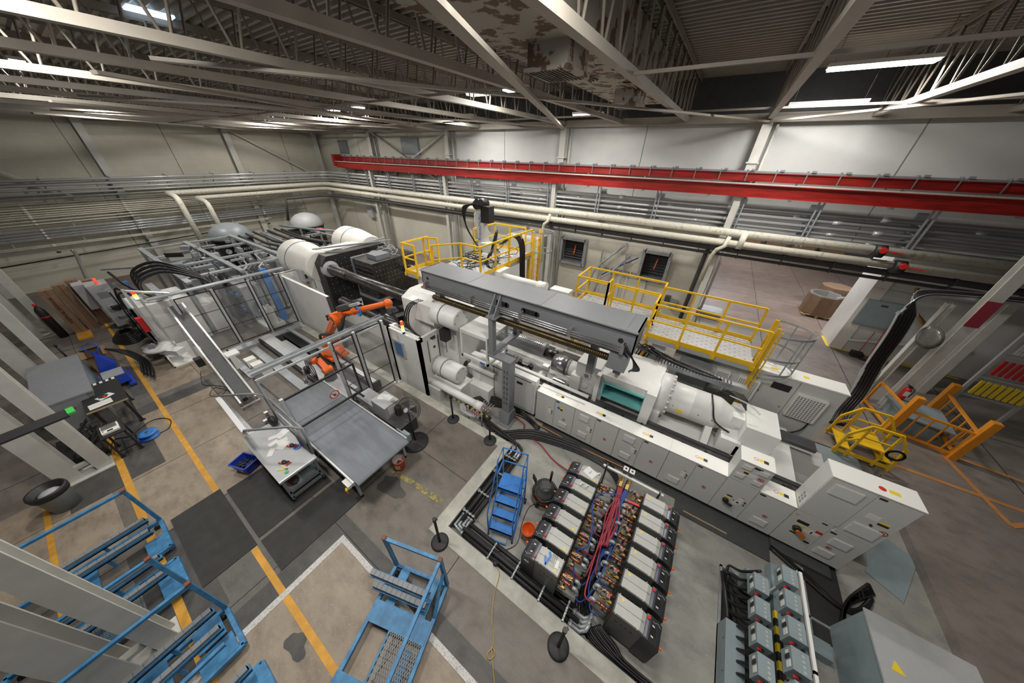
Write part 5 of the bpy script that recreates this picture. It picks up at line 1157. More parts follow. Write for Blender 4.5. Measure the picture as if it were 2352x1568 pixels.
for k in range(6):
    y = 4.34-k*0.41
    lab = 'temperature control unit in the row by the vacuum cleaner, ' + ln[k]
    if k == 5: lab = 'nearest temperature control unit in the row by the vacuum, blue tool on top'
    if k == 0: lab = 'farthest temperature control unit in the row by the vacuum, paper on top'
    if k == 0: u0.location = (-0.68, y, PF); u0['label'] = lab; u0['group'] = 'temperature units, row by the vacuum'; o = u0
    else: dup(u0, (-0.68-0.0*k, y, PF), 0, lab, 'temperature units, row by the vacuum')
for k in range(6):
    y = 4.46-k*0.415
    dup(u0, (1.02, y, PF), PI, 'temperature control unit in the row by the cabinets, ' + ln[k], 'temperature units, row facing the cabinets')
for k in (3, 5):   # lit displays are on two of them
    pass
# strut frame, manifold posts
t = thing('strut_stand', 'white slotted strut bar on short black posts above the far end of the units', 'strut', (0.3, 4.75, PF))
b = B(); b.box(-0.36, 0.98, 4.72, 4.77, 0.78, 0.82); b.build('bar', 'paper', t, world=True)
for x in (-0.28, 0.9): b = B(); b.box(x-0.02, x+0.02, 4.73, 4.76, PF, 0.78); b.box(x-0.015, x+0.015, 4.70, 4.79, 0.8, 0.88); b.build('post', 'darkgrey', t, world=True)
for i, x in enumerate((0.12, 0.26)):
    t = thing('manifold_post', 'brass manifold on a square post at the head of the hoses, ' + ['one nearer the vacuum', 'one nearer the cabinets'][i], 'manifold', (x, 4.7, PF))
    b = B(); b.box(x-0.04, x+0.04, 4.78, 4.86, PF, 0.95); b.build('post', 'darkgrey', t, world=True)
    b = B(); b.box(x-0.055, x+0.055, 4.76, 4.88, 0.95, 0.97); b.m(1).cyl((x, 4.82, 0.97), (x, 4.82, 0.975), 0.025, n=10); b.build('cap', ['paper', 'black'], t, world=True)
    b = B(); b.box(x-0.03, x+0.03, 4.45, 4.75, 0.72, 0.78)
    for k in range(6): b.cyl((x, 4.47+k*0.05, 0.75), (x+(-0.07 if i == 0 else 0.07), 4.47+k*0.05, 0.75), 0.012, n=6)
    b.build('brass_block', 'brass', t, world=True)
# red and blue hoses fanning out between the rows
for k in range(9):
    b = B(); x0 = 0.1+k*0.01; ye = 2.3+0.22*k; side = -1 if k % 2 else 1
    mid = 0.12+0.02*k
    b.tube(smooth([(x0, 4.45, 0.74), (x0+0.02, 4.2, 0.72), (mid-0.1*side*(k % 3)*0.5, 3.8, 0.62), (mid, 3.2, 0.55), (mid+0.03*side, max(ye, 2.3)+0.3, 0.45), (mid+0.08*side, max(ye, 2.2), 0.40), (mid+0.3*side-.05, max(ye, 2.2)-0.02, 0.5)], 5), 0.017, 6)
    single('red_hose', 'redhose', b, 'dark red rubber hose running between the two rows of units', 'hose', 'red hoses between the units')
for k in range(9):
    b = B(); x0 = 0.25+k*0.008; side = -1 if k % 2 else 1; ye = 2.2+0.24*k
    b.tube(smooth([(x0, 4.5, 0.75), (x0-0.03, 4.25, 0.66), (0.26+0.02*(k % 4), 3.7, 0.5), (0.22+0.02*k, 3.1, 0.42), (0.2+0.02*k, ye+0.35, 0.36), (0.22+0.12*side, ye, 0.36), (0.22+0.26*side, ye-0.05, 0.48)], 5), 0.012, 6)
    single('blue_hose', 'bluehose', b, 'blue rubber hose running between the two rows of units', 'hose', 'blue hoses between the units')
b = B(); b.tube(smooth([(0.22, 4.2, 0.85), (-0.15, 4.05, 0.8), (-0.25, 3.7, 0.8), (-0.1, 3.3, 0.85), (-0.05, 2.9, 0.8), (-0.2, 2.7, 0.6), (0.1, 2.2, 0.3), (0.3, 2.5, 0.5), (0.35, 3.2, 0.7)], 7), 0.012, 6)
single('blue_hose', 'bluehose', b, 'looser blue hose looping across the top of the hose bundle', 'hose')
for k in range(12):
    b = B(); x0 = -0.02+0.05*(k % 6); side = -1 if k < 6 else 1; ys = 4.2-0.33*(k % 6)
    b.tube(smooth([(0.2+side*0.13, ys, 0.5), (0.2+side*0.1, ys-0.04, 0.25), (x0+0.05, ys-0.35, -0.08), (x0+0.12, 2.4, -0.12), (0.32+0.03*(k % 6), 2.02, -0.1)], 5), 0.032, 7)
    single('black_hose', 'cable', b, 'thick black hose dropping from a unit to the kerb pipes', 'hose', 'black hoses between the units')
for k in range(10):
    b = B(); x0 = -0.1+0.06*k
    b.tube(smooth([(0.4+0.02*k, 2.05+0.02*k, -0.05), (0.55+0.04*k, 1.96+.02*k, -0.1+0.02*(k % 3)), (1.3, 1.93+.012*k, -0.12+0.025*(k % 3)), (3.2, 1.95+.02*k, -0.14+0.02*(k % 3))], 4), 0.022, 6)
    single('black_hose', 'cable', b, 'black hose lying along the kerb past the nearest units', 'hose', 'black hoses along the kerb')
# hoses along the foot of the machine
for k in range(11):
    b = B(); o = 0.045*k
    pts = [(-4.35, 5.0-o*0.2, 0.3-0.02*k), (-4.1, 4.85, 0.0), (-3.9+o*0.3, 4.75-o*0.5+0.1, -0.12), (-3.25, 4.56+o*0.75, -0.15+0.03*(k % 3)), (-2.9, 4.85+o*0.75, -0.15+0.03*(k % 3)), (-2.4, 5.25+o*0.7-.1, -0.16+0.03*(k % 3)), (-1.2, 5.42+o*0.6, -0.16+0.03*(k % 3)), (-0.3, 5.4+o*0.5, -0.16), (0.1, 5.05+o*0.3, -0.1)]
    b.tube(smooth(pts, 5), 0.027, 6); single('black_hose', 'cable', b, 'black hose running along the foot of the low cabinets', 'hose', 'black hoses by the cabinets')
for k in range(6):
    b = B(); b.tube(smooth([(-5.2, 4.9+.03*k, -0.1), (-4.6, 5.3+0.05*k, -0.1+0.04*k), (-3.9, 5.66, -0.15+0.06*k), (-3.2, 5.66, -0.15+.055*k), (-2.85, 5.6, -0.16+.04*k), (-2.5, 5.45+.03*k, -0.16)], 5), 0.027, 6); single('black_hose', 'cable', b, 'black hose looping behind the gantry post', 'hose', 'black hoses behind the post')
for (pts, mt, r, lab) in (([(-3.4, 5.5, -0.1), (-3.0, 5.45, -0.17), (-2.85, 5.2, -0.18), (-2.62, 5.12, -0.18), (-2.2, 5.08, -0.18), (-1.66, 4.84, -0.18), (-1.09, 4.70, -0.1)], 'redhose', 0.022, 'dark red hose lying on the pit floor towards the farthest unit'),
    ([(-2.8, 5.6, -0.16), (-2.3, 5.6, -0.18), (-2.0, 5.5, -0.18), (-1.6, 5.3, -0.18), (-1.09, 5.05, -0.18), (-0.95, 4.6, 0.0)], 'bluegrey', 0.018, 'slate blue hose lying on the pit floor beside the red one'),
    ([(-3.5, 5.62, -0.1), (-2.6, 5.66, -0.12), (-1.2, 5.62, -0.12), (0.2, 5.68, -0.12)], 'lineOrange', 0.015, 'thin orange pipe along the foot of the cabinets'),
    ([(-1.45, 3.5, -0.18), (-1.55, 3.33, -0.19), (-1.5, 2.95, -0.19), (-1.38, 2.5, -0.19), (-1.64, 2.12, -0.15), (-1.69, 1.97, -0.02), (-1.5, 1.88, 0.0)], 'cable', 0.008, 'thin black cord from the vacuum to the kerb'),
    ([(-1.45, 1.87, 0.015), (-1.33, 1.80, 0.012), (-1.22, 1.47, 0.012), (-1.05, 1.18, 0.012), (-0.85, 0.96, 0.012), (-0.87, 0.82, 0.012), (-0.8, 0.78, 0.014), (-0.76, 0.88, 0.018), (-0.85, 0.9, 0.016), (-0.6, 0.64, 0.012), (-0.3, 0.35, 0.012)], 'brass', 0.008, 'thin yellow extension cord on the brown floor with one loop')):
    b = B(); b.tube(smooth(pts, 6), r, 6); single('floor_hose' if r > 0.01 else 'extension_lead', mt, b, lab, 'hose' if r > 0.01 else 'cord')
b = B(); b.lathe((-1.5, 1.9, 0.005), [(0.0, 0), (0.05, 0.0), (0.05, 0.05), (0.0, 0.055)], n=12); b.cyl((-1.5, 1.9, 0.04), (-1.45, 1.94, 0.05), 0.02); single('plug_connector', 'black', b, 'round black cord connector on the kerb pipes', 'connector')
# pipes along the kerb with silver elbows
for i, (d, z, r) in enumerate(((0.07, -0.13, 0.05), (0.19, -0.13, 0.05), (0.31, -0.13, 0.045), (0.13, -0.03, 0.045))):
    b = B(); b.cyl((-2.78+d, 2.1+d*.4, z), (-2.78+d, 4.42-d*.3, z), r, n=10); single('kerb_pipe', 'rubber', b, 'black pipe along the short kerb, ' + ['next to the kerb', 'second from the kerb', 'outermost', 'lying on top'][i], 'pipe', 'short kerb pipes')
    b = B(); b.cyl((-2.5, 1.92+d, z), (0.25, 1.92+d, z), r, n=10); single('kerb_pipe', 'rubber', b, 'black pipe along the long kerb, ' + ['next to the kerb', 'second from the kerb', 'outermost', 'lying on top'][i], 'pipe', 'long kerb pipes')
    b = B(); b.tube([(-2.78+d, 4.35-d*.3, z), (-2.78+d, 4.5-d*.3, z), (-2.83+d, 4.55, z+0.04), (-2.95+d, 4.6, z+0.1), (-3.4, 4.75-d*.3, z+0.06), (-4.2, 4.8-.2*d, z+0.15)], r*0.8, 8); single('kerb_pipe', 'rubber', b, 'black pipe bending from the kerb towards the valves, ' + ['lowest', 'second', 'third', 'topmost'][i], 'pipe', 'bent kerb pipes')
t = thing('pipe_elbows', 'cluster of silver pipe elbows at the near inner corner of the kerb', 'pipe elbows', (-2.6, 2.1, PF))
for i, d in enumerate((0.05, 0.13, 0.21, 0.29)):
    b = B(); b.tube([(-2.78+d, 2.3, -0.1), (-2.78+d, 1.98+d*.6, -0.08), (-2.5, 1.93+d*.8, -0.08)], 0.035, 8); b.cyl((-2.78+d, 2.28, -0.1), (-2.78+d, 2.32, -0.1), 0.045, n=10); b.cyl((-2.5, 1.93+d*.8, -0.08), (-2.46, 1.93+d*.8, -0.08), 0.045, n=10); b.build('elbow', 'galv', t, world=True)
t = thing('pipe_elbows', 'cluster of silver pipe elbows at the far inner corner of the kerb', 'pipe elbows', (-2.65, 4.4, PF))
for i, d in enumerate((0.05, 0.13, 0.21, 0.29)):
    b = B(); b.tube([(-2.78+d, 4.2, -0.08), (-2.78+d, 4.42, -0.06), (-2.95+d, 4.5, -0.02)], 0.036, 8); b.cyl((-2.78+d, 4.2, -0.08), (-2.78+d, 4.24, -0.08), 0.046, n=10); b.cyl((-2.78+d, 4.34, -0.08), (-2.78+d, 4.38, -0.08), 0.046, n=10); b.build('elbow', 'galv', t, world=True)
t = thing('pipe_elbows', 'cluster of silver pipe elbows at the near end of the long kerb', 'pipe elbows', (0.3, 2.05, PF))
for i, d in enumerate((0.0, 0.07, 0.14, 0.21)):
    b = B(); b.tube([(0.1, 1.95+d, -0.1), (0.32, 1.95+d, -0.08), (0.4, 2.0+d, 0.0), (0.42, 2.1+d, 0.05)], 0.034, 8); b.cyl((0.12, 1.95+d, -0.1), (0.16, 1.95+d, -0.1), 0.044, n=10); b.build('elbow', 'galv', t, world=True)
for i, (x, y, ax) in enumerate(((-2.6, 2.35, 'x'), (-2.6, 2.9, 'x'), (-2.6, 3.55, 'x'), (-2.6, 4.1, 'x'), (-1.7, 2.05, 'y'), (-1.1, 2.05, 'y'), (-0.5, 2.05, 'y'), (0.0, 2.05, 'y'))):
    b = B()
    for k in range(4):
        d = -0.14+k*0.09
        c = (x+d, y, 0.02) if ax == 'x' else (x, y+d, 0.02)
        b.tube([(c[0]+math.cos(a*PI/4)*0.03*(1 if ax == 'x' else .5), c[1]+math.sin(a*PI/4)*0.03, c[2]+0.02*math.sin(a*PI/4+k)) for a in range(8)], 0.008, 5, closed=True)
    b.box(*( (x-0.18, x+0.18, y-0.015, y+0.015) if ax == 'x' else (x-0.015, x+0.015, y-0.18, y+0.18)), 0.0, 0.02)
    for q in (-0.18, 0.17): b.box(*((x+q, x+q+0.01, y-0.015, y+0.015) if ax == 'x' else (x-0.015, x+0.015, y+q, y+q+0.01)), -0.2, 0.02)
    single('pipe_clamp', 'galv', b, 'silver chain clamp over the kerb pipes on the %s, %s' % ('short kerb' if i < 4 else 'long kerb', ['nearest the corner elbows', 'second from the near corner', 'third from the near corner', 'by the far corner elbows'][i % 4] if i < 4 else ['nearest the corner', 'second from the corner', 'third from the corner', 'by the tall black post'][i % 4]), 'clamp')
# valve cluster behind the belt barrier
t = thing('valve_manifold', 'cluster of red and silver valves with clear hoses behind the black and yellow belt', 'valves', (-4.3, 4.7, PF))
b = B()
for r in range(2):
    for k in range(5): x = -4.55+k*0.09+r*0.25; b.cyl((x, 4.6+r*0.2, 0.15+r*0.22), (x, 5.0+r*0.15, 0.15+r*0.22), 0.022, n=8); b.cyl((x, 4.68+r*0.2, 0.12+r*.22), (x, 4.68+r*0.2, 0.22+r*.22), 0.018, n=6)
b.tube([(-4.6, 4.65, PF), (-4.6, 4.65, 0.4)], 0.02, 6); b.tube([(-4.05, 4.65, PF), (-4.05, 4.65, 0.4)], 0.02, 6)
b.build('valve_body', 'galv', t, world=True)
b = B()
for r in range(2):
    for k in range(5): x = -4.55+k*0.09+r*0.25; b.bar((x, 4.68+r*.2, 0.23+r*.22), (x+0.05, 4.62+r*.2, 0.24+r*.22), 0.02)
b.build('lever', 'red', t, world=True)
b = B()
for k in range(7): b.tube(smooth([(-4.55+k*.05, 4.62, 0.15), (-4.8+k*.04, 4.55, 0.12), (-5.0, 4.75+k*0.03, 0.2), (-5.1, 5.0, 0.15)], 4), 0.02, 6)
b.build('clear_hose', 'seethrough', t, world=True)
# stanchions
def make_st():
    t = thing('barrier_post', 'x', 'stanchion')
    b = B(); b.lathe((0,0,0), [(0.0, 0), (0.185, 0.0), (0.185, 0.02), (0.15, 0.035), (0.05, 0.05), (0.0, 0.05)], n=28); b.build('base', 'rubber', t)
    b = B(); b.cyl((0,0,0.04), (0,0,0.95), 0.028, n=14); b.build('pole', 'black', t)
    b = B(); b.cyl((0,0,0.93), (0,0,1.0), 0.038, n=14); b.box(0.025, 0.06, -0.02, 0.02, 0.94, 0.99); b.build('belt_head', 'black', t); return t
s0 = make_st()
for i, (x, y, rz, z, lab) in enumerate(((-4.85, 4.22, 0.0, 0.005, 'black stanchion at the left end of the black and yellow belt'), (-3.42, 4.24, 0.0, 0.005, 'black stanchion at the right end of the black and yellow belt'), (-2.72, 1.55, 1.0, 0.005, 'black stanchion at the near corner of the kerb'), (0.08, 1.55, 1.0, 0.005, 'black stanchion nearest the bottom edge, beside the long kerb'), (-18.2, -1.9, 0, 0, 'black stanchion beside the black gas cylinder at the far left'))):
    o = s0 if i == 0 else dup(s0, (x, y, z), rz); o.location = (x, y, z); o['label'] = lab; o['group'] = 'barrier posts'
b = B(); n = 16
for k in range(n):
    b.m(k % 2); a = Vector((-4.82, 4.22, 0.965)).lerp(Vector((-3.46, 4.24, 0.965)), k/n); c = Vector((-4.82, 4.22, 0.965)).lerp(Vector((-3.46, 4.24, 0.965)), (k+1)/n); b.bar(a, c, 0.003, 0.045)
single('barrier_belt', ['black', 'labelyellow'], b, 'black and yellow striped belt stretched between two stanchions', 'barrier belt')
# rolling ladder
t = thing('rolling_ladder', 'bright blue rolling step ladder with a railed platform in the pit', 'ladder', (-1.86, 2.83, PF), R(15))
lo = B()
for k in range(3):
    b = B(); z = 0.22+k*0.24; y0 = -0.42+k*0.18; b.box(-0.26, 0.26, y0, y0+0.2, z-0.02, z); b.box(-0.26, 0.26, y0, y0+0.02, z-0.05, z); b.m(1)
    for i in range(9):
        for j in range(3): b.cyl((-0.22+i*0.055, y0+0.04+j*0.055, z), (-0.22+i*0.055, y0+0.04+j*0.055, z+0.002), 0.01, n=6)
    b.build('tread', ['ladderblue', 'blue'], t)
b = B(); b.box(-0.27, 0.27, 0.12, 0.52, 0.92, 0.95); b.box(-0.27, 0.27, 0.12, 0.14, 0.88, 0.95); b.m(1)
for i in range(9):
    for j in range(6): b.cyl((-0.22+i*0.055, 0.16+j*0.06, 0.95), (-0.22+i*0.055, 0.16+j*0.06, 0.952), 0.01, n=6)
b.build('platform', ['ladderblue', 'blue'], t)
for s in (-0.28, 0.28):
    b = B(); b.tube([(s, -0.45, 0.02), (s, -0.40, 0.22), (s, 0.14, 0.94), (s, 0.16, 1.85), (s, 0.52, 1.85), (s, 0.52, 0.05)], 0.016, 8); b.tube([(s, -0.43, 0.05), (s, -0.46, 0.9), (s, 0.12, 1.7), (s, 0.16, 1.85)], 0.014, 8); b.tube([(s, -0.45, 0.45), (s, -0.2, 0.48)], 0.012, 6); b.tube([(s, 0.14, 1.4), (s, 0.52, 1.4)], 0.014, 8); b.tube([(s, -0.42, 0.1), (s, 0.52, 0.1)], 0.014, 8); b.tube([(s, 0.1, 0.1), (s, 0.5, 0.9)], 0.012, 6)
    b.build('side_rail', 'ladderblue', t)
for z in (1.85, 1.4, 0.55, 0.1): b = B(); b.tube([(-0.28, 0.52, z), (0.28, 0.52, z)], 0.015, 8); b.build('back_rail', 'ladderblue', t)
b = B(); b.tube([(-0.18, -0.45, 0.12), (-0.16, -0.54, 0.05), (0.16, -0.54, 0.05), (0.18, -0.45, 0.12)], 0.016, 8); b.build('foot_pedal', 'ladderblue', t)
for s in (-0.31, 0.31): b = B(); b.cyl((s-0.02, 0.5, 0.06), (s+0.02, 0.5, 0.06), 0.06, n=14); b.build('wheel', 'black', t)
for s in (-0.28, 0.28): b = B(); b.cyl((s, -0.45, 0), (s, -0.45, 0.05), 0.022, n=8); b.build('rubber_foot', 'black', t)
# vacuum cleaner
t = thing('vacuum_cleaner', 'orange and black drum vacuum cleaner on casters in the pit', 'vacuum cleaner', (-1.35, 3.72, PF), 0.6)
b = B(); b.lathe((0,0,0.08), [(0.0, 0), (0.21, 0.0), (0.22, 0.03), (0.24, 0.28), (0.0, 0.28)], n=24); b.build('drum', 'orange' if 0 else 'conecap', t)
b = B(); b.lathe((0,0,0.36), [(0.0, 0), (0.235, 0.0), (0.24, 0.05), (0.2, 0.1), (0.16, 0.16), (0.15, 0.24), (0.1, 0.27), (0.0, 0.27)], n=24); b.box(-0.1, 0.1, -0.1, 0.1, 0.6, 0.65); b.build('motor_head', 'darkgrey', t, bevel=0.01)
b = B(); b.tube([(math.cos(a*PI/12)*0.28, math.sin(a*PI/12)*0.28, 0.36+0.05*math.sin(a*PI/8)) for a in range(22)], 0.032, 8); b.tube(smooth([(0.29, 0, 0.42), (0.2, -0.24, 0.5), (0.35, -0.3, 0.55), (0.45, -0.1, 0.5)], 5), 0.03, 8); b.build('hose', 'cable', t)
b = B(); b.cyl((0.15, 0.22, 0.3), (0.18, 0.26, 0.75), 0.03, n=10); b.bar((-0.2, 0.2, 0.45), (-0.28, 0.22, 0.66), 0.1, 0.03); b.build('wand', 'black', t)
for k in range(4): a = PI/4+k*PI/2; b = B(); b.bar((math.cos(a)*0.15, math.sin(a)*0.15, 0.1), (math.cos(a)*0.25, math.sin(a)*0.25, 0.07), 0.07, 0.05); b.sphere((math.cos(a)*0.26, math.sin(a)*0.26, 0.045), 0.045, 10); b.build('caster', 'black', t)
# buckets
def bucket(name, loc, lab, outer, inner):
    t = thing(name, lab, 'bucket', loc)
    b = B(); b.lathe((0,0,0), [(0.0, 0), (0.125, 0.0), (0.145, 0.36), (0.152, 0.36), (0.152, 0.33)], n=24, cap=False); b.m(1).lathe((0,0,0.01), [(0.138, 0.35), (0.12, 0.01), (0.0, 0.01)], n=24, cap=False)
    b.build('pail', [outer, inner], t)
    b = B(); b.tube([(math.cos(a)*0.15, math.sin(a)*0.15, 0.30-0.1*abs(math.sin(a))) for a in [PI+PI*i/10 for i in range(11)]], 0.004, 5); b.build('bail_handle', 'steel', t)
    return t
bucket('bucket', (-1.25, 2.78, PF), 'orange bucket on the pit floor beside the temperature units', 'robotorange', 'conecap')
t = bucket('bucket', (-4.86, 2.22, 0), 'orange bucket with a pale inside beside the end of the conveyor', 'robotorange', 'paper')
b = B(); d = Vector((0.6, -0.8, 0)).normalized(); b.cbox(d.x*0.142, d.y*0.142, 0.19, 0.12, 0.004, 0.13, math.atan2(d.y, d.x)+PI/2); b.build('logo_square', 'paper', t)
text('THE\nHOME\nDEPOT', 0.04, (-4.86+d.x*0.146, 2.22+d.y*0.146, 0.2), d, (0.35, -0.1, 1), 'robotorange', t, ext=0.001)
b = B(); b.cbox(0, 0.02, 0.2, 0.12, 0.08, 0.05, 0.4); b.build('glove', 'redhose', t)
# things lying on the units
def topz(): return PF+0.995
b = B(); b.cbox(-0.55, 4.37, topz()+0.004, 0.26, 0.22, 0.002, -0.3); b.m(1).cbox(-0.55, 4.37, topz()+0.006, 0.012, 0.1, 0.001, -0.3); single('paper_sheet', ['paper', 'labelblue'], b, 'white paper sheet with a blue arrow on the farthest unit', 'paper')
for i, (x, y) in enumerate(((-0.62, 3.97), (-0.5, 3.99), (-0.38, 4.42))):
    b = B(); b.tube([(x, y-0.04, topz()+0.025), (x, y+0.02, topz()+0.025), (x+0.04, y+0.04, topz()+0.025)], 0.02, 8); single('pipe_fitting', 'paper', b, ['white pipe elbow on the second unit, one nearer the control end', 'white pipe elbow on the second unit, one nearer the pipes', 'white pipe elbow beside the paper on the farthest unit'][i], 'pipe fitting')
b = B(); b.bar((-0.64, 2.3, topz()+0.02), (-0.58, 2.18, topz()+0.02), 0.03, 0.025); b.bar((-0.58, 2.18, topz()+.02), (-0.56, 2.36, topz()+.02), 0.025, 0.025); b.bar((-0.56, 2.36, topz()+.02), (-0.6, 2.4, topz()+.02), 0.03, 0.03); single('pipe_cutter', 'ladderblue', b, 'blue hand tool on the nearest unit', 'tool')
for i in range(3): b = B(); b.bar((-0.5+i*0.035, 2.22, topz()+0.008), (-0.52+i*0.035, 2.40, topz()+0.008), 0.012, 0.008); b.cyl((-0.52+i*0.035, 2.41, topz()+.004), (-0.52+i*0.035, 2.41, topz()+0.014), 0.014, n=8); single('spanner', 'steel', b, 'silver spanner beside the blue tool on the nearest unit', 'spanner', 'spanners on the nearest unit')
b = B(); b.cbox(-0.41, 2.3, topz()+0.003, 0.08, 0.13, 0.004, 0.2); single('note_card', 'paper', b, 'small white card beside the spanners on the nearest unit', 'card')
t = thing('strainer_drum', 'white round drum with an orange inside among the pipes by the strut bar', 'drum', (0.42, 4.2, 0.3))
b = B(); b.lathe((0.38, 4.2, 0.25), [(0.0, 0), (0.09, 0), (0.09, 0.3), (0.075, 0.3), (0.0, 0.26)], n=18); b.build('pot', ['paper'], t, world=True); b = B(); b.cyl((0.38, 4.2, 0.545), (0.38, 4.2, 0.555), 0.07, n=16); b.build('filling', 'conecap', t, world=True); b = B(); b.bar((0.36, 4.25, 0.7), (0.6, 4.3, 0.68), 0.05, 0.04); b.build('red_clamp', 'red', t, world=True)

# ---------------------------------------------------------------- trench with isolator boxes
b = B(); b.m(0).box(2.42, 3.75, -1.0, 4.55, -0.2, -0.19); b.m(1).box(2.40, 2.44, -1.0, 4.6, -0.2, -0.15); b.box(2.40, 4.2, 4.56, 4.6, -0.2, -0.15); b.box(3.7, 3.74, -1.0, 4.56, -0.2, -0.15)  # dark sheet paints the trench's shaded hollow, no hole is cut
struct('floor_trench', ['jointAndShade', 'galv'], b)
b = B(); b.box(3.85, 4.45, 4.3, 5.9, -0.2, -0.19); b.m(1).box(3.83, 3.86, 4.3, 5.5, -0.2, -0.15); struct('floor_trench', ['jointAndShade', 'galv'], b)  # same painted dark hollow for the side channel
b = B(); b.prism([(4.98, 6.2), (5.45, 5.9), (6.0, 7.1), (5.3, 7.5)], -0.2, -0.185); single('cover_plate', 'bluegrey', b, 'slanting blue-grey cover plate behind the biggest cabinet', 'floor plate')
for k in range(10):
    b = B(); o = k*0.055; b.tube(smooth([(3.3, 5.6-o*0.3, -0.12), (3.9, 5.35-o*0.6, -0.13), (4.3+o*0.2, 5.1-o*.2, -0.13), (4.62+o*.3, 5.2-o*.1, -0.13), (4.9, 5.6-o*.2, -0.13)] if k < 4 else [(4.9+o*.1, 6.0-o*.6, -0.12), (4.5-o*.1, 5.3-o*.3, -0.12), (4.25+o*0.15, 4.6, -0.12), (4.25+o*.1, 3.9, -0.12), (4.4, 3.2, -0.12)], 5), 0.035, 6)
    single('power_cable', 'cable', b, 'thick black cable curving through the floor channel behind the biggest cabinet', 'cable', 'power cables in the floor channel')
for k in range(12):
    b = B(); y = 4.4-k*0.16; b.tube(smooth([(2.50+random.uniform(0, .06), 4.45-random.uniform(0, .3), -0.1), (2.52, y+0.2, -0.05), (2.6, y, 0.3), (2.78, y, 0.62)], 5), 0.024, 6); single('power_cable', 'cable', b, 'black cable looping up from the trench to the isolator boxes', 'cable', 'power cables in the trench')
t = thing('wireway', 'long pale grey cable duct standing in the trench beside the isolator boxes', 'cable duct', (2.45, 3.0, PF))
b = B(); b.box(2.40, 2.67, 1.0, 3.5, PF, 0.2); b.m(1)
for k in range(5): b.box(2.395, 2.40, 1.4+k*0.45, 1.42+k*0.45, 0.1, 0.13)
b.build('duct_body', ['bluegrey', 'darkgrey'], t, world=True)
for s in (2.46, 2.58): b = B(); b.tube(smooth([(s, 3.5, 0.08), (s, 3.7, 0.06), (s-0.03, 4.1, 0.0), (s-0.02, 4.45, -0.15)], 5), 0.04, 8); b.cyl((s, 3.48, 0.08), (s, 3.56, 0.08), 0.05, n=8); b.build('entry_cable', 'cable', t, world=True)
b = B(); b.box(2.72, 3.1, 4.35, 4.6, PF, 0.2); single('junction_box', 'bluegrey', b, 'plain pale grey box at the head of the trench', 'box')
t = thing('strut_rack', 'white strut rack with a yellow and black edge carrying the isolator boxes', 'rack', (3.1, 3.4, PF))
b = B(); b.box(3.08, 3.12, 1.0, 4.42, 1.14, 1.18); b.box(3.08, 3.12, 1.0, 4.42, 0.5, 0.54)
for y in (4.38, 3.0, 1.6): b.box(3.08, 3.12, y, y+0.04, PF, 1.18)
b.build('rail', 'paper', t, world=True)
b = B()
for k in range(24): b.m(k % 2).box(3.03, 3.07, 1.1+k*0.12, 1.1+(k+1)*0.12, 0.35, 0.42)
b.build('hazard_strip', ['black', 'labelyellow'], t, world=True)
def make_disc():
    t = thing('isolator_box', 'x', 'electrical switch box')
    b = B(); b.box(-0.1, 0.1, -0.14, 0.14, 0, 0.27); b.m(1).box(-0.105, -0.1, -0.10, -0.02, 0.12, 0.22); b.m(2).box(-0.107, -0.104, 0.0, 0.05, 0.1, 0.22); b.m(1).box(-0.107, -0.104, 0.06, 0.1, 0.12, 0.2)
    b.m(3)
    for k in range(4): b.cyl((0.03, -0.1+k*0.06, 0.27), (0.03, -0.1+k*0.06, 0.272), 0.018, n=8)
    b.build('case', ['bluegrey', 'paper', 'black', 'lightgrey'], t)
    b = B(); b.bar((0.02, -0.15, 0.16), (-0.04, -0.18, 0.19), 0.03, 0.03); b.m(1).bar((-0.03, -0.18, 0.19), (-0.07, -0.19, 0.21), 0.03, 0.03); b.build('switch_lever', ['black', 'red'], t)
    b = B(); b.cyl((0.02, 0.0, -0.12), (0.02, 0.0, 0), 0.025, n=8); b.cyl((0.02, -0.07, -0.12), (0.02, -0.07, 0), 0.02, n=8); b.build('conduit_stub', 'steel', t); return t
d0 = make_disc(); first = True
for r, (x, z) in enumerate(((2.94, 0.92), (2.66, 0.62))):
    for k in range(5 if r == 0 else 4):
        y = 4.2-k*0.39-(0.2 if r else 0)
        lab = 'grey isolator switch box, ' + ['top', 'second', 'third', 'fourth', 'fifth'][k] + (' of the higher column on the rack' if r == 0 else ' of the lower column beside the cable duct')
        if first: d0.location = (x, y, z); d0['label'] = lab; d0['group'] = 'isolator boxes'; first = False
        else: dup(d0, (x, y, z), 0, lab, 'isolator boxes')
b = B(); b.box(3.2, 3.32, 3.9, 5.1, -0.2, 0.05); b.box(3.35, 4.0, 3.95, 4.2, -0.2, 0.0); single('wireway', 'bluegrey', b, 'pale grey duct crossing the floor behind the isolator rack', 'cable duct')
t = thing('grey_enclosure', 'large grey enclosure with a yellow warning sticker at the bottom right', 'cabinet', (4.7, 3.0, PF))
b = B(); b.box(4.14, 5.3, 1.0, 4.62, PF, 0.76); b.build('body', 'bluegrey', t, world=True); b = B(); b.box(4.12, 5.32, 0.98, 4.64, 0.76, 0.79); b.build('lid', 'lightgrey', t, world=True)
b = B(); b.prism([(4.25, 3.9), (4.4, 3.9), (4.32, 4.05)], 0.79, 0.794); b.build('warning_sticker', 'labelyellow', t, world=True)
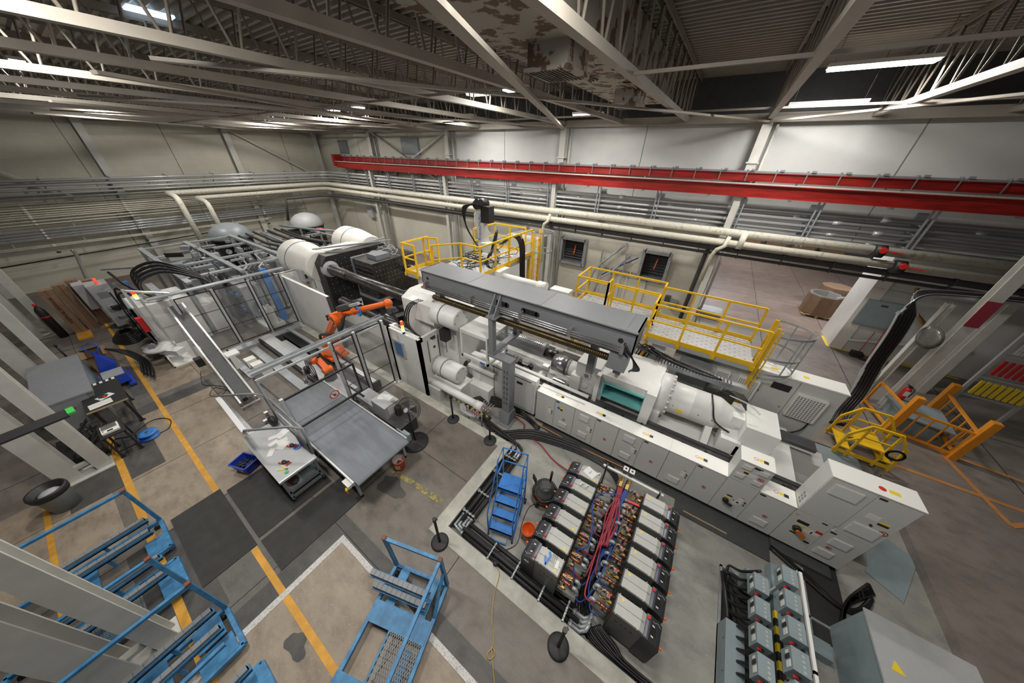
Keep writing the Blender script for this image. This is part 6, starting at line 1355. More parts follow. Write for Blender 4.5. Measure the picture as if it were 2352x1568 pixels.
# ================================================================= WORK CELL AND LEFT SIDE
# ---- orange robots and their track
t = thing('robot_track', 'aluminium floor track with a cable chain in front of the machine', 'robot track', (-11.2, 3.2, 0))
b = B(); b.box(-14.6, -8.0, 2.70, 3.10, 0.05, 0.26); b.box(-14.6, -8.0, 3.72, 3.85, 0.05, 0.24); b.box(-13.6, -8.4, 3.1, 3.3, 0.05, 0.20)
b.m(1)
for k in range(60): b.box(-14.5+k*0.108, -14.47+k*0.108, 3.75, 3.83, 0.24, 0.243)
for k in range(3): b.box(-14.6, -8.0, 2.78+k*0.1, 2.785+k*0.1, 0.26, 0.262)
b.build('rail_plate', ['alu', 'midgrey'], t, world=True)
b = B(); b.box(-14.6, -8.0, 3.1, 3.72, 0.02, 0.06); b.box(-14.6, -8.0, 2.62, 2.70, 0.02, 0.2); b.build('chain_channel', 'black', t, world=True)
b = B()
for k in range(28): x = -14.0+k*0.085; b.box(x, x+0.045, 3.35, 3.66, 0.08, 0.26)
b.box(-14.0, -11.7, 3.35, 3.38, 0.08, 0.28); b.box(-14.0, -11.7, 3.63, 3.66, 0.08, 0.28); b.build('cable_chain', 'black', t, world=True)
b = B(); b.box(-8.05, -7.98, 2.6, 3.9, 0.0, 0.32); b.build('end_plate', 'black', t, world=True)
text('.COM', 0.2, (-7.975, 3.1, 0.17), (1, 0, 0), (0, 0, 1), 'paper', t)
b = B(); b.box(-14.2, -8.6, 2.15, 2.42, 0.0, 0.12); b.box(-14.9, -14.5, 1.6, 4.3, 0.0, 0.1); b.box(-14.9, -12.2, 1.45, 1.65, 0.0, 0.1); b.m(1)
for k in range(70): b.box(-14.1+k*0.078, -14.08+k*0.078, 2.17, 2.40, 0.12, 0.123)
single('cable_duct', ['galv', 'lightgrey'], b, 'galvanised cable duct cover laid on the floor round the robot track', 'cable duct')
t = thing('orange_robot', 'large orange six-axis robot reaching into the moulding machine', 'robot', (-10.9, 3.9, 0.26))
b = B(); b.box(-11.25, -10.45, 3.55, 4.25, 0.2, 0.32); b.lathe((-10.85, 3.9, 0.32), [(0.36, 0), (0.36, 0.14), (0.30, 0.2), (0.28, 0.34)], n=24); b.build('base', 'robotorange', t, world=True)
J2 = Vector((-10.95, 3.95, 0.85)); J3 = PY(779, 731, 3.9); J5 = PY(893, 704, 4.45); 
b = B(); b.bar((-11.0, 3.95, 0.6), (-10.95, 3.95, 0.95), 0.5, 0.42, (0,1,0)); b.cyl((J2.x, 3.62, J2.z), (J2.x, 4.2, J2.z), 0.22, n=24); b.build('shoulder', 'robotorange', t, world=True, bevel=0.02)
b = B(); b.cyl((J2.x, 3.66, J2.z), (J2.x, 3.86, J2.z), 0.2, n=24); b.bar(J2+Vector((0,-0.18,0)), J3+Vector((0,-0.14,0)), 0.16, 0.24, (0,1,0)); b.cyl(J3+Vector((0,-0.24,0)), J3+Vector((0,-0.04,0)), 0.2, n=24); b.m(1).lathe(J3+Vector((0,-0.245,0)), [(0.13, 0), (0.14, 0), (0.14, 0.01)], 'Y', 24); b.build('lower_arm', ['robotorange', 'rust'], t, world=True, bevel=0.015)
dr = (J5-J3).normalized(); E3 = J3+Vector((0,0,0.12))
b = B(); b.bar(E3-dr*0.25, E3+dr*0.35, 0.28, 0.24); b.cyl(E3+dr*0.3, E3+dr*0.8, 0.11, 0.10, n=20); b.cyl(E3+dr*0.8, E3+dr*0.84, 0.12, n=20); b.cyl(E3+dr*0.84, E3+dr*(J5-J3).length, 0.10, 0.075, n=20); b.build('forearm', 'robotorange', t, world=True, bevel=0.01)
q = E3+dr*(J5-J3).length
b = B(); b.sphere(q, 0.13, 14); b.cyl(q, q+Vector((0.02, 0, -0.2)), 0.11, 0.1, n=16); b.build('wrist', 'robotorange', t, world=True)
b = B(); b.cyl(q+Vector((0.02, 0, -0.2)), q+Vector((0.05, 0, -0.26)), 0.07); b.bar(q+Vector((0.1, -0.1, -0.15)), q+Vector((0.32, 0, -0.1)), 0.1, 0.1); b.tube(smooth([q+Vector((0.1,0,-.25)), q+Vector((0.15,.1,-.6)), q+Vector((0, .1, -.7))], 4), 0.02, 6); b.build('gripper', 'darkgrey', t, world=True)
b = B(); m0 = E3-dr*0.25; b.bar(m0, m0-dr*0.25, 0.16, 0.18); 
for s in (-0.06, 0.06): b.cyl(m0-dr*0.1+Vector((0,0,s)), m0-dr*0.34+Vector((0,0,s)), 0.05, n=10)
b.tube(smooth([J2+Vector((0.1,-0.3,0.1)), J2+Vector((0.3,-0.35,0.5)), J3+Vector((0.35,-0.3,-.3)), E3+dr*0.5+Vector((0,-.15,-.05))], 6), 0.05, 8)
b.build('motor_pack', 'black', t, world=True)
b = B(); b.bar(E3+dr*0.15+Vector((0,0,0.22)), E3+dr*0.72+Vector((0,0,0.22)), 0.2, 0.16); b.m(1).bar(E3+dr*0.72+Vector((0,0,0.22)), E3+dr*1.15+Vector((0,0,0.22)), 0.1, 0.08); b.build('arm_box', ['darkgrey', 'lightgrey'], t, world=True)
b = B()
for k in range(3): b.tube([E3+dr*(1.15+.03*k)+Vector((math.cos(a*PI/8)*0.1, -0.1, math.sin(a*PI/8)*0.16-0.03)) for a in range(16)], 0.012, 5, closed=True)
b.build('air_hose', 'ladderblue', t, world=True)
nrm = Vector((dr.y, -dr.x, 0)).normalized()
text('KUKA', 0.12, E3+dr*0.55+nrm*0.125, nrm, (0,0,1), 'black', t)
t = thing('small_robot', 'smaller orange and black robot on the track by the conveyor end', 'robot', (-9.6, 3.0, 0.26))
b = B(); b.lathe((-9.5, 3.0, 0.26), [(0.2, 0), (0.2, 0.1), (0.15, 0.2), (0.14, 0.4)]); b.build('base', 'darkgrey', t, world=True)
b = B(); b.bar((-9.5, 3.0, 0.6), (-9.9, 2.95, 0.95), 0.2, 0.2); b.cyl((-9.5, 2.85, 0.65), (-9.5, 3.15, 0.65), 0.13); b.bar((-9.95, 2.95, 1.0), (-9.6, 2.7, 1.1), 0.14, 0.14); b.build('arm', 'robotorange', t, world=True, bevel=0.02)
b = B(); b.bar((-9.9, 2.95, 1.0), (-10.1, 3.0, 1.15), 0.2, 0.2); b.cyl((-9.7, 2.5, 0.75), (-9.7, 2.5, 1.0), 0.08)
for k in range(4): b.tube(smooth([(-10.0, 2.9, 1.1), (-9.8+.1*k, 2.6, 1.25), (-9.5, 2.5+.05*k, 0.9), (-9.4, 2.6, 0.5)], 4), 0.015, 5)
b.build('gripper', 'black', t, world=True)
b = B(); b.cyl((-9.85, 2.45, 0.5), (-9.85, 2.45, 0.85), 0.06); b.cyl((-9.6, 2.3, 0.5), (-9.6, 2.3, 0.7), 0.05); b.build('cylinder', 'steel', t, world=True)
# ---- safety fences
def fence(name, pts, h, lab, zb=0.12, mid=(0.33, 0.66), postm='alu'):
    t = thing(name, lab, 'safety fence', (*pts[0], 0))
    for (x, y) in pts:
        b = B(); b.box(x-0.035, x+0.035, y-0.035, y+0.035, 0, h); b.box(x-0.08, x+0.08, y-0.06, y+0.06, 0, 0.015); b.build('fence_post', postm, t, world=True)
    for i in range(len(pts)-1):
        p = Vector((*pts[i], 0)); q = Vector((*pts[i+1], 0)); d = (q-p).normalized()*0.06; p += d; q -= d
        b = B()
        for z in (zb, h-0.05): b.bar(p+Vector((0,0,z)), q+Vector((0,0,z)), 0.03, 0.03)
        for m in mid: z = zb+(h-zb)*m; b.bar(p+Vector((0,0,z)), q+Vector((0,0,z)), 0.018, 0.018)
        for s in (p, q): b.bar(s+Vector((0,0,zb)), s+Vector((0,0,h-0.05)), 0.03, 0.03, (1,0,0))
        b.build('panel_frame', 'black', t, world=True)
        b = B(); b.bar(p+Vector((0,0,(zb+h)/2)), q+Vector((0,0,(zb+h)/2)), 0.006, h-zb-0.1); b.build('clear_panel', 'glass', t, world=True)
    return t
fence('safety_fence', [(-15.1, 1.1), (-15.1, 2.2), (-15.1, 3.35), (-15.1, 4.5)], 2.5, 'clear-panelled safety fence across the far end of the robot track')
fence('safety_fence', [(-7.8, 2.75), (-7.8, 3.45), (-7.75, 4.35)], 2.55, 'clear-panelled safety fence between the conveyor and the operator panel')
t = fence('safety_fence', [(-8.35, 1.05), (-6.9, 1.08)], 2.25, 'clear side screen along the conveyor, beside the workbench', postm='alu')
b = B()
for (p, q) in (((-6.9, 1.1, 1.25), (-6.9, 2.78, 1.25)), ((-6.9, 1.1, 2.2), (-6.9, 2.78, 2.2)), ((-6.9, 1.1, 1.25), (-6.9, 1.1, 2.2)), ((-6.9, 2.78, 1.25), (-6.9, 2.78, 2.2)), ((-7.75, 2.78, 2.3), (-6.9, 2.78, 2.2)), ((-7.75, 2.78, 1.0), (-6.9, 2.78, 1.0))): b.bar(p, q, 0.045, 0.045, (1, 0, 0) if p[0] == q[0] and p[1] == q[1] else (0,0,1))
b.m(1).box(-6.903, -6.897, 1.1, 2.78, 1.27, 2.2)
b.m(2)
ss = single('gate_screen', ['black', 'glass', 'alu'], b, 'black-framed clear screen hanging over the conveyor belt with a no-touch sign', 'safety screen')
t = thing('no_touch_sign', 'round red and white no-hands sign on the clear screen over the belt', 'sign', (-6.88, 2.1, 1.6))
b = B(); b.cyl((-6.89, 2.1, 1.62), (-6.885, 2.1, 1.62), 0.125, n=28); b.build('disc', 'paper', t, world=True)
b = B()
for k in range(24):
    a0, a1 = 2*PI*k/24, 2*PI*(k+1)/24; b.quad(*[(-6.882, 2.1+math.cos(a)*r, 1.62+math.sin(a)*r) for a, r in ((a0, 0.125), (a1, 0.125), (a1, 0.098), (a0, 0.098))])
b.bar((-6.88, 2.04, 1.68), (-6.88, 2.16, 1.56), 0.003, 0.018); b.build('ring', 'labelred', t, world=True)
b = B(); b.cyl((-6.883, 2.1, 1.6), (-6.881, 2.1, 1.6), 0.03, n=10)
for k in range(4): b.bar((-6.882, 2.08+k*0.014, 1.61), (-6.882, 2.075+k*0.017, 1.66), 0.002, 0.009, (1,0,0))
b.bar((-6.882, 2.13, 1.6), (-6.882, 2.145, 1.63), 0.002, 0.009, (1,0,0)); b.build('hand_symbol', 'black', t, world=True)
t = thing('cable_bridge', 'galvanised cable tray bridging the top of the robot cell', 'cable tray', (-8.1, 3, 2.3))
b = B(); b.box(-8.3, -8.1, 1.0, 4.7, 2.38, 2.40); b.box(-8.3, -8.29, 1.0, 4.7, 2.40, 2.46); b.box(-8.11, -8.10, 1.0, 4.7, 2.40, 2.46); b.m(1)
for k in range(30): b.box(-8.315, -8.3, 1.1+k*0.12, 1.16+k*0.12, 2.41, 2.45)
b.build('tray', ['galv', 'darkgrey'], t, world=True)
b = B(); b.box(-7.98, -7.93, 1.0, 4.3, 2.3, 2.35); b.box(-8.0, -7.94, 1.0, 1.06, 0, 2.3); b.build('support_rail', 'alu', t, world=True)
t = thing('cable_bridge', 'galvanised cable tray along the top of the far safety fence', 'cable tray', (-15.3, 3, 2.5))
b = B(); b.box(-15.5, -15.25, 0.6, 4.8, 2.55, 2.6); b.box(-17.5, -15.3, 0.9, 1.1, 2.5, 2.55); b.build('tray', 'galv', t, world=True)
# ---- discharge belt conveyor
t = thing('belt_conveyor', 'wide dark grey belt conveyor coming out of the robot cell', 'conveyor', (-6.8, 1.85, 0))
b = B(); b.prism([(-8.95, 0.76), (-7.7, 0.80), (-4.74, 0.86), (-4.69, 0.83), (-4.68, 0.80), (-4.74, 0.77), (-7.7, 0.72), (-8.95, 0.68)], 1.15, 2.53, 'Y'); b.m(1).box(-7.66, -7.65, 1.15, 2.53, 0.795, 0.805); b.build('belt', ['belt', 'black'], t, world=True)
for y in (1.12, 2.56): b = B(); b.prism([(-8.95, 0.66), (-4.8, 0.76), (-4.8, 0.87), (-7.7, 0.82), (-8.95, 0.78)], y-0.02, y+0.02, 'Y'); b.build('side_rail', 'alu', t, world=True)
for (x, y) in ((-8.6, 1.2), (-8.6, 2.5), (-6.9, 1.2), (-6.9, 2.5), (-5.0, 1.2), (-5.0, 2.5)):
    b = B(); b.box(x-0.03, x+0.03, y-0.03, y+0.03, 0.08, 0.75); b.build('leg', 'alu', t, world=True); b = B(); b.cyl((x, y-0.02, 0.045), (x, y+0.02, 0.045), 0.045, n=12); b.build('caster', 'black', t, world=True)
b = B(); b.bar((-5.0, 1.2, 0.5), (-5.0, 2.5, 0.5), 0.04, 0.06); b.bar((-4.85, 1.2, 0.66), (-4.85, 2.5, 0.66), 0.05, 0.05); b.cyl((-5.0, 1.85, 0.35), (-5.0, 1.85, 0.6), 0.03); b.build('cross_brace', 'alu', t, world=True)
b = B(); b.box(-5.15, -4.9, 2.58, 2.75, 0.55, 0.78); b.cyl((-5.3, 2.64, 0.82), (-4.9, 2.64, 0.82), 0.02); b.build('drive_box', 'bluegrey', t, world=True)
b = B(); b.box(-5.1, -4.85, 1.0, 1.1, 0.72, 0.8); b.m(1).cyl((-4.95, 1.0, 0.7), (-4.9, 0.96, 0.66), 0.03); b.m(2).cyl((-4.86, 0.96, 0.66), (-4.84, 0.95, 0.65), 0.025); b.build('stop_switch', ['paper', 'labelyellow', 'red'], t, world=True)
# control box, fan
t = thing('conveyor_control_box', 'grey electrical cabinet with papers on it beside the conveyor and the fan', 'cabinet', (-6.2, 3.1, 0))
b = B(); b.box(-6.75, -6.1, 2.85, 3.35, 0.45, 0.88); b.m(1).box(-6.7, -5.5, 2.8, 3.4, 0.0, 0.45); b.m(0).box(-7.6, -6.75, 2.85, 3.3, 0.4, 0.6); b.build('body', ['lightgrey', 'darkgrey'], t, world=True, bevel=0.008)
b = B(); b.box(-6.1, -6.095, 2.95, 3.2, 0.55, 0.82); b.build('notice', 'paper', t, world=True)
b = B(); b.box(-6.2, -6.09, 3.15, 3.25, 0.88, 0.90); b.build('latch', 'steel', t, world=True)
b = B(); b.cbox(-6.55, 3.15, 0.885, 0.3, 0.22, 0.004, 0.5); b.cbox(-6.4, 3.2, 0.889, 0.25, 0.2, 0.004, 0.2); single('paper_sheet', 'paper', b, 'white printed sheets on the grey cabinet by the fan', 'paper')
b = B(); b.lathe((-6.0, 3.2, 0.45), [(0.1, 0), (0.1, 0.3), (0.06, 0.33), (0.0, 0.33)], n=14); single('black_canister', 'black', b, 'round black canister standing behind the fan', 'canister')
t = thing('pedestal_fan', 'black pedestal fan standing by the conveyor', 'fan', (-5.15, 2.98, 0))
b = B(); b.lathe((-5.15, 2.98, 0), [(0.0, 0), (0.36, 0.0), (0.36, 0.02), (0.31, 0.04), (0.1, 0.07), (0.03, 0.1), (0.0, 0.1)], n=32); b.build('base', 'rubber', t, world=True)
b = B(); b.cyl((-5.15, 2.98, 0.08), (-5.15, 2.98, 1.2), 0.022, n=12); b.build('pole', 'black', t, world=True)
fc = Vector((-5.15, 3.02, 1.3)); ax = Vector((0.25, -0.75, 0.55)).normalized(); a1 = ax.orthogonal().normalized(); a2 = ax.cross(a1)
b = B()
for (r, d) in ((0.335, 0), (0.31, 0.05), (0.24, 0.08), (0.18, 0.10), (0.12, 0.11), (0.28, -0.05), (0.20, -0.08), (0.1, -0.09)):
    b.tube([fc+ax*d+a1*math.cos(2*PI*i/28)*r+a2*math.sin(2*PI*i/28)*r for i in range(28)], 0.004 if r < 0.3 else 0.008, 5, closed=True)
for k in range(28):
    a = 2*PI*k/28; e = a1*math.cos(a)+a2*math.sin(a); b.tube([fc+ax*0.115+e*0.05, fc+ax*0.09+e*0.2, fc+ax*0.04+e*0.285, fc+e*0.3, fc-ax*0.05+e*0.28, fc-ax*0.09+e*0.1], 0.0025, 4)
b.build('guard_cage', 'black', t, world=True)
for k in range(3):
    b = B(); a = 2*PI*k/3; e = a1*math.cos(a)+a2*math.sin(a); f = a1*math.cos(a+0.9)+a2*math.sin(a+0.9)
    b.quad(fc+e*0.04-ax*0.02, fc+e*0.26-ax*0.02, fc+f*0.26+ax*0.03, fc+f*0.05+ax*0.03); b.build('blade', 'darkgrey', t, world=True)
b = B(); b.cyl(fc-ax*0.09, fc-ax*0.24, 0.09, 0.07, n=16); b.cyl(fc+ax*0.1, fc+ax*0.16, 0.06, 0.055, n=16); b.build('motor', 'lightgrey', t, world=True)
# ---- workbench
t = thing('workbench', 'grey metal workbench on casters with a paper-filled back screen', 'workbench', (-7.1, 0.65, 0), 0)
b = B(); b.box(-8.15, -6.1, 0.2, 1.0, 0.86, 0.90); b.m(1).box(-6.12, -6.08, 0.2, 1.0, 0.84, 0.905); b.build('top', ['lightgrey', 'alu'], t, world=True, bevel=0.006)
b = B(); b.box(-8.0, -6.2, 0.25, 0.95, 0.33, 0.36); b.build('shelf', 'bluegrey', t, world=True)
for (x, y) in ((-8.05, 0.26), (-6.2, 0.26), (-8.05, 0.94), (-6.2, 0.94)):
    b = B(); b.box(x-0.03, x+0.03, y-0.03, y+0.03, 0.1, 0.86); b.build('leg', 'midgrey', t, world=True); b = B(); b.cyl((x, y-0.02, 0.05), (x, y+0.02, 0.05), 0.05, n=12); b.build('caster', 'black', t, world=True)
b = B(); b.box(-6.23, -6.17, 0.26, 0.94, 0.12, 0.18); b.box(-6.23, -6.17, 0.26, 0.94, 0.3, 0.38); b.bar((-8.05, 0.94, 0.16), (-6.2, 0.94, 0.16), 0.05); b.build('cross_bar', 'midgrey', t, world=True)
b = B(); b.tube([(-6.25, 1.0, 0.9), (-6.25, 1.05, 1.75), (-6.5, 0.9, 1.78), (-7.3, 0.1+0.2, 1.70), (-7.35, 0.28, 1.6)], 0.028, 8); b.tube([(-8.1, 1.0, 0.9), (-8.1, 1.05, 1.75), (-8.35, 0.9, 1.78), (-9.1, 0.4, 1.7)], 0.028, 8); b.bar((-8.1, 1.05, 1.72), (-6.25, 1.05, 1.72), 0.04); b.build('light_arm', 'midgrey', t, world=True)
b = B(); b.box(-8.1, -6.25, 1.03, 1.05, 0.95, 1.68); b.build('back_screen', 'glass', t, world=True)
b = B(); b.bar((-7.3, 0.3, 1.66), (-9.1, 0.35, 1.66), 0.1, 0.05); b.build('lamp_strip', 'alu', t, world=True)
for i, (x, y, a, w_, h) in enumerate(((-7.5, 0.85, 0.3, 0.2, 0.28), (-7.25, 0.75, -0.2, 0.15, 0.22), (-7.35, 0.6, 0.1, 0.12, 0.2), (-7.1, 0.7, 0.5, 0.2, 0.25), (-7.1, 0.45, 0.9, 0.12, 0.24), (-7.55, 0.65, -0.4, 0.12, 0.16))):
    b = B(); b.cbox(x, y, 0.902+0.001*i, w_, h, 0.001, a); single('paper_sheet', 'paper', b, 'white paper sheet lying on the grey workbench', 'paper', 'papers on the workbench')
for i, (x, y, lab) in enumerate(((-6.55, 0.5, 'black and red glove near the pliers on the workbench'), (-6.9, 0.82, 'black and red glove beside the blue disc on the workbench'))):
    b = B(); b.sphere((x, y, 0.925), 0.06, 10, (1.2, 0.8, 0.4)); b.sphere((x+0.08, y+0.05, 0.925), 0.045, 10, (1.2, 0.8, 0.4)); b.m(1)
    for k in range(4): b.tube([(x+0.1, y+0.02*k, 0.925), (x+0.15, y+0.03*k, 0.92)], 0.012, 5)
    b.cbox(x-0.03, y-0.06, 0.925, 0.1, 0.03, 0.02, 0.4); single('work_glove', ['black', 'labelred'], b, lab, 'glove')
b = B(); b.bar((-6.35, 0.42, 0.91), (-6.45, 0.32, 0.91), 0.018, 0.012); b.bar((-6.35, 0.45, 0.91), (-6.52, 0.43, 0.91), 0.018, 0.012); b.m(1).bar((-6.35, 0.44, 0.91), (-6.3, 0.47, 0.91), 0.025, 0.012); single('pliers', ['labelyellow', 'darkgrey'], b, 'yellow-handled cutting pliers on the workbench', 'pliers')
b = B(); b.cyl((-6.24, 0.42, 0.901), (-6.24, 0.42, 0.925), 0.04, n=14); single('green_disc', 'green', b, 'green tape roll at the edge of the workbench', 'tape roll')
b = B(); b.cyl((-6.75, 0.88, 0.901), (-6.75, 0.88, 0.912), 0.09, n=18); single('blue_disc', 'labelblue', b, 'light blue disc under the papers on the workbench', 'disc')
b = B(); b.cbox(-6.5, 0.97, 1.1, 0.5, 0.03, 0.36, 0.05); single('tablet_stand', 'black', b, 'black flat display leaning at the back of the workbench', 'display')
b = B(); b.sphere((-7.95, 0.88, 1.05), 0.16, 10, (1, 0.6, 1.0)); single('black_bag', 'black', b, 'black bag hanging at the far end of the workbench', 'bag')
for i in range(3): b = B(); b.box(-7.7+i*0.35, -7.42+i*0.35, 1.0, 1.005, 1.05, 1.45); single('posted_sheet', 'paper', b, 'white sheet fixed to the back screen of the workbench, ' + ['farthest', 'middle', 'nearest'][i], 'paper', 'sheets on the bench screen')
for i, (x, y) in enumerate(((-7.2, 0.6), (-6.8, 0.7), (-6.4, 0.45))):
    b = B(); b.sphere((x, y, 0.42), 0.12, 10, (1.4, 1, 0.5)); b.m(1).cbox(x+0.05, y-0.1, 0.42, 0.12, 0.04, 0.03, 0.5); single('rag_bundle', ['rubber' if i != 1 else 'midgrey', 'labelred'], b, ['dark bundle of gloves on the lower shelf, at its back', 'grey cloth bundle in the middle of the lower shelf', 'black and red gloves at the front of the lower shelf'][i], 'gloves')
# blue tote
t = thing('blue_tote', 'dark blue plastic tote full of black parts under the bench edge', 'tote', (-8.1, 0.0, 0), 0.35)
b = B()
for (p, q) in (((-0.2, -0.15), (0.2, -0.15)), ((0.2, -0.15), (0.2, 0.15)), ((0.2, 0.15), (-0.2, 0.15)), ((-0.2, 0.15), (-0.2, -0.15))):
    b.quad((*p, 0), (*q, 0), (q[0]*1.25, q[1]*1.25, 0.28), (p[0]*1.25, p[1]*1.25, 0.28)); b.bar((p[0]*1.28, p[1]*1.28, 0.28), (q[0]*1.28, q[1]*1.28, 0.28), 0.03, 0.03)
b.box(-0.2, 0.2, -0.15, 0.15, 0, 0.01); b.build('shell', 'toteblue', t); b = B()
for k in range(40): b.cbox(random.uniform(-.2, .2), random.uniform(-.14, .14), random.uniform(0.14, 0.2), 0.07, 0.03, 0.02, random.uniform(0, 3))
o = b.build('parts_heap', 'black', t); o['kind'] = 'stuff'; b = B(); b.cbox(0.05, -0.18, 0.14, 0.16, 0.004, 0.1); b.build('label_plate', 'lightgrey', t)
# mats
for i, (x0, x1, y0, y1, lab) in enumerate(((-7.82, -5.98, -0.56, 1.0, 'black rubber floor mat under the workbench'), (-5.88, -4.95, -0.56, 1.25, 'black rubber floor mat in front of the conveyor end'), (-8.0, -5.87, -1.5, -0.63, 'black rubber floor mat nearest the blue carts'))):
    b = B(); b.box(x0, x1, y0, y1, 0.0, 0.016+0.001*i); single('floor_mat', 'mat', b, lab, 'floor mat')
# ---- inclined parts conveyor
t = thing('inclined_conveyor', 'slim slanting conveyor of aluminium rails going up to the white machine', 'conveyor', (-12.3, 0.9, 0))
b = B()
for y in (0.75, 1.15): b.bar((-15.6, y+.2, 2.1), (-10.6, y, 0.25), 0.05, 0.08); b.bar((-12.5, y, 0), (-12.5, y+.1, 1.0), 0.04, 0.04, (1,0,0)); b.bar((-14.6, y, 0), (-14.6, y+.1, 1.7), 0.04, 0.04, (1,0,0))
b.bar((-12.5, 0.75, 0.3), (-12.5, 1.15, 0.3), 0.03); b.bar((-10.6, 0.7, 0.1), (-10.6, 1.2, 0.1), 0.04)
b.build('side_rail', 'alu', t, world=True)
b = B(); b.quad((-15.6, 1.0, 2.1), (-15.6, 1.3, 2.1), (-10.7, 1.1, 0.3), (-10.7, 0.8, 0.3)); b.build('belt', 'darkgrey', t, world=True)
b = B(); b.cbox(-10.9, 0.9, 0.3, 0.5, 0.12, 0.12); b.cbox(-13.8, 0.7, 0.55, 0.25, 0.2, 0.3); b.build('motor', 'black', t, world=True)
b = B(); b.box(-12.6, -12.3, 1.3, 1.45, 0.5, 1.0); b.box(-12.7, -12.3, 1.25, 1.6, 1.0, 1.06); b.build('lectern_box', 'paper', t, world=True)
b = B(); b.tube(smooth([(-14.2, 0.6, 0.01), (-13.2, 0.4, 0.01), (-12.8, 0.6, 0.01), (-12.3, 0.8, 0.01), (-12.0, 0.55, 0.01), (-12.3, 0.35, 0.01), (-12.6, 0.6, 0.01), (-11.6, 0.9, 0.01)], 6), 0.01, 5); single('floor_cable', 'cable', b, 'thin black cable looping on the floor by the slanting conveyor', 'cable')
b = B(); b.box(-11.7, -9.2, 0.42, 0.56, 0.0, 0.05); b.box(-11.5, -9.4, 0.45, 0.53, 0.05, 0.08); single('metal_ramp', 'steel', b, 'long shiny metal rail lying on the floor beside the workbench', 'rail')
for i, (x, y) in enumerate(((-9.75, 1.05), (-9.4, 0.9))): b = B(); b.cyl((x, y-0.03, 0.06), (x, y+0.03, 0.06), 0.06, n=12); b.box(x-0.05, x+0.05, y-0.05, y+0.05, 0.1, 0.14); single('caster_wheel', 'steel', b, 'chrome caster wheel under the bench frame, ' + ['farther one', 'nearer one'][i], 'caster')
for i, (x, y) in enumerate(((-13.1, 1.85), (-12.6, 1.88), (-12.1, 1.95))): b = B(); b.box(x-0.16, x+0.16, y-0.16, y+0.16, 0, 0.3-0.02*i); b.m(1).box(x-0.15, x+0.15, y-0.165, y-0.16, 0.12, 0.13); single('white_step', ['cabtop', 'lightgrey'], b, ['small white plinth box inside the cell, farthest of three', 'small white plinth box inside the cell, middle of three', 'small white plinth box inside the cell, nearest of three'][i], 'box', 'white boxes in the cell')
# ---- white machine with hoses at the left
t = thing('dosing_machine', 'white and grey machine with thick black hoses arching over its top at the left', 'machine', (-17.8, 0.9, 0))
b = B(); b.box(-18.6, -16.95, 0.22, 1.75, 0.0, 1.92); b.box(-16.95, -16.9, 0.5, 1.1, 0.95, 1.45); b.m(1).box(-18.3, -16.9, 0.12, 0.22, 0.0, 2.0); b.m(2).box(-16.95, -16.9, 0.12, 0.3, 0, 1.95); b.m(0).box(-19.6, -18.7, 0.8, 2.0, 0, 1.3)
b.build('body', ['white', 'bluegrey', 'lightgrey'], t, world=True, bevel=0.01)
b = B(); b.lathe((-18.0, 0.95, 1.93), [(0.0, 0), (0.5, 0), (0.5, 0.04), (0.0, 0.05)], n=24); b.lathe((-17.55, 1.0, 1.94), [(0.0, 0), (0.45, 0), (0.45, 0.04), (0.0, 0.05)], n=24); b.build('lid', 'cabtop', t, world=True)
b = B()
for k in range(4): b.tube(smooth([(-17.6+k*.1, 1.0, 1.95), (-18.0+k*.18, 0.75, 2.3), (-18.3+k*.22, 0.9, 2.9-.08*k), (-17.9+k*.15, 1.6, 3.15-.1*k), (-17.0+k*.1, 2.3, 2.7-.05*k), (-16.7+k*.08, 2.5, 2.3)], 6), 0.055, 8)
b.build('hose', 'cable', t, world=True)
b = B(); b.bar((-16.0, 0.3, 1.0), (-16.0, 0.3, 2.9), 0.08, 0.1, (1,0,0)); b.bar((-15.7, 0.5, 0.5), (-15.7, 0.5, 2.6), 0.06, 0.08, (1,0,0)); b.bar((-16.0, 0.3, 2.85), (-15.4, 1.2, 2.6), 0.08, 0.06); b.build('mast', 'alu', t, world=True)
b = B(); b.cbox(-16.3, 0.2, 1.5, 0.25, 0.2, 0.55); b.build('lift_hook_block', 'red', t, world=True)
b = B(); b.lathe((-15.9, 0.15, 0.62), [(0.0, 0), (0.42, 0), (0.42, 0.08), (0.0, 0.1)], n=20); b.cbox(-15.5, 0.35, 0.55, 0.8, 0.3, 0.2, 0.5); b.build('tray', 'white', t, world=True)
b = B(); b.cyl((-16.0, 0.05, 0.74), (-15.85, -0.02, 0.8), 0.11, n=16); b.build('motor', 'steel', t, world=True)
b = B(); b.tube(smooth([(-16.0, 0.3, 2.8), (-16.5, 0.15, 2.6), (-16.6, 0.1, 1.9), (-16.2, 0.1, 1.2), (-15.9, 0.15, 0.8)], 6), 0.03, 6); b.tube(smooth([(-15.9, 0.4, 2.7), (-16.3, 0.2, 2.9), (-16.8, 0.1, 2.4), (-16.5, 0.1, 1.9)], 6), 0.04, 6); b.build('hose', 'cable', t, world=True)
b = B(); b.cyl((-15.55, 0.45, 2.62), (-15.55, 0.45, 2.7), 0.05); b.m(1).cyl((-15.55, 0.45, 2.7), (-15.55, 0.45, 2.8), 0.05); b.m(2).cyl((-15.55, 0.45, 2.8), (-15.55, 0.45, 2.9), 0.05); b.build('signal_lamp', ['lampgreen', 'lampamber', 'lampred'], t, world=True)
b = B(); b.box(-16.45, -15.2, 0.12, 1.05, 0.0, 0.05); b.box(-16.45, -15.2, 0.12, 0.16, 0.0, 0.4); b.box(-16.45, -15.2, 1.01, 1.05, 0.0, 0.35); b.box(-16.48, -16.44, 0.12, 1.05, 0.0, 0.35); b.m(1).box(-16.2, -15.7, 0.3, 0.5, 0.3, 0.36)
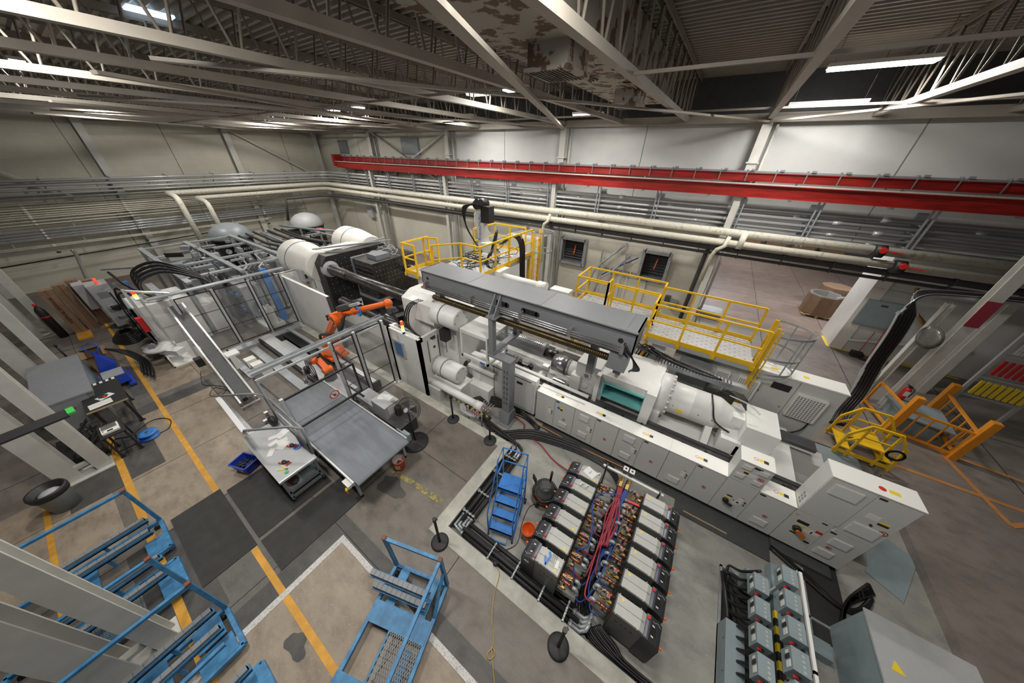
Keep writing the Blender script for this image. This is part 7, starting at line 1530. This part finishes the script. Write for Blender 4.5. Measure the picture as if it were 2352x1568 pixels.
single('scrap_tray', ['cabtop', 'toteblue'], b, 'white open steel tray on the floor in front of the white machine', 'tray')
b = B(); b.lathe((-16.75, 0.0, 0.0), [(0.0, 0), (0.2, 0), (0.28, 0.45), (0.26, 0.5), (0.0, 0.42)], n=14); single('waste_sack', 'tankgrey', b, 'blue-grey waste sack beside the open steel tray', 'sack')
t = thing('tall_control_cabinet', 'tall pale grey control cabinet with a small red lamp at the far left', 'cabinet', (-20.9, 0, 0))
b = B(); b.box(-21.9, -21.0, -0.45, 0.15, 0.1, 2.0); b.box(-22.4, -21.6, -0.75, -0.45, 0.9, 2.0); b.m(1).box(-20.995, -20.97, -0.43, 0.12, 0.15, 1.95); b.m(2).box(-21.9, -20.98, -0.45, 0.15, 0, 0.1); b.m(3).box(-20.97, -20.96, -0.3, 0.0, 1.45, 1.7); b.m(0).box(-20.97, -20.9, -0.3, 0.0, 0.95, 1.1); b.build('body', ['lightgrey', 'lightgrey', 'black', 'midgrey'], t, world=True)
b = B(); b.cyl((-21.2, -0.1, 2.0), (-21.2, -0.1, 2.25), 0.05); b.build('signal_lamp', 'lampred', t, world=True)
b = B(); b.bar((-22.3, 0.3, 2.3), (-19.2, 2.4, 2.6), 0.12, 0.08); b.m(1).tube([(-22.0, 0.4, 2.2), (-19.6, 0.5, 2.2), (-19.0, 0.9, 1.6)], 0.05, 6); b.build('cable_duct', ['galv', 'cable'], t, world=True)
for k in range(7):
    b = B() if k == 0 else b
    b.tube([( -19.6+math.cos(a*PI/10)*(0.55-.05*k)*1.5, -0.35+math.sin(a*PI/10)*(0.45-.04*k), 0.04+0.045*k) for a in range(20)], 0.035, 6, closed=True)
single('cable_coil', 'cable', b, 'heap of coiled black cable on the floor beneath the tall cabinet', 'cable')
b = B()
for k in range(40):
    x = random.uniform(-20.2, -18.8); y = random.uniform(-0.1, 0.9); b.m(k % 4).cbox(x, y, random.uniform(0.1, 1.6), random.uniform(0.08, 0.35), random.uniform(0.06, 0.25), random.uniform(0.05, 0.3), random.uniform(0, 2))
b.m(3).bar((-20.0, 0.3, 0), (-20.0, 0.3, 2.2), 0.1, 0.06, (1,0,0)); b.m(4).cbox(-19.7, 0.6, 2.0, 0.12, 0.1, 0.5)
for k in range(4): b.m(0).box(-20.3+k*.4, -20.25+k*.4, 0.0, 0.05, 0, 1.8)
single('valve_block', ['black', 'darkgrey', 'steel', 'midgrey', 'ladderblue'], b, 'dark cluttered valve assembly between the tall cabinet and the white machine', 'machine part')
# ---- media frame with overhead pipes
t = thing('pipe_rack', 'big galvanised frame crossed by rows of black insulated pipes behind the left machines', 'frame', (-19.5, 4, 0))
b = B()
for x in (-24.2, -21.8, -19.4, -17.2): b.bar((x, 1.9, 2.5), (x, 5.6, 2.5), 0.22, 0.08)
for y in (1.9, 3.6, 5.6): b.bar((-24.2, y, 2.58), (-16.2, y, 2.58), 0.18, 0.08)
for (x, y) in ((-24.2, 1.9), (-24.2, 5.6), (-17.2, 1.9), (-17.2, 5.6), (-20.6, 1.9), (-20.6, 5.6)): b.box(x-0.06, x+0.06, y-0.06, y+0.06, 0, 2.5)
b.build('steel_frame', 'galv', t, world=True)
for k in range(6): b = B(); y = 2.5+k*0.17; b.tube([(-23.2, y+1.0, 2.42), (-20.8, y+.6, 2.42), (-20.2, y+.1, 2.42), (-18.2, y, 2.40), (-18.0, y, 2.2), (-18.0, y, 1.6)], 0.055, 7); b.build('insulated_pipe', 'darkgrey', t, world=True)
for k in range(6): b = B(); y = 3.5+k*0.2; b.tube([(-19.0, y+.7, 2.5), (-17.2, y+.4, 2.5), (-16.6, y, 2.48), (-16.0, y, 2.4), (-15.95, y, 2.2), (-15.95, y, 0.6)], 0.035, 7); b.build('insulated_pipe', ['rubber', 'lightgrey', 'darkgrey'][k % 3], t, world=True)
for k in range(7): b = B(); x = -17.0+k*0.16; b.tube([(x, 2.7, 2.6), (x, 2.7, 0.5)], 0.03, 6); b.build('copper_riser', 'steel' if k % 2 else 'darkgrey', t, world=True)
for k in range(34): b = B(); b.cbox(random.uniform(-23, -17.0), random.uniform(2.1, 5.4), random.uniform(2.3, 2.65), random.uniform(0.1, 0.7), random.uniform(0.06, 0.3), random.uniform(0.08, 0.2), random.choice((0, 1.57, 0.8))); b.build('pipe_fitting', ['galv', 'lightgrey', 'steel', 'midgrey', 'black'][k % 5], t, world=True)
for k in range(10): b = B(); x, y = random.uniform(-22.5, -17.2), random.uniform(2.3, 5.2); b.box(x, x+random.uniform(.2, .7), y, y+random.uniform(.2, .5), 0, random.uniform(1.2, 2.3)); b.build('pump_block', ['lightgrey', 'bluegrey', 'midgrey', 'white'][k % 4], t, world=True)
for i, (x0, x1, y0, y1, h, mt, lab) in enumerate(((-21.5, -19.0, 2.3, 3.2, 1.9, 'lightgrey', 'long pale grey cabinet under the pipe frame'), (-18.7, -17.0, 1.95, 2.5, 1.35, 'white', 'white panel covered in small warning stickers behind the far fence'), (-18.6, -16.6, 3.3, 4.0, 1.8, 'lightgrey', 'grey double-door cabinet behind the far fence'), (-24.4, -22.2, 2.4, 4.4, 1.7, 'bluegrey', 'blue-grey cabinet at the back of the pipe frame'), (-23.5, -20.5, 6.2, 7.6, 1.5, 'lightgrey', 'pale cabinet between the pipe frame and the domed tanks'))):
    t = thing('equipment_cabinet', lab, 'cabinet', ((x0+x1)/2, (y0+y1)/2, 0)); b = B(); b.box(x0, x1, y0, y1, 0.05, h); b.m(1).box((x0+x1)/2-0.01, (x0+x1)/2+0.01, y0-0.004, y0, 0.1, h-0.05); b.m(2)
    if i == 1:
        for p in range(5):
            for q in range(4): b.m(2 if (p+q) % 3 else 3).box(x0+0.8+p*0.16, x0+0.9+p*0.16, y0-0.005, y0, 0.35+q*0.22, 0.46+q*0.22)
        b.m(4).cyl((x0+0.5, y0-0.02, 1.0), (x0+0.5, y0, 1.0), 0.05)
    b.build('body', [mt, 'darkgrey', 'paper', 'midgrey', 'robotorange'], t, world=True)
    if i in (0, 2): b = B(); b.box(x0+0.3, x0+0.8, y0-0.02, y0, h-0.5, h-0.25); b.build('window', 'seethrough', t, world=True)
t = thing('blue_gantry_leg', 'tall blue panel with white lettering behind the far fence', 'panel', (-15.9, 4.35, 0)); b = B(); b.box(-16.1, -15.9, 4.1, 4.35, 0, 2.55); b.build('panel', 'ladderblue', t, world=True)
t = thing('dryer_unit', 'small white unit with a dark screen on a wheeled base behind the far fence', 'machine', (-16.2, 3.6, 0))
b = B(); b.box(-16.8, -15.5, 3.3, 4.05, 0.0, 0.16); b.m(0).prism([(3.45, 0.16), (3.85, 0.16), (3.85, 0.95), (3.6, 0.95), (3.45, 0.8)], -16.1, -15.6, 'X'); b.m(1).box(-15.95, -15.7, 3.44, 3.46, 0.55, 0.75); b.m(2).cbox(-16.4, 3.7, 0.5, 0.35, 0.3, 0.7); b.m(3).cbox(-16.5, 3.65, 0.95, 0.25, 0.2, 0.2)
b.build('body', ['white', 'black', 'bluegrey', 'ladderblue'], t, world=True)
b = B()
for k in range(10): b.tube(smooth([(-17.2+random.uniform(-.3,.3), 3.2, 1.2), (-17.0, 3.1+random.uniform(-.2,.2), 0.8+random.uniform(-.2,.3)), (-16.8+random.uniform(-.2,.2), 3.3, 0.5), (-16.6, 3.4, 0.3)], 4), 0.02, 5)
for k in range(14): b.m(k % 3).cbox(-17.0+random.uniform(-.3,.4), 3.2+random.uniform(-.15,.15), random.uniform(0.3, 1.5), 0.12, 0.1, 0.12)
single('valve_cluster', ['cable', 'ladderblue', 'steel'], b, 'cluster of blue and steel valves with hoses behind the far fence', 'valves')
# domed tanks
for i, (x, y) in enumerate(((-26.0, 6.1), (-26.2, 10.9))):
    t = thing('domed_tank', ['dark tank with a grey dome lid, nearer the left fence', 'dark tank with a dull grey dome lid, nearer the wall corner'][i], 'tank', (x, y, 0), 0, 'domed tanks')
    b = B(); b.lathe((x, y, 0), [(0.0, 0), (1.02, 0), (1.02, 1.9), (1.08, 1.95), (1.08, 2.12)], n=32); b.box(x-0.9, x+1.0, y-1.12, y-0.7, 0.1, 1.9); b.build('shell', 'black', t, world=True)
    b = B(); b.lathe((x, y, 2.12), [(1.1, 0), (1.1, 0.06), (1.05, 0.3), (0.88, 0.56), (0.6, 0.76), (0.28, 0.86), (0.0, 0.88)], n=32); b.build('dome', ['tankgrey', 'lightgrey'][i], t, world=True)
    b = B(); b.lathe((x, y, 2.08), [(1.11, 0.0), (1.13, 0.03), (1.11, 0.06)], n=32); b.tube([(x+1.06, y-0.7, 1.75), (x+1.12, y, 1.85), (x+1.02, y+0.7, 1.75)], 0.05, 8); b.build('rim', 'darkgrey', t, world=True)
    b = B(); b.cyl((x+1.02, y-0.72, 1.5), (x+1.07, y-0.72, 1.5), 0.15, n=16); b.build('badge', 'paper', t, world=True)
    text('ADVANTAGE', 0.24, (x+1.06, y+0.25, 1.5), (1, 0, 0), (0,0,1), 'paper', t)
# frames and pipes between tanks and machine
t = thing('pipe_rack', 'galvanised frame with dark pipes between the domed tanks and the machine', 'frame', (-22, 8, 0))
b = B()
for y in (5.8, 7.8, 9.8): b.bar((-24.8, y, 2.3), (-17.4, y, 2.3), 0.12, 0.08)
for x in (-24.8, -22.0, -18.5): b.bar((x, 5.8, 2.3), (x, 9.8, 2.3), 0.12, 0.08); b.box(x-0.05, x+0.05, 5.8, 5.9, 0, 2.3); b.box(x-0.05, x+0.05, 9.7, 9.8, 0, 2.3)
b.build('steel_frame', 'galv', t, world=True)
for k in range(7): b = B(); z = 2.4+.05*(k % 3); y = 6.1+k*0.4; b.tube([(-24.5, y, z), (-21, y-.2, z), (-18.6, y+.2, z), (-17.9, y+.2, 1.5)], 0.07, 8); b.build('insulated_pipe', 'rubber' if k != 3 else 'tankgrey', t, world=True)
b = B(); b.tube([(-24.8, 8.6, 2.6), (-21, 8.9, 2.8), (-18.0, 9.3, 3.0)], 0.07, 8); b.m(1).tube([(-20.6, 9.05, 2.85), (-19.9, 9.1, 2.9)], 0.09, 8); b.build('header_pipe', ['tankgrey', 'red'], t, world=True)
# ---- cardboard boxes, gas cylinder against the left
for i, (x, y, h, w_) in enumerate(((-21.75, -1.42, 2.0, 0.34), (-22.0, -1.05, 2.05, 0.34), (-22.25, -0.68, 2.1, 0.34), (-22.6, -0.25, 1.9, 0.42))):
    t = thing('tall_carton', ['tall narrow brown carton with printed lettering, nearest the gas cylinder', 'tall narrow brown carton, second from the gas cylinder', 'tall narrow brown carton, third from the gas cylinder', 'brown carton standing farthest from the gas cylinder, by the cabinet'][i], 'carton', (x, y, 0), 0, 'tall cartons')
    b = B(); b.box(x-0.35, x, y-w_/2, y+w_/2-0.01, 0, h); b.m(1).box(x, x+0.003, y-0.01, y+0.02, 0.02, h); b.build('box', ['cardboard', 'rust'], t, world=True)
    if i == 0: text('Armacell Armaflex', 0.16, (x+0.006, y-0.03, 1.1), (1, 0, 0), (0, 1, 0), 'black', t)
b = B(); b.box(-21.8, -20.9, -1.6, -1.2, 0.0, 0.05); single('yellow_tray', 'lineYellow', b, 'flat yellow board under the tall cartons', 'board')
t = thing('gas_cylinder', 'black gas cylinder with a red cap and a red strap', 'gas cylinder', (-21.9, -1.95, 0))
b = B(); b.lathe((-21.9, -1.9, 0), [(0.0, 0), (0.13, 0), (0.13, 1.25), (0.08, 1.38), (0.04, 1.42)], n=18); b.build('bottle', 'black', t, world=True)
b = B(); b.lathe((-21.9, -1.9, 1.42), [(0.045, 0), (0.045, 0.12), (0.0, 0.14)], n=12); b.build('cap', 'red', t, world=True)
b = B(); b.lathe((-21.9, -1.9, 0.95), [(0.134, 0), (0.134, 0.05)], n=18); b.build('strap', 'labelred', t, world=True)
# grey big cabinet and cluttered corner
t = thing('low_grey_cabinet', 'wide dark grey steel cabinet with a sloped top between the white columns', 'cabinet', (-15, -2.1, 0))
b = B(); b.box(-16.4, -13.4, -2.45, -1.55, 0, 1.05); b.m(0).box(-16.45, -13.35, -2.5, -1.5, 1.05, 1.1); b.m(1).box(-16.35, -13.6, -1.548, -1.54, 0.1, 1.0); b.m(0).box(-13.4, -13.36, -2.3, -1.65, 0.15, 1.05); b.m(2).box(-13.355, -13.35, -2.1, -1.95, 0.75, 0.79); b.build('body', ['midgrey', 'bluegrey', 'labelred'], t, world=True)
b = B()
for (p, q) in (((-17.9, -1.5), (-17.0, -1.5)), ((-17.0, -1.5), (-17.0, -1.0)), ((-17.0, -1.0), (-17.9, -1.0)), ((-17.9, -1.0), (-17.9, -1.5))):
    b.bar((*p, 0.3), (*q, 0.3), 0.02, 0.6); b.quad((*p, 0.6), (*q, 0.6), (q[0]*1.0+0.12, q[1]-0.1, 0.68), (p[0]+0.12, p[1]-0.1, 0.68))
b.m(1).box(-17.9, -17.0, -1.52, -1.51, 0.2, 0.28)
single('open_carton', ['cardboard', 'labelred'], b, 'open brown carton with red tape behind the dark grey cabinet', 'carton')
b = B(); b.prism([(-1.5, 0.1), (-1.2, 0.05), (-0.95, 0.6), (-1.2, 1.1)], -16.3, -15.9, 'X'); b.box(-16.2, -15.0, -1.35, -1.2, 0.05, 0.12); b.box(-16.2, -15.0, -1.0, -0.85, 0.05, 0.12); b.tube([(-16.1, -1.2, 1.05), (-16.3, -1.35, 1.3), (-16.4, -1.15, 1.35), (-16.2, -1.0, 1.25), (-16.1, -1.15, 1.05)], 0.02, 6)
single('pallet_truck', 'toteblue', b, 'dark blue hand pallet truck beside the open carton', 'pallet truck')
b = B(); b.box(-15.7, -15.1, -1.4, -0.9, 0.2, 0.5); b.m(1)
for k in range(6): b.box(-15.68+k*0.1, -15.62+k*0.1, -1.38, -0.92, 0.5, 0.53)
single('slotted_crate', ['toteblue', 'lightgrey'], b, 'blue crate with grey slats on the pallet truck', 'crate')
for k in range(4): b = B() if k == 0 else b; b.tube(smooth([(-17.2, -1.0, 0.7), (-16.6, -0.7+.05*k, 0.6), (-16.0+.1*k, -0.5+.06*k, 0.35), (-15.4+.2*k, -0.6+.05*k, 0.2)], 5), 0.035, 6)
single('black_hose', 'cable', b, 'bunch of black hoses sticking out of the open carton', 'hoses')
b = B(); b.lathe((-17.0, -1.75, 0.6), [(0.0, 0), (0.09, 0), (0.09, 0.16), (0.03, 0.22), (0.03, 0.26), (0.0, 0.26)], n=12); single('spray_bottle', 'plastic', b, 'clear bottle beside the open carton', 'bottle')
# black table with sheets
t = thing('black_table', 'black-topped work table with a white dashed edge', 'table', (-13.3, -1.45, 0))
b = B(); b.box(-14.2, -12.5, -1.8, -1.05, 0.86, 0.9); b.m(1)
for k in range(6): b.box(-14.19, -14.05, -1.75+k*0.12, -1.69+k*0.12, 0.9, 0.902)
b.m(2).box(-12.5, -12.48, -1.8, -1.05, 0.86, 0.9); b.build('top', ['black', 'paper', 'wood'], t, world=True)
for (x, y) in ((-14.1, -1.7), (-12.6, -1.7), (-14.1, -1.15), (-12.6, -1.15)): b = B(); b.box(x-0.03, x+0.03, y-0.03, y+0.03, 0, 0.86); b.box(x-0.06, x+0.06, y-0.06, y+0.06, 0, 0.01); b.build('leg', 'black', t, world=True)
b = B(); b.bar((-14.1, -1.15, 0.2), (-12.6, -1.15, 0.2), 0.03); b.build('cross_bar', 'black', t, world=True)
b = B(); b.cbox(-12.75, -1.52, 0.903, 0.3, 0.42, 0.002, 0.05); b.m(1).cbox(-12.75, -1.52, 0.905, 0.01, 0.4, 0.001, 0.05); single('open_logbook', ['paper', 'lightgrey'], b, 'open white logbook on the black table', 'book')
b = B(); b.cbox(-13.1, -1.4, 0.903, 0.24, 0.3, 0.002, 0.4); single('paper_sheet', 'paper', b, 'white sheet under the keys on the black table', 'paper')
b = B()
for k in range(5): b.tube([(-13.1+math.cos(a)*0.05, -1.42+math.sin(a)*(0.05+.01*k), 0.91+.005*k) for a in [i*PI/6 for i in range(12)]], 0.008, 5, closed=True)
b.m(1).cbox(-13.05, -1.4, 0.92, 0.08, 0.05, 0.03, 0.4); single('hand_scanner', ['black', 'labelred'], b, 'coil of keys with a red tag on the white sheet', 'keys')
# stool with scale
t = thing('black_stool', 'black steel stand carrying a digital scale', 'stand', (-11.5, -1.55, 0))
b = B(); b.box(-11.85, -11.15, -1.78, -1.35, 0.72, 0.75); b.build('top', 'black', t, world=True)
for (x, y) in ((-11.8, -1.74), (-11.2, -1.74), (-11.8, -1.39), (-11.2, -1.39)): b = B(); b.bar((x, y, 0.0), (x, y, 0.72), 0.04, 0.04, (1,0,0)); b.box(x-0.06, x+0.04, y-0.04, y+0.04, 0, 0.012); b.build('leg', 'black', t, world=True)
b = B(); b.bar((-11.8, -1.74, 0.2), (-11.2, -1.74, 0.2), 0.03); b.bar((-11.8, -1.39, 0.2), (-11.2, -1.39, 0.2), 0.03); b.bar((-11.8, -1.6, 0.2), (-11.2, -1.6, 0.2), 0.02); b.bar((-11.2, -1.74, 0.2), (-11.2, -1.39, 0.2), 0.03); b.build('stretcher', 'black', t, world=True)
t = thing('digital_scale', 'small silver digital scale on the black stand', 'scale', (-11.5, -1.57, 0.75))
b = B(); b.box(-11.68, -11.3, -1.72, -1.42, 0.75, 0.80); b.m(1).box(-11.66, -11.45, -1.70, -1.44, 0.80, 0.815); b.m(2).box(-11.40, -11.33, -1.62, -1.52, 0.80, 0.803); b.m(3).box(-11.42, -11.38, -1.70, -1.67, 0.80, 0.803)
b.build('body', ['cabtop', 'steel', 'black', 'labelred'], t, world=True, bevel=0.006)
t = thing('cable_reel', 'bright blue cable reel on the floor beside the black stand', 'cable reel', (-10.95, -0.85, 0))
c = P(348, 1003); b = B(); b.lathe((c.x, c.y, 0.02), [(0.0, 0), (0.19, 0), (0.2, 0.03), (0.12, 0.05), (0.1, 0.12), (0.19, 0.14), (0.2, 0.17), (0.12, 0.16), (0.0, 0.16)], n=28); b.build('drum', 'ladderblue', t, world=True); b = B(); b.box(c.x-0.12, c.x+0.12, c.y-0.2, c.y-0.1, 0, 0.1); b.build('stand', 'toteblue', t, world=True); b = B(); b.cbox(c.x-0.03, c.y, 0.19, 0.08, 0.05, 0.03, 0.4); b.build('socket', 'steel', t, world=True)
b = B(); b.tube(smooth([(c.x, c.y, 0.03), P(385, 985, 0.02), P(392, 965, 0.02), P(370, 960, 0.02), P(340, 970, 0.02), P(300, 1000, 0.02), P(262, 1010, 0.02), P(255, 1040, 0.02)], 6), 0.012, 5); single('extension_lead', 'cable', b, 'black cord running from the blue reel under the black stand', 'cord')
t = thing('trash_can', 'dark grey round bin with a black liner bag by the white columns', 'bin', (-11.0, -2.75, 0))
c = P(158, 1160); b = B(); b.lathe((c.x, c.y, 0), [(0.0, 0), (0.2, 0), (0.26, 0.6), (0.27, 0.62)], n=22, cap=False); b.build('body', 'tankgrey', t, world=True); b = B(); b.lathe((c.x, c.y, 0.5), [(0.275, 0), (0.285, 0.1), (0.27, 0.15), (0.24, 0.14), (0.2, -0.1), (0.0, -0.15)], n=22); b.build('liner_bag', 'black', t, world=True)
b = B(); b.sphere((c.x, c.y, 0.5), 0.17, 10, (1, 1, 0.5)); b.build('rubbish', 'lightgrey', t, world=True)
b = B()
for k in range(22): b.bar((-12.2+random.uniform(-.5,.5), -2.2+random.uniform(-.3,.3), 0.25+random.uniform(0,.15)), (-12.6+random.uniform(-.6,.6), -2.0+random.uniform(-.3,.3), 0.35+random.uniform(0,.15)), 0.04, 0.012)
b.box(-12.9, -11.7, -2.6, -1.9, 0, 0.25); single('offcut_heap', 'black', b, 'heap of black plastic offcuts beside the black table', 'offcuts', kind='stuff')
b = B(); b.tube([(-12.0, -2.0, 0.0), (-13.1, -2.4, 0.9)], 0.02); single('litter_bar', 'darkgrey', b, 'thin dark bar leaning at the offcut heap', 'bar')
# black strap with a green tag hanging between the columns
s0_, s1_ = P(155, 948, 3.2), P(0, 1010, 3.2); s1_ = s0_+(s1_-s0_)*1.2
b = B(); b.bar(s0_, s1_, 0.28, 0.03); b.m(1).bar(s0_+Vector((0,0,0.02)), s0_+(s0_-s1_).normalized()*0.08+Vector((0,0,0.02)), 0.2, 0.03)
single('black_strap', ['black', 'green'], b, 'wide black strap with a green end tag slung across the white columns', 'strap')

# ---- blue carts
def comb_bar(L, n):
    b = B()
    for k in range(n):
        x0 = k*L/n; b.box(x0, x0+L/n-0.008, -0.04, 0.04, 0.0, 0.09)
    b.box(0, L, -0.035, 0.035, 0, 0.08); b.m(1).box(-0.02, L+0.02, 0.042, 0.058, -0.03, 0.04); b.box(-0.02, L+0.02, -0.058, 0.058, -0.03, -0.002); return b
def cart(loc, rz, lab, L=2.2, W=0.95, posts=(), mesh=False, bars=(), plates=(), end_rail=False, barx=False):
    t = thing('blue_cart', lab, 'cart', loc, rz, 'blue carts')
    z = 0.15; H = 1.32
    for (x0, x1, y0, y1) in ((0, L, -0.03, 0.03), (0, L, W-0.03, W+0.03), (-0.03, 0.03, 0, W), (L-0.03, L+0.03, 0, W)):
        b = B(); b.box(x0, x1, y0, y1, z-0.05, z+0.03); b.build('base_beam', 'cartblue', t)
    for (x0, x1, y0, y1) in plates: b = B(); b.box(x0, x1, y0, y1, z+0.015, z+0.035); b.build('deck_plate', 'cartblue', t)
    for (x, y) in posts:
        b = B(); b.box(x-0.028, x+0.028, y-0.028, y+0.028, z, H-0.03); b.m(1).box(x-0.034, x+0.034, y-0.034, y+0.034, H-0.03, H); b.build('post', ['cartblue', 'rust'], t)
    yp = posts[0][1]
    b = B(); b.bar((0, yp, H-0.05), (L, yp, H-0.05), 0.05); b.build('top_rail', 'cartblue', t)
    if end_rail: b = B(); b.bar((0, 0, H-0.05), (0, W, H-0.05), 0.05); b.build('top_rail', 'cartblue', t); b = B(); b.bar((0, W, H-0.5), (0.5, W, z), 0.05, 0.03); b.build('brace', 'cartblue', t)
    if mesh:
        b = B(); x0, x1, y0, y1 = mesh
        n = 16
        for k in range(n):
            for s_ in (1, -1):
                pts = [(x0+(x1-x0)*q/14, y0+(y1-y0)*(k+0.5+0.45*s_*(1 if q % 2 else -1))/n, z+0.05) for q in range(15)]
                for a_, c_ in zip(pts[:-1], pts[1:]): b.bar(a_, c_, 0.007, 0.007)
        b.build('mesh_deck', 'tankgrey', t)
        b = B(); b.box(x0, x1, y0, y0+0.03, z, z+0.06); b.box(x0+0.1, x1-0.1, (y0+y1)/2+0.1, (y0+y1)/2+0.2, z-0.02, z+0.02); b.build('mesh_edge', 'cartblue', t)
    for (p, zz, lb, n) in bars:
        cb = comb_bar(lb, n)
        cb.xf(Matrix.Translation((p[0], p[1], zz)) @ (Matrix.Rotation(PI/2, 4, 'Z') if barx else Matrix.Identity(4))); cb.build('comb_bar', ['midgrey', 'cartblue'], t)
        b = B(); q = (p[0], p[1]+lb*0.5) if barx else (p[0]+lb*0.45, p[1]); b.box(q[0]-0.02, q[0]+0.02, q[1]-0.02, q[1]+0.02, z, zz); b.build('bar_post', 'cartblue', t)
    for (x, y) in ((0.1, 0.05), (0.1, W-0.05), (L-0.1, 0.05), (L-0.1, W-0.05)):
        b = B(); b.cyl((x, y-0.02, 0.05), (x, y+0.02, 0.05), 0.05, n=12); b.build('caster', 'black', t)
    return t
cart((-3.08, 0.76, 0), R(-73), 'blue steel cart with a mesh deck and goal-post frame over the white floor line', 2.4, 1.1, ((0, 1.1), (0, 0), (2.4, 1.1)), (0.85, 2.05, 0.45, 1.07),
     (((0.32, -0.22), 0.50, 1.15, 12), ((0.44, -0.1), 0.40, 1.05, 11)), ((0.03, 0.55, 0.15, 0.33), (0.03, 0.55, 0.75, 0.95), (0.55, 0.85, 0, 1.1), (1.45, 1.8, -0.05, 0.45), (1.8, 2.3, 0.1, 0.3)), True, True)
RL = R(-90)
cart((-8.03, -1.59, 0), RL, 'blue steel rail cart farthest from the camera, beside the black mats', 1.9, 0.87, ((0, 0), (1.9, 0)), False,
     (((0.1, 0.12), 0.45, 1.3, 12), ((0.1, 0.50), 0.45, 1.3, 12)), ((0.03, 0.3, 0.45, 0.84), (0.9, 1.15, 0, 0.87)))
cart((-6.78, -1.6, 0), RL, 'blue steel rail cart in the middle of the left row', 1.9, 0.76, ((0, 0.76), (1.9, 0.76)), (0.5, 1.4, 0.05, 0.7),
     (((0.1, 0.02), 0.45, 1.3, 12), ((0.1, 0.45), 0.45, 1.3, 12)), ((0.02, 0.3, 0.05, 0.72), (0.8, 1.05, 0, 0.76)))
cart((-5.05, -1.34, 0), RL, 'blue steel rail cart third in the left row, partly before the white column', 1.9, 0.8, ((0, 0), (1.9, 0)), False,
     (((0.08, 0.08), 0.45, 1.2, 11), ((0.08, 0.45), 0.45, 1.2, 11)), ((0.1, 0.45, 0.03, 0.4), (0.05, 0.5, 0.45, 0.77), (0.75, 1.05, 0.03, 0.77)))
cart((-3.78, -1.27, 0), RL, 'blue steel rail cart nearest the camera at the bottom edge', 1.9, 0.8, ((1.9, 0), (1.9, 0.8)), False,
     (((0.08, 0.08), 0.45, 1.2, 11), ((0.08, 0.42), 0.45, 1.2, 11)), ((0.0, 0.4, 0.02, 0.4), (0.05, 0.5, 0.5, 0.8)))
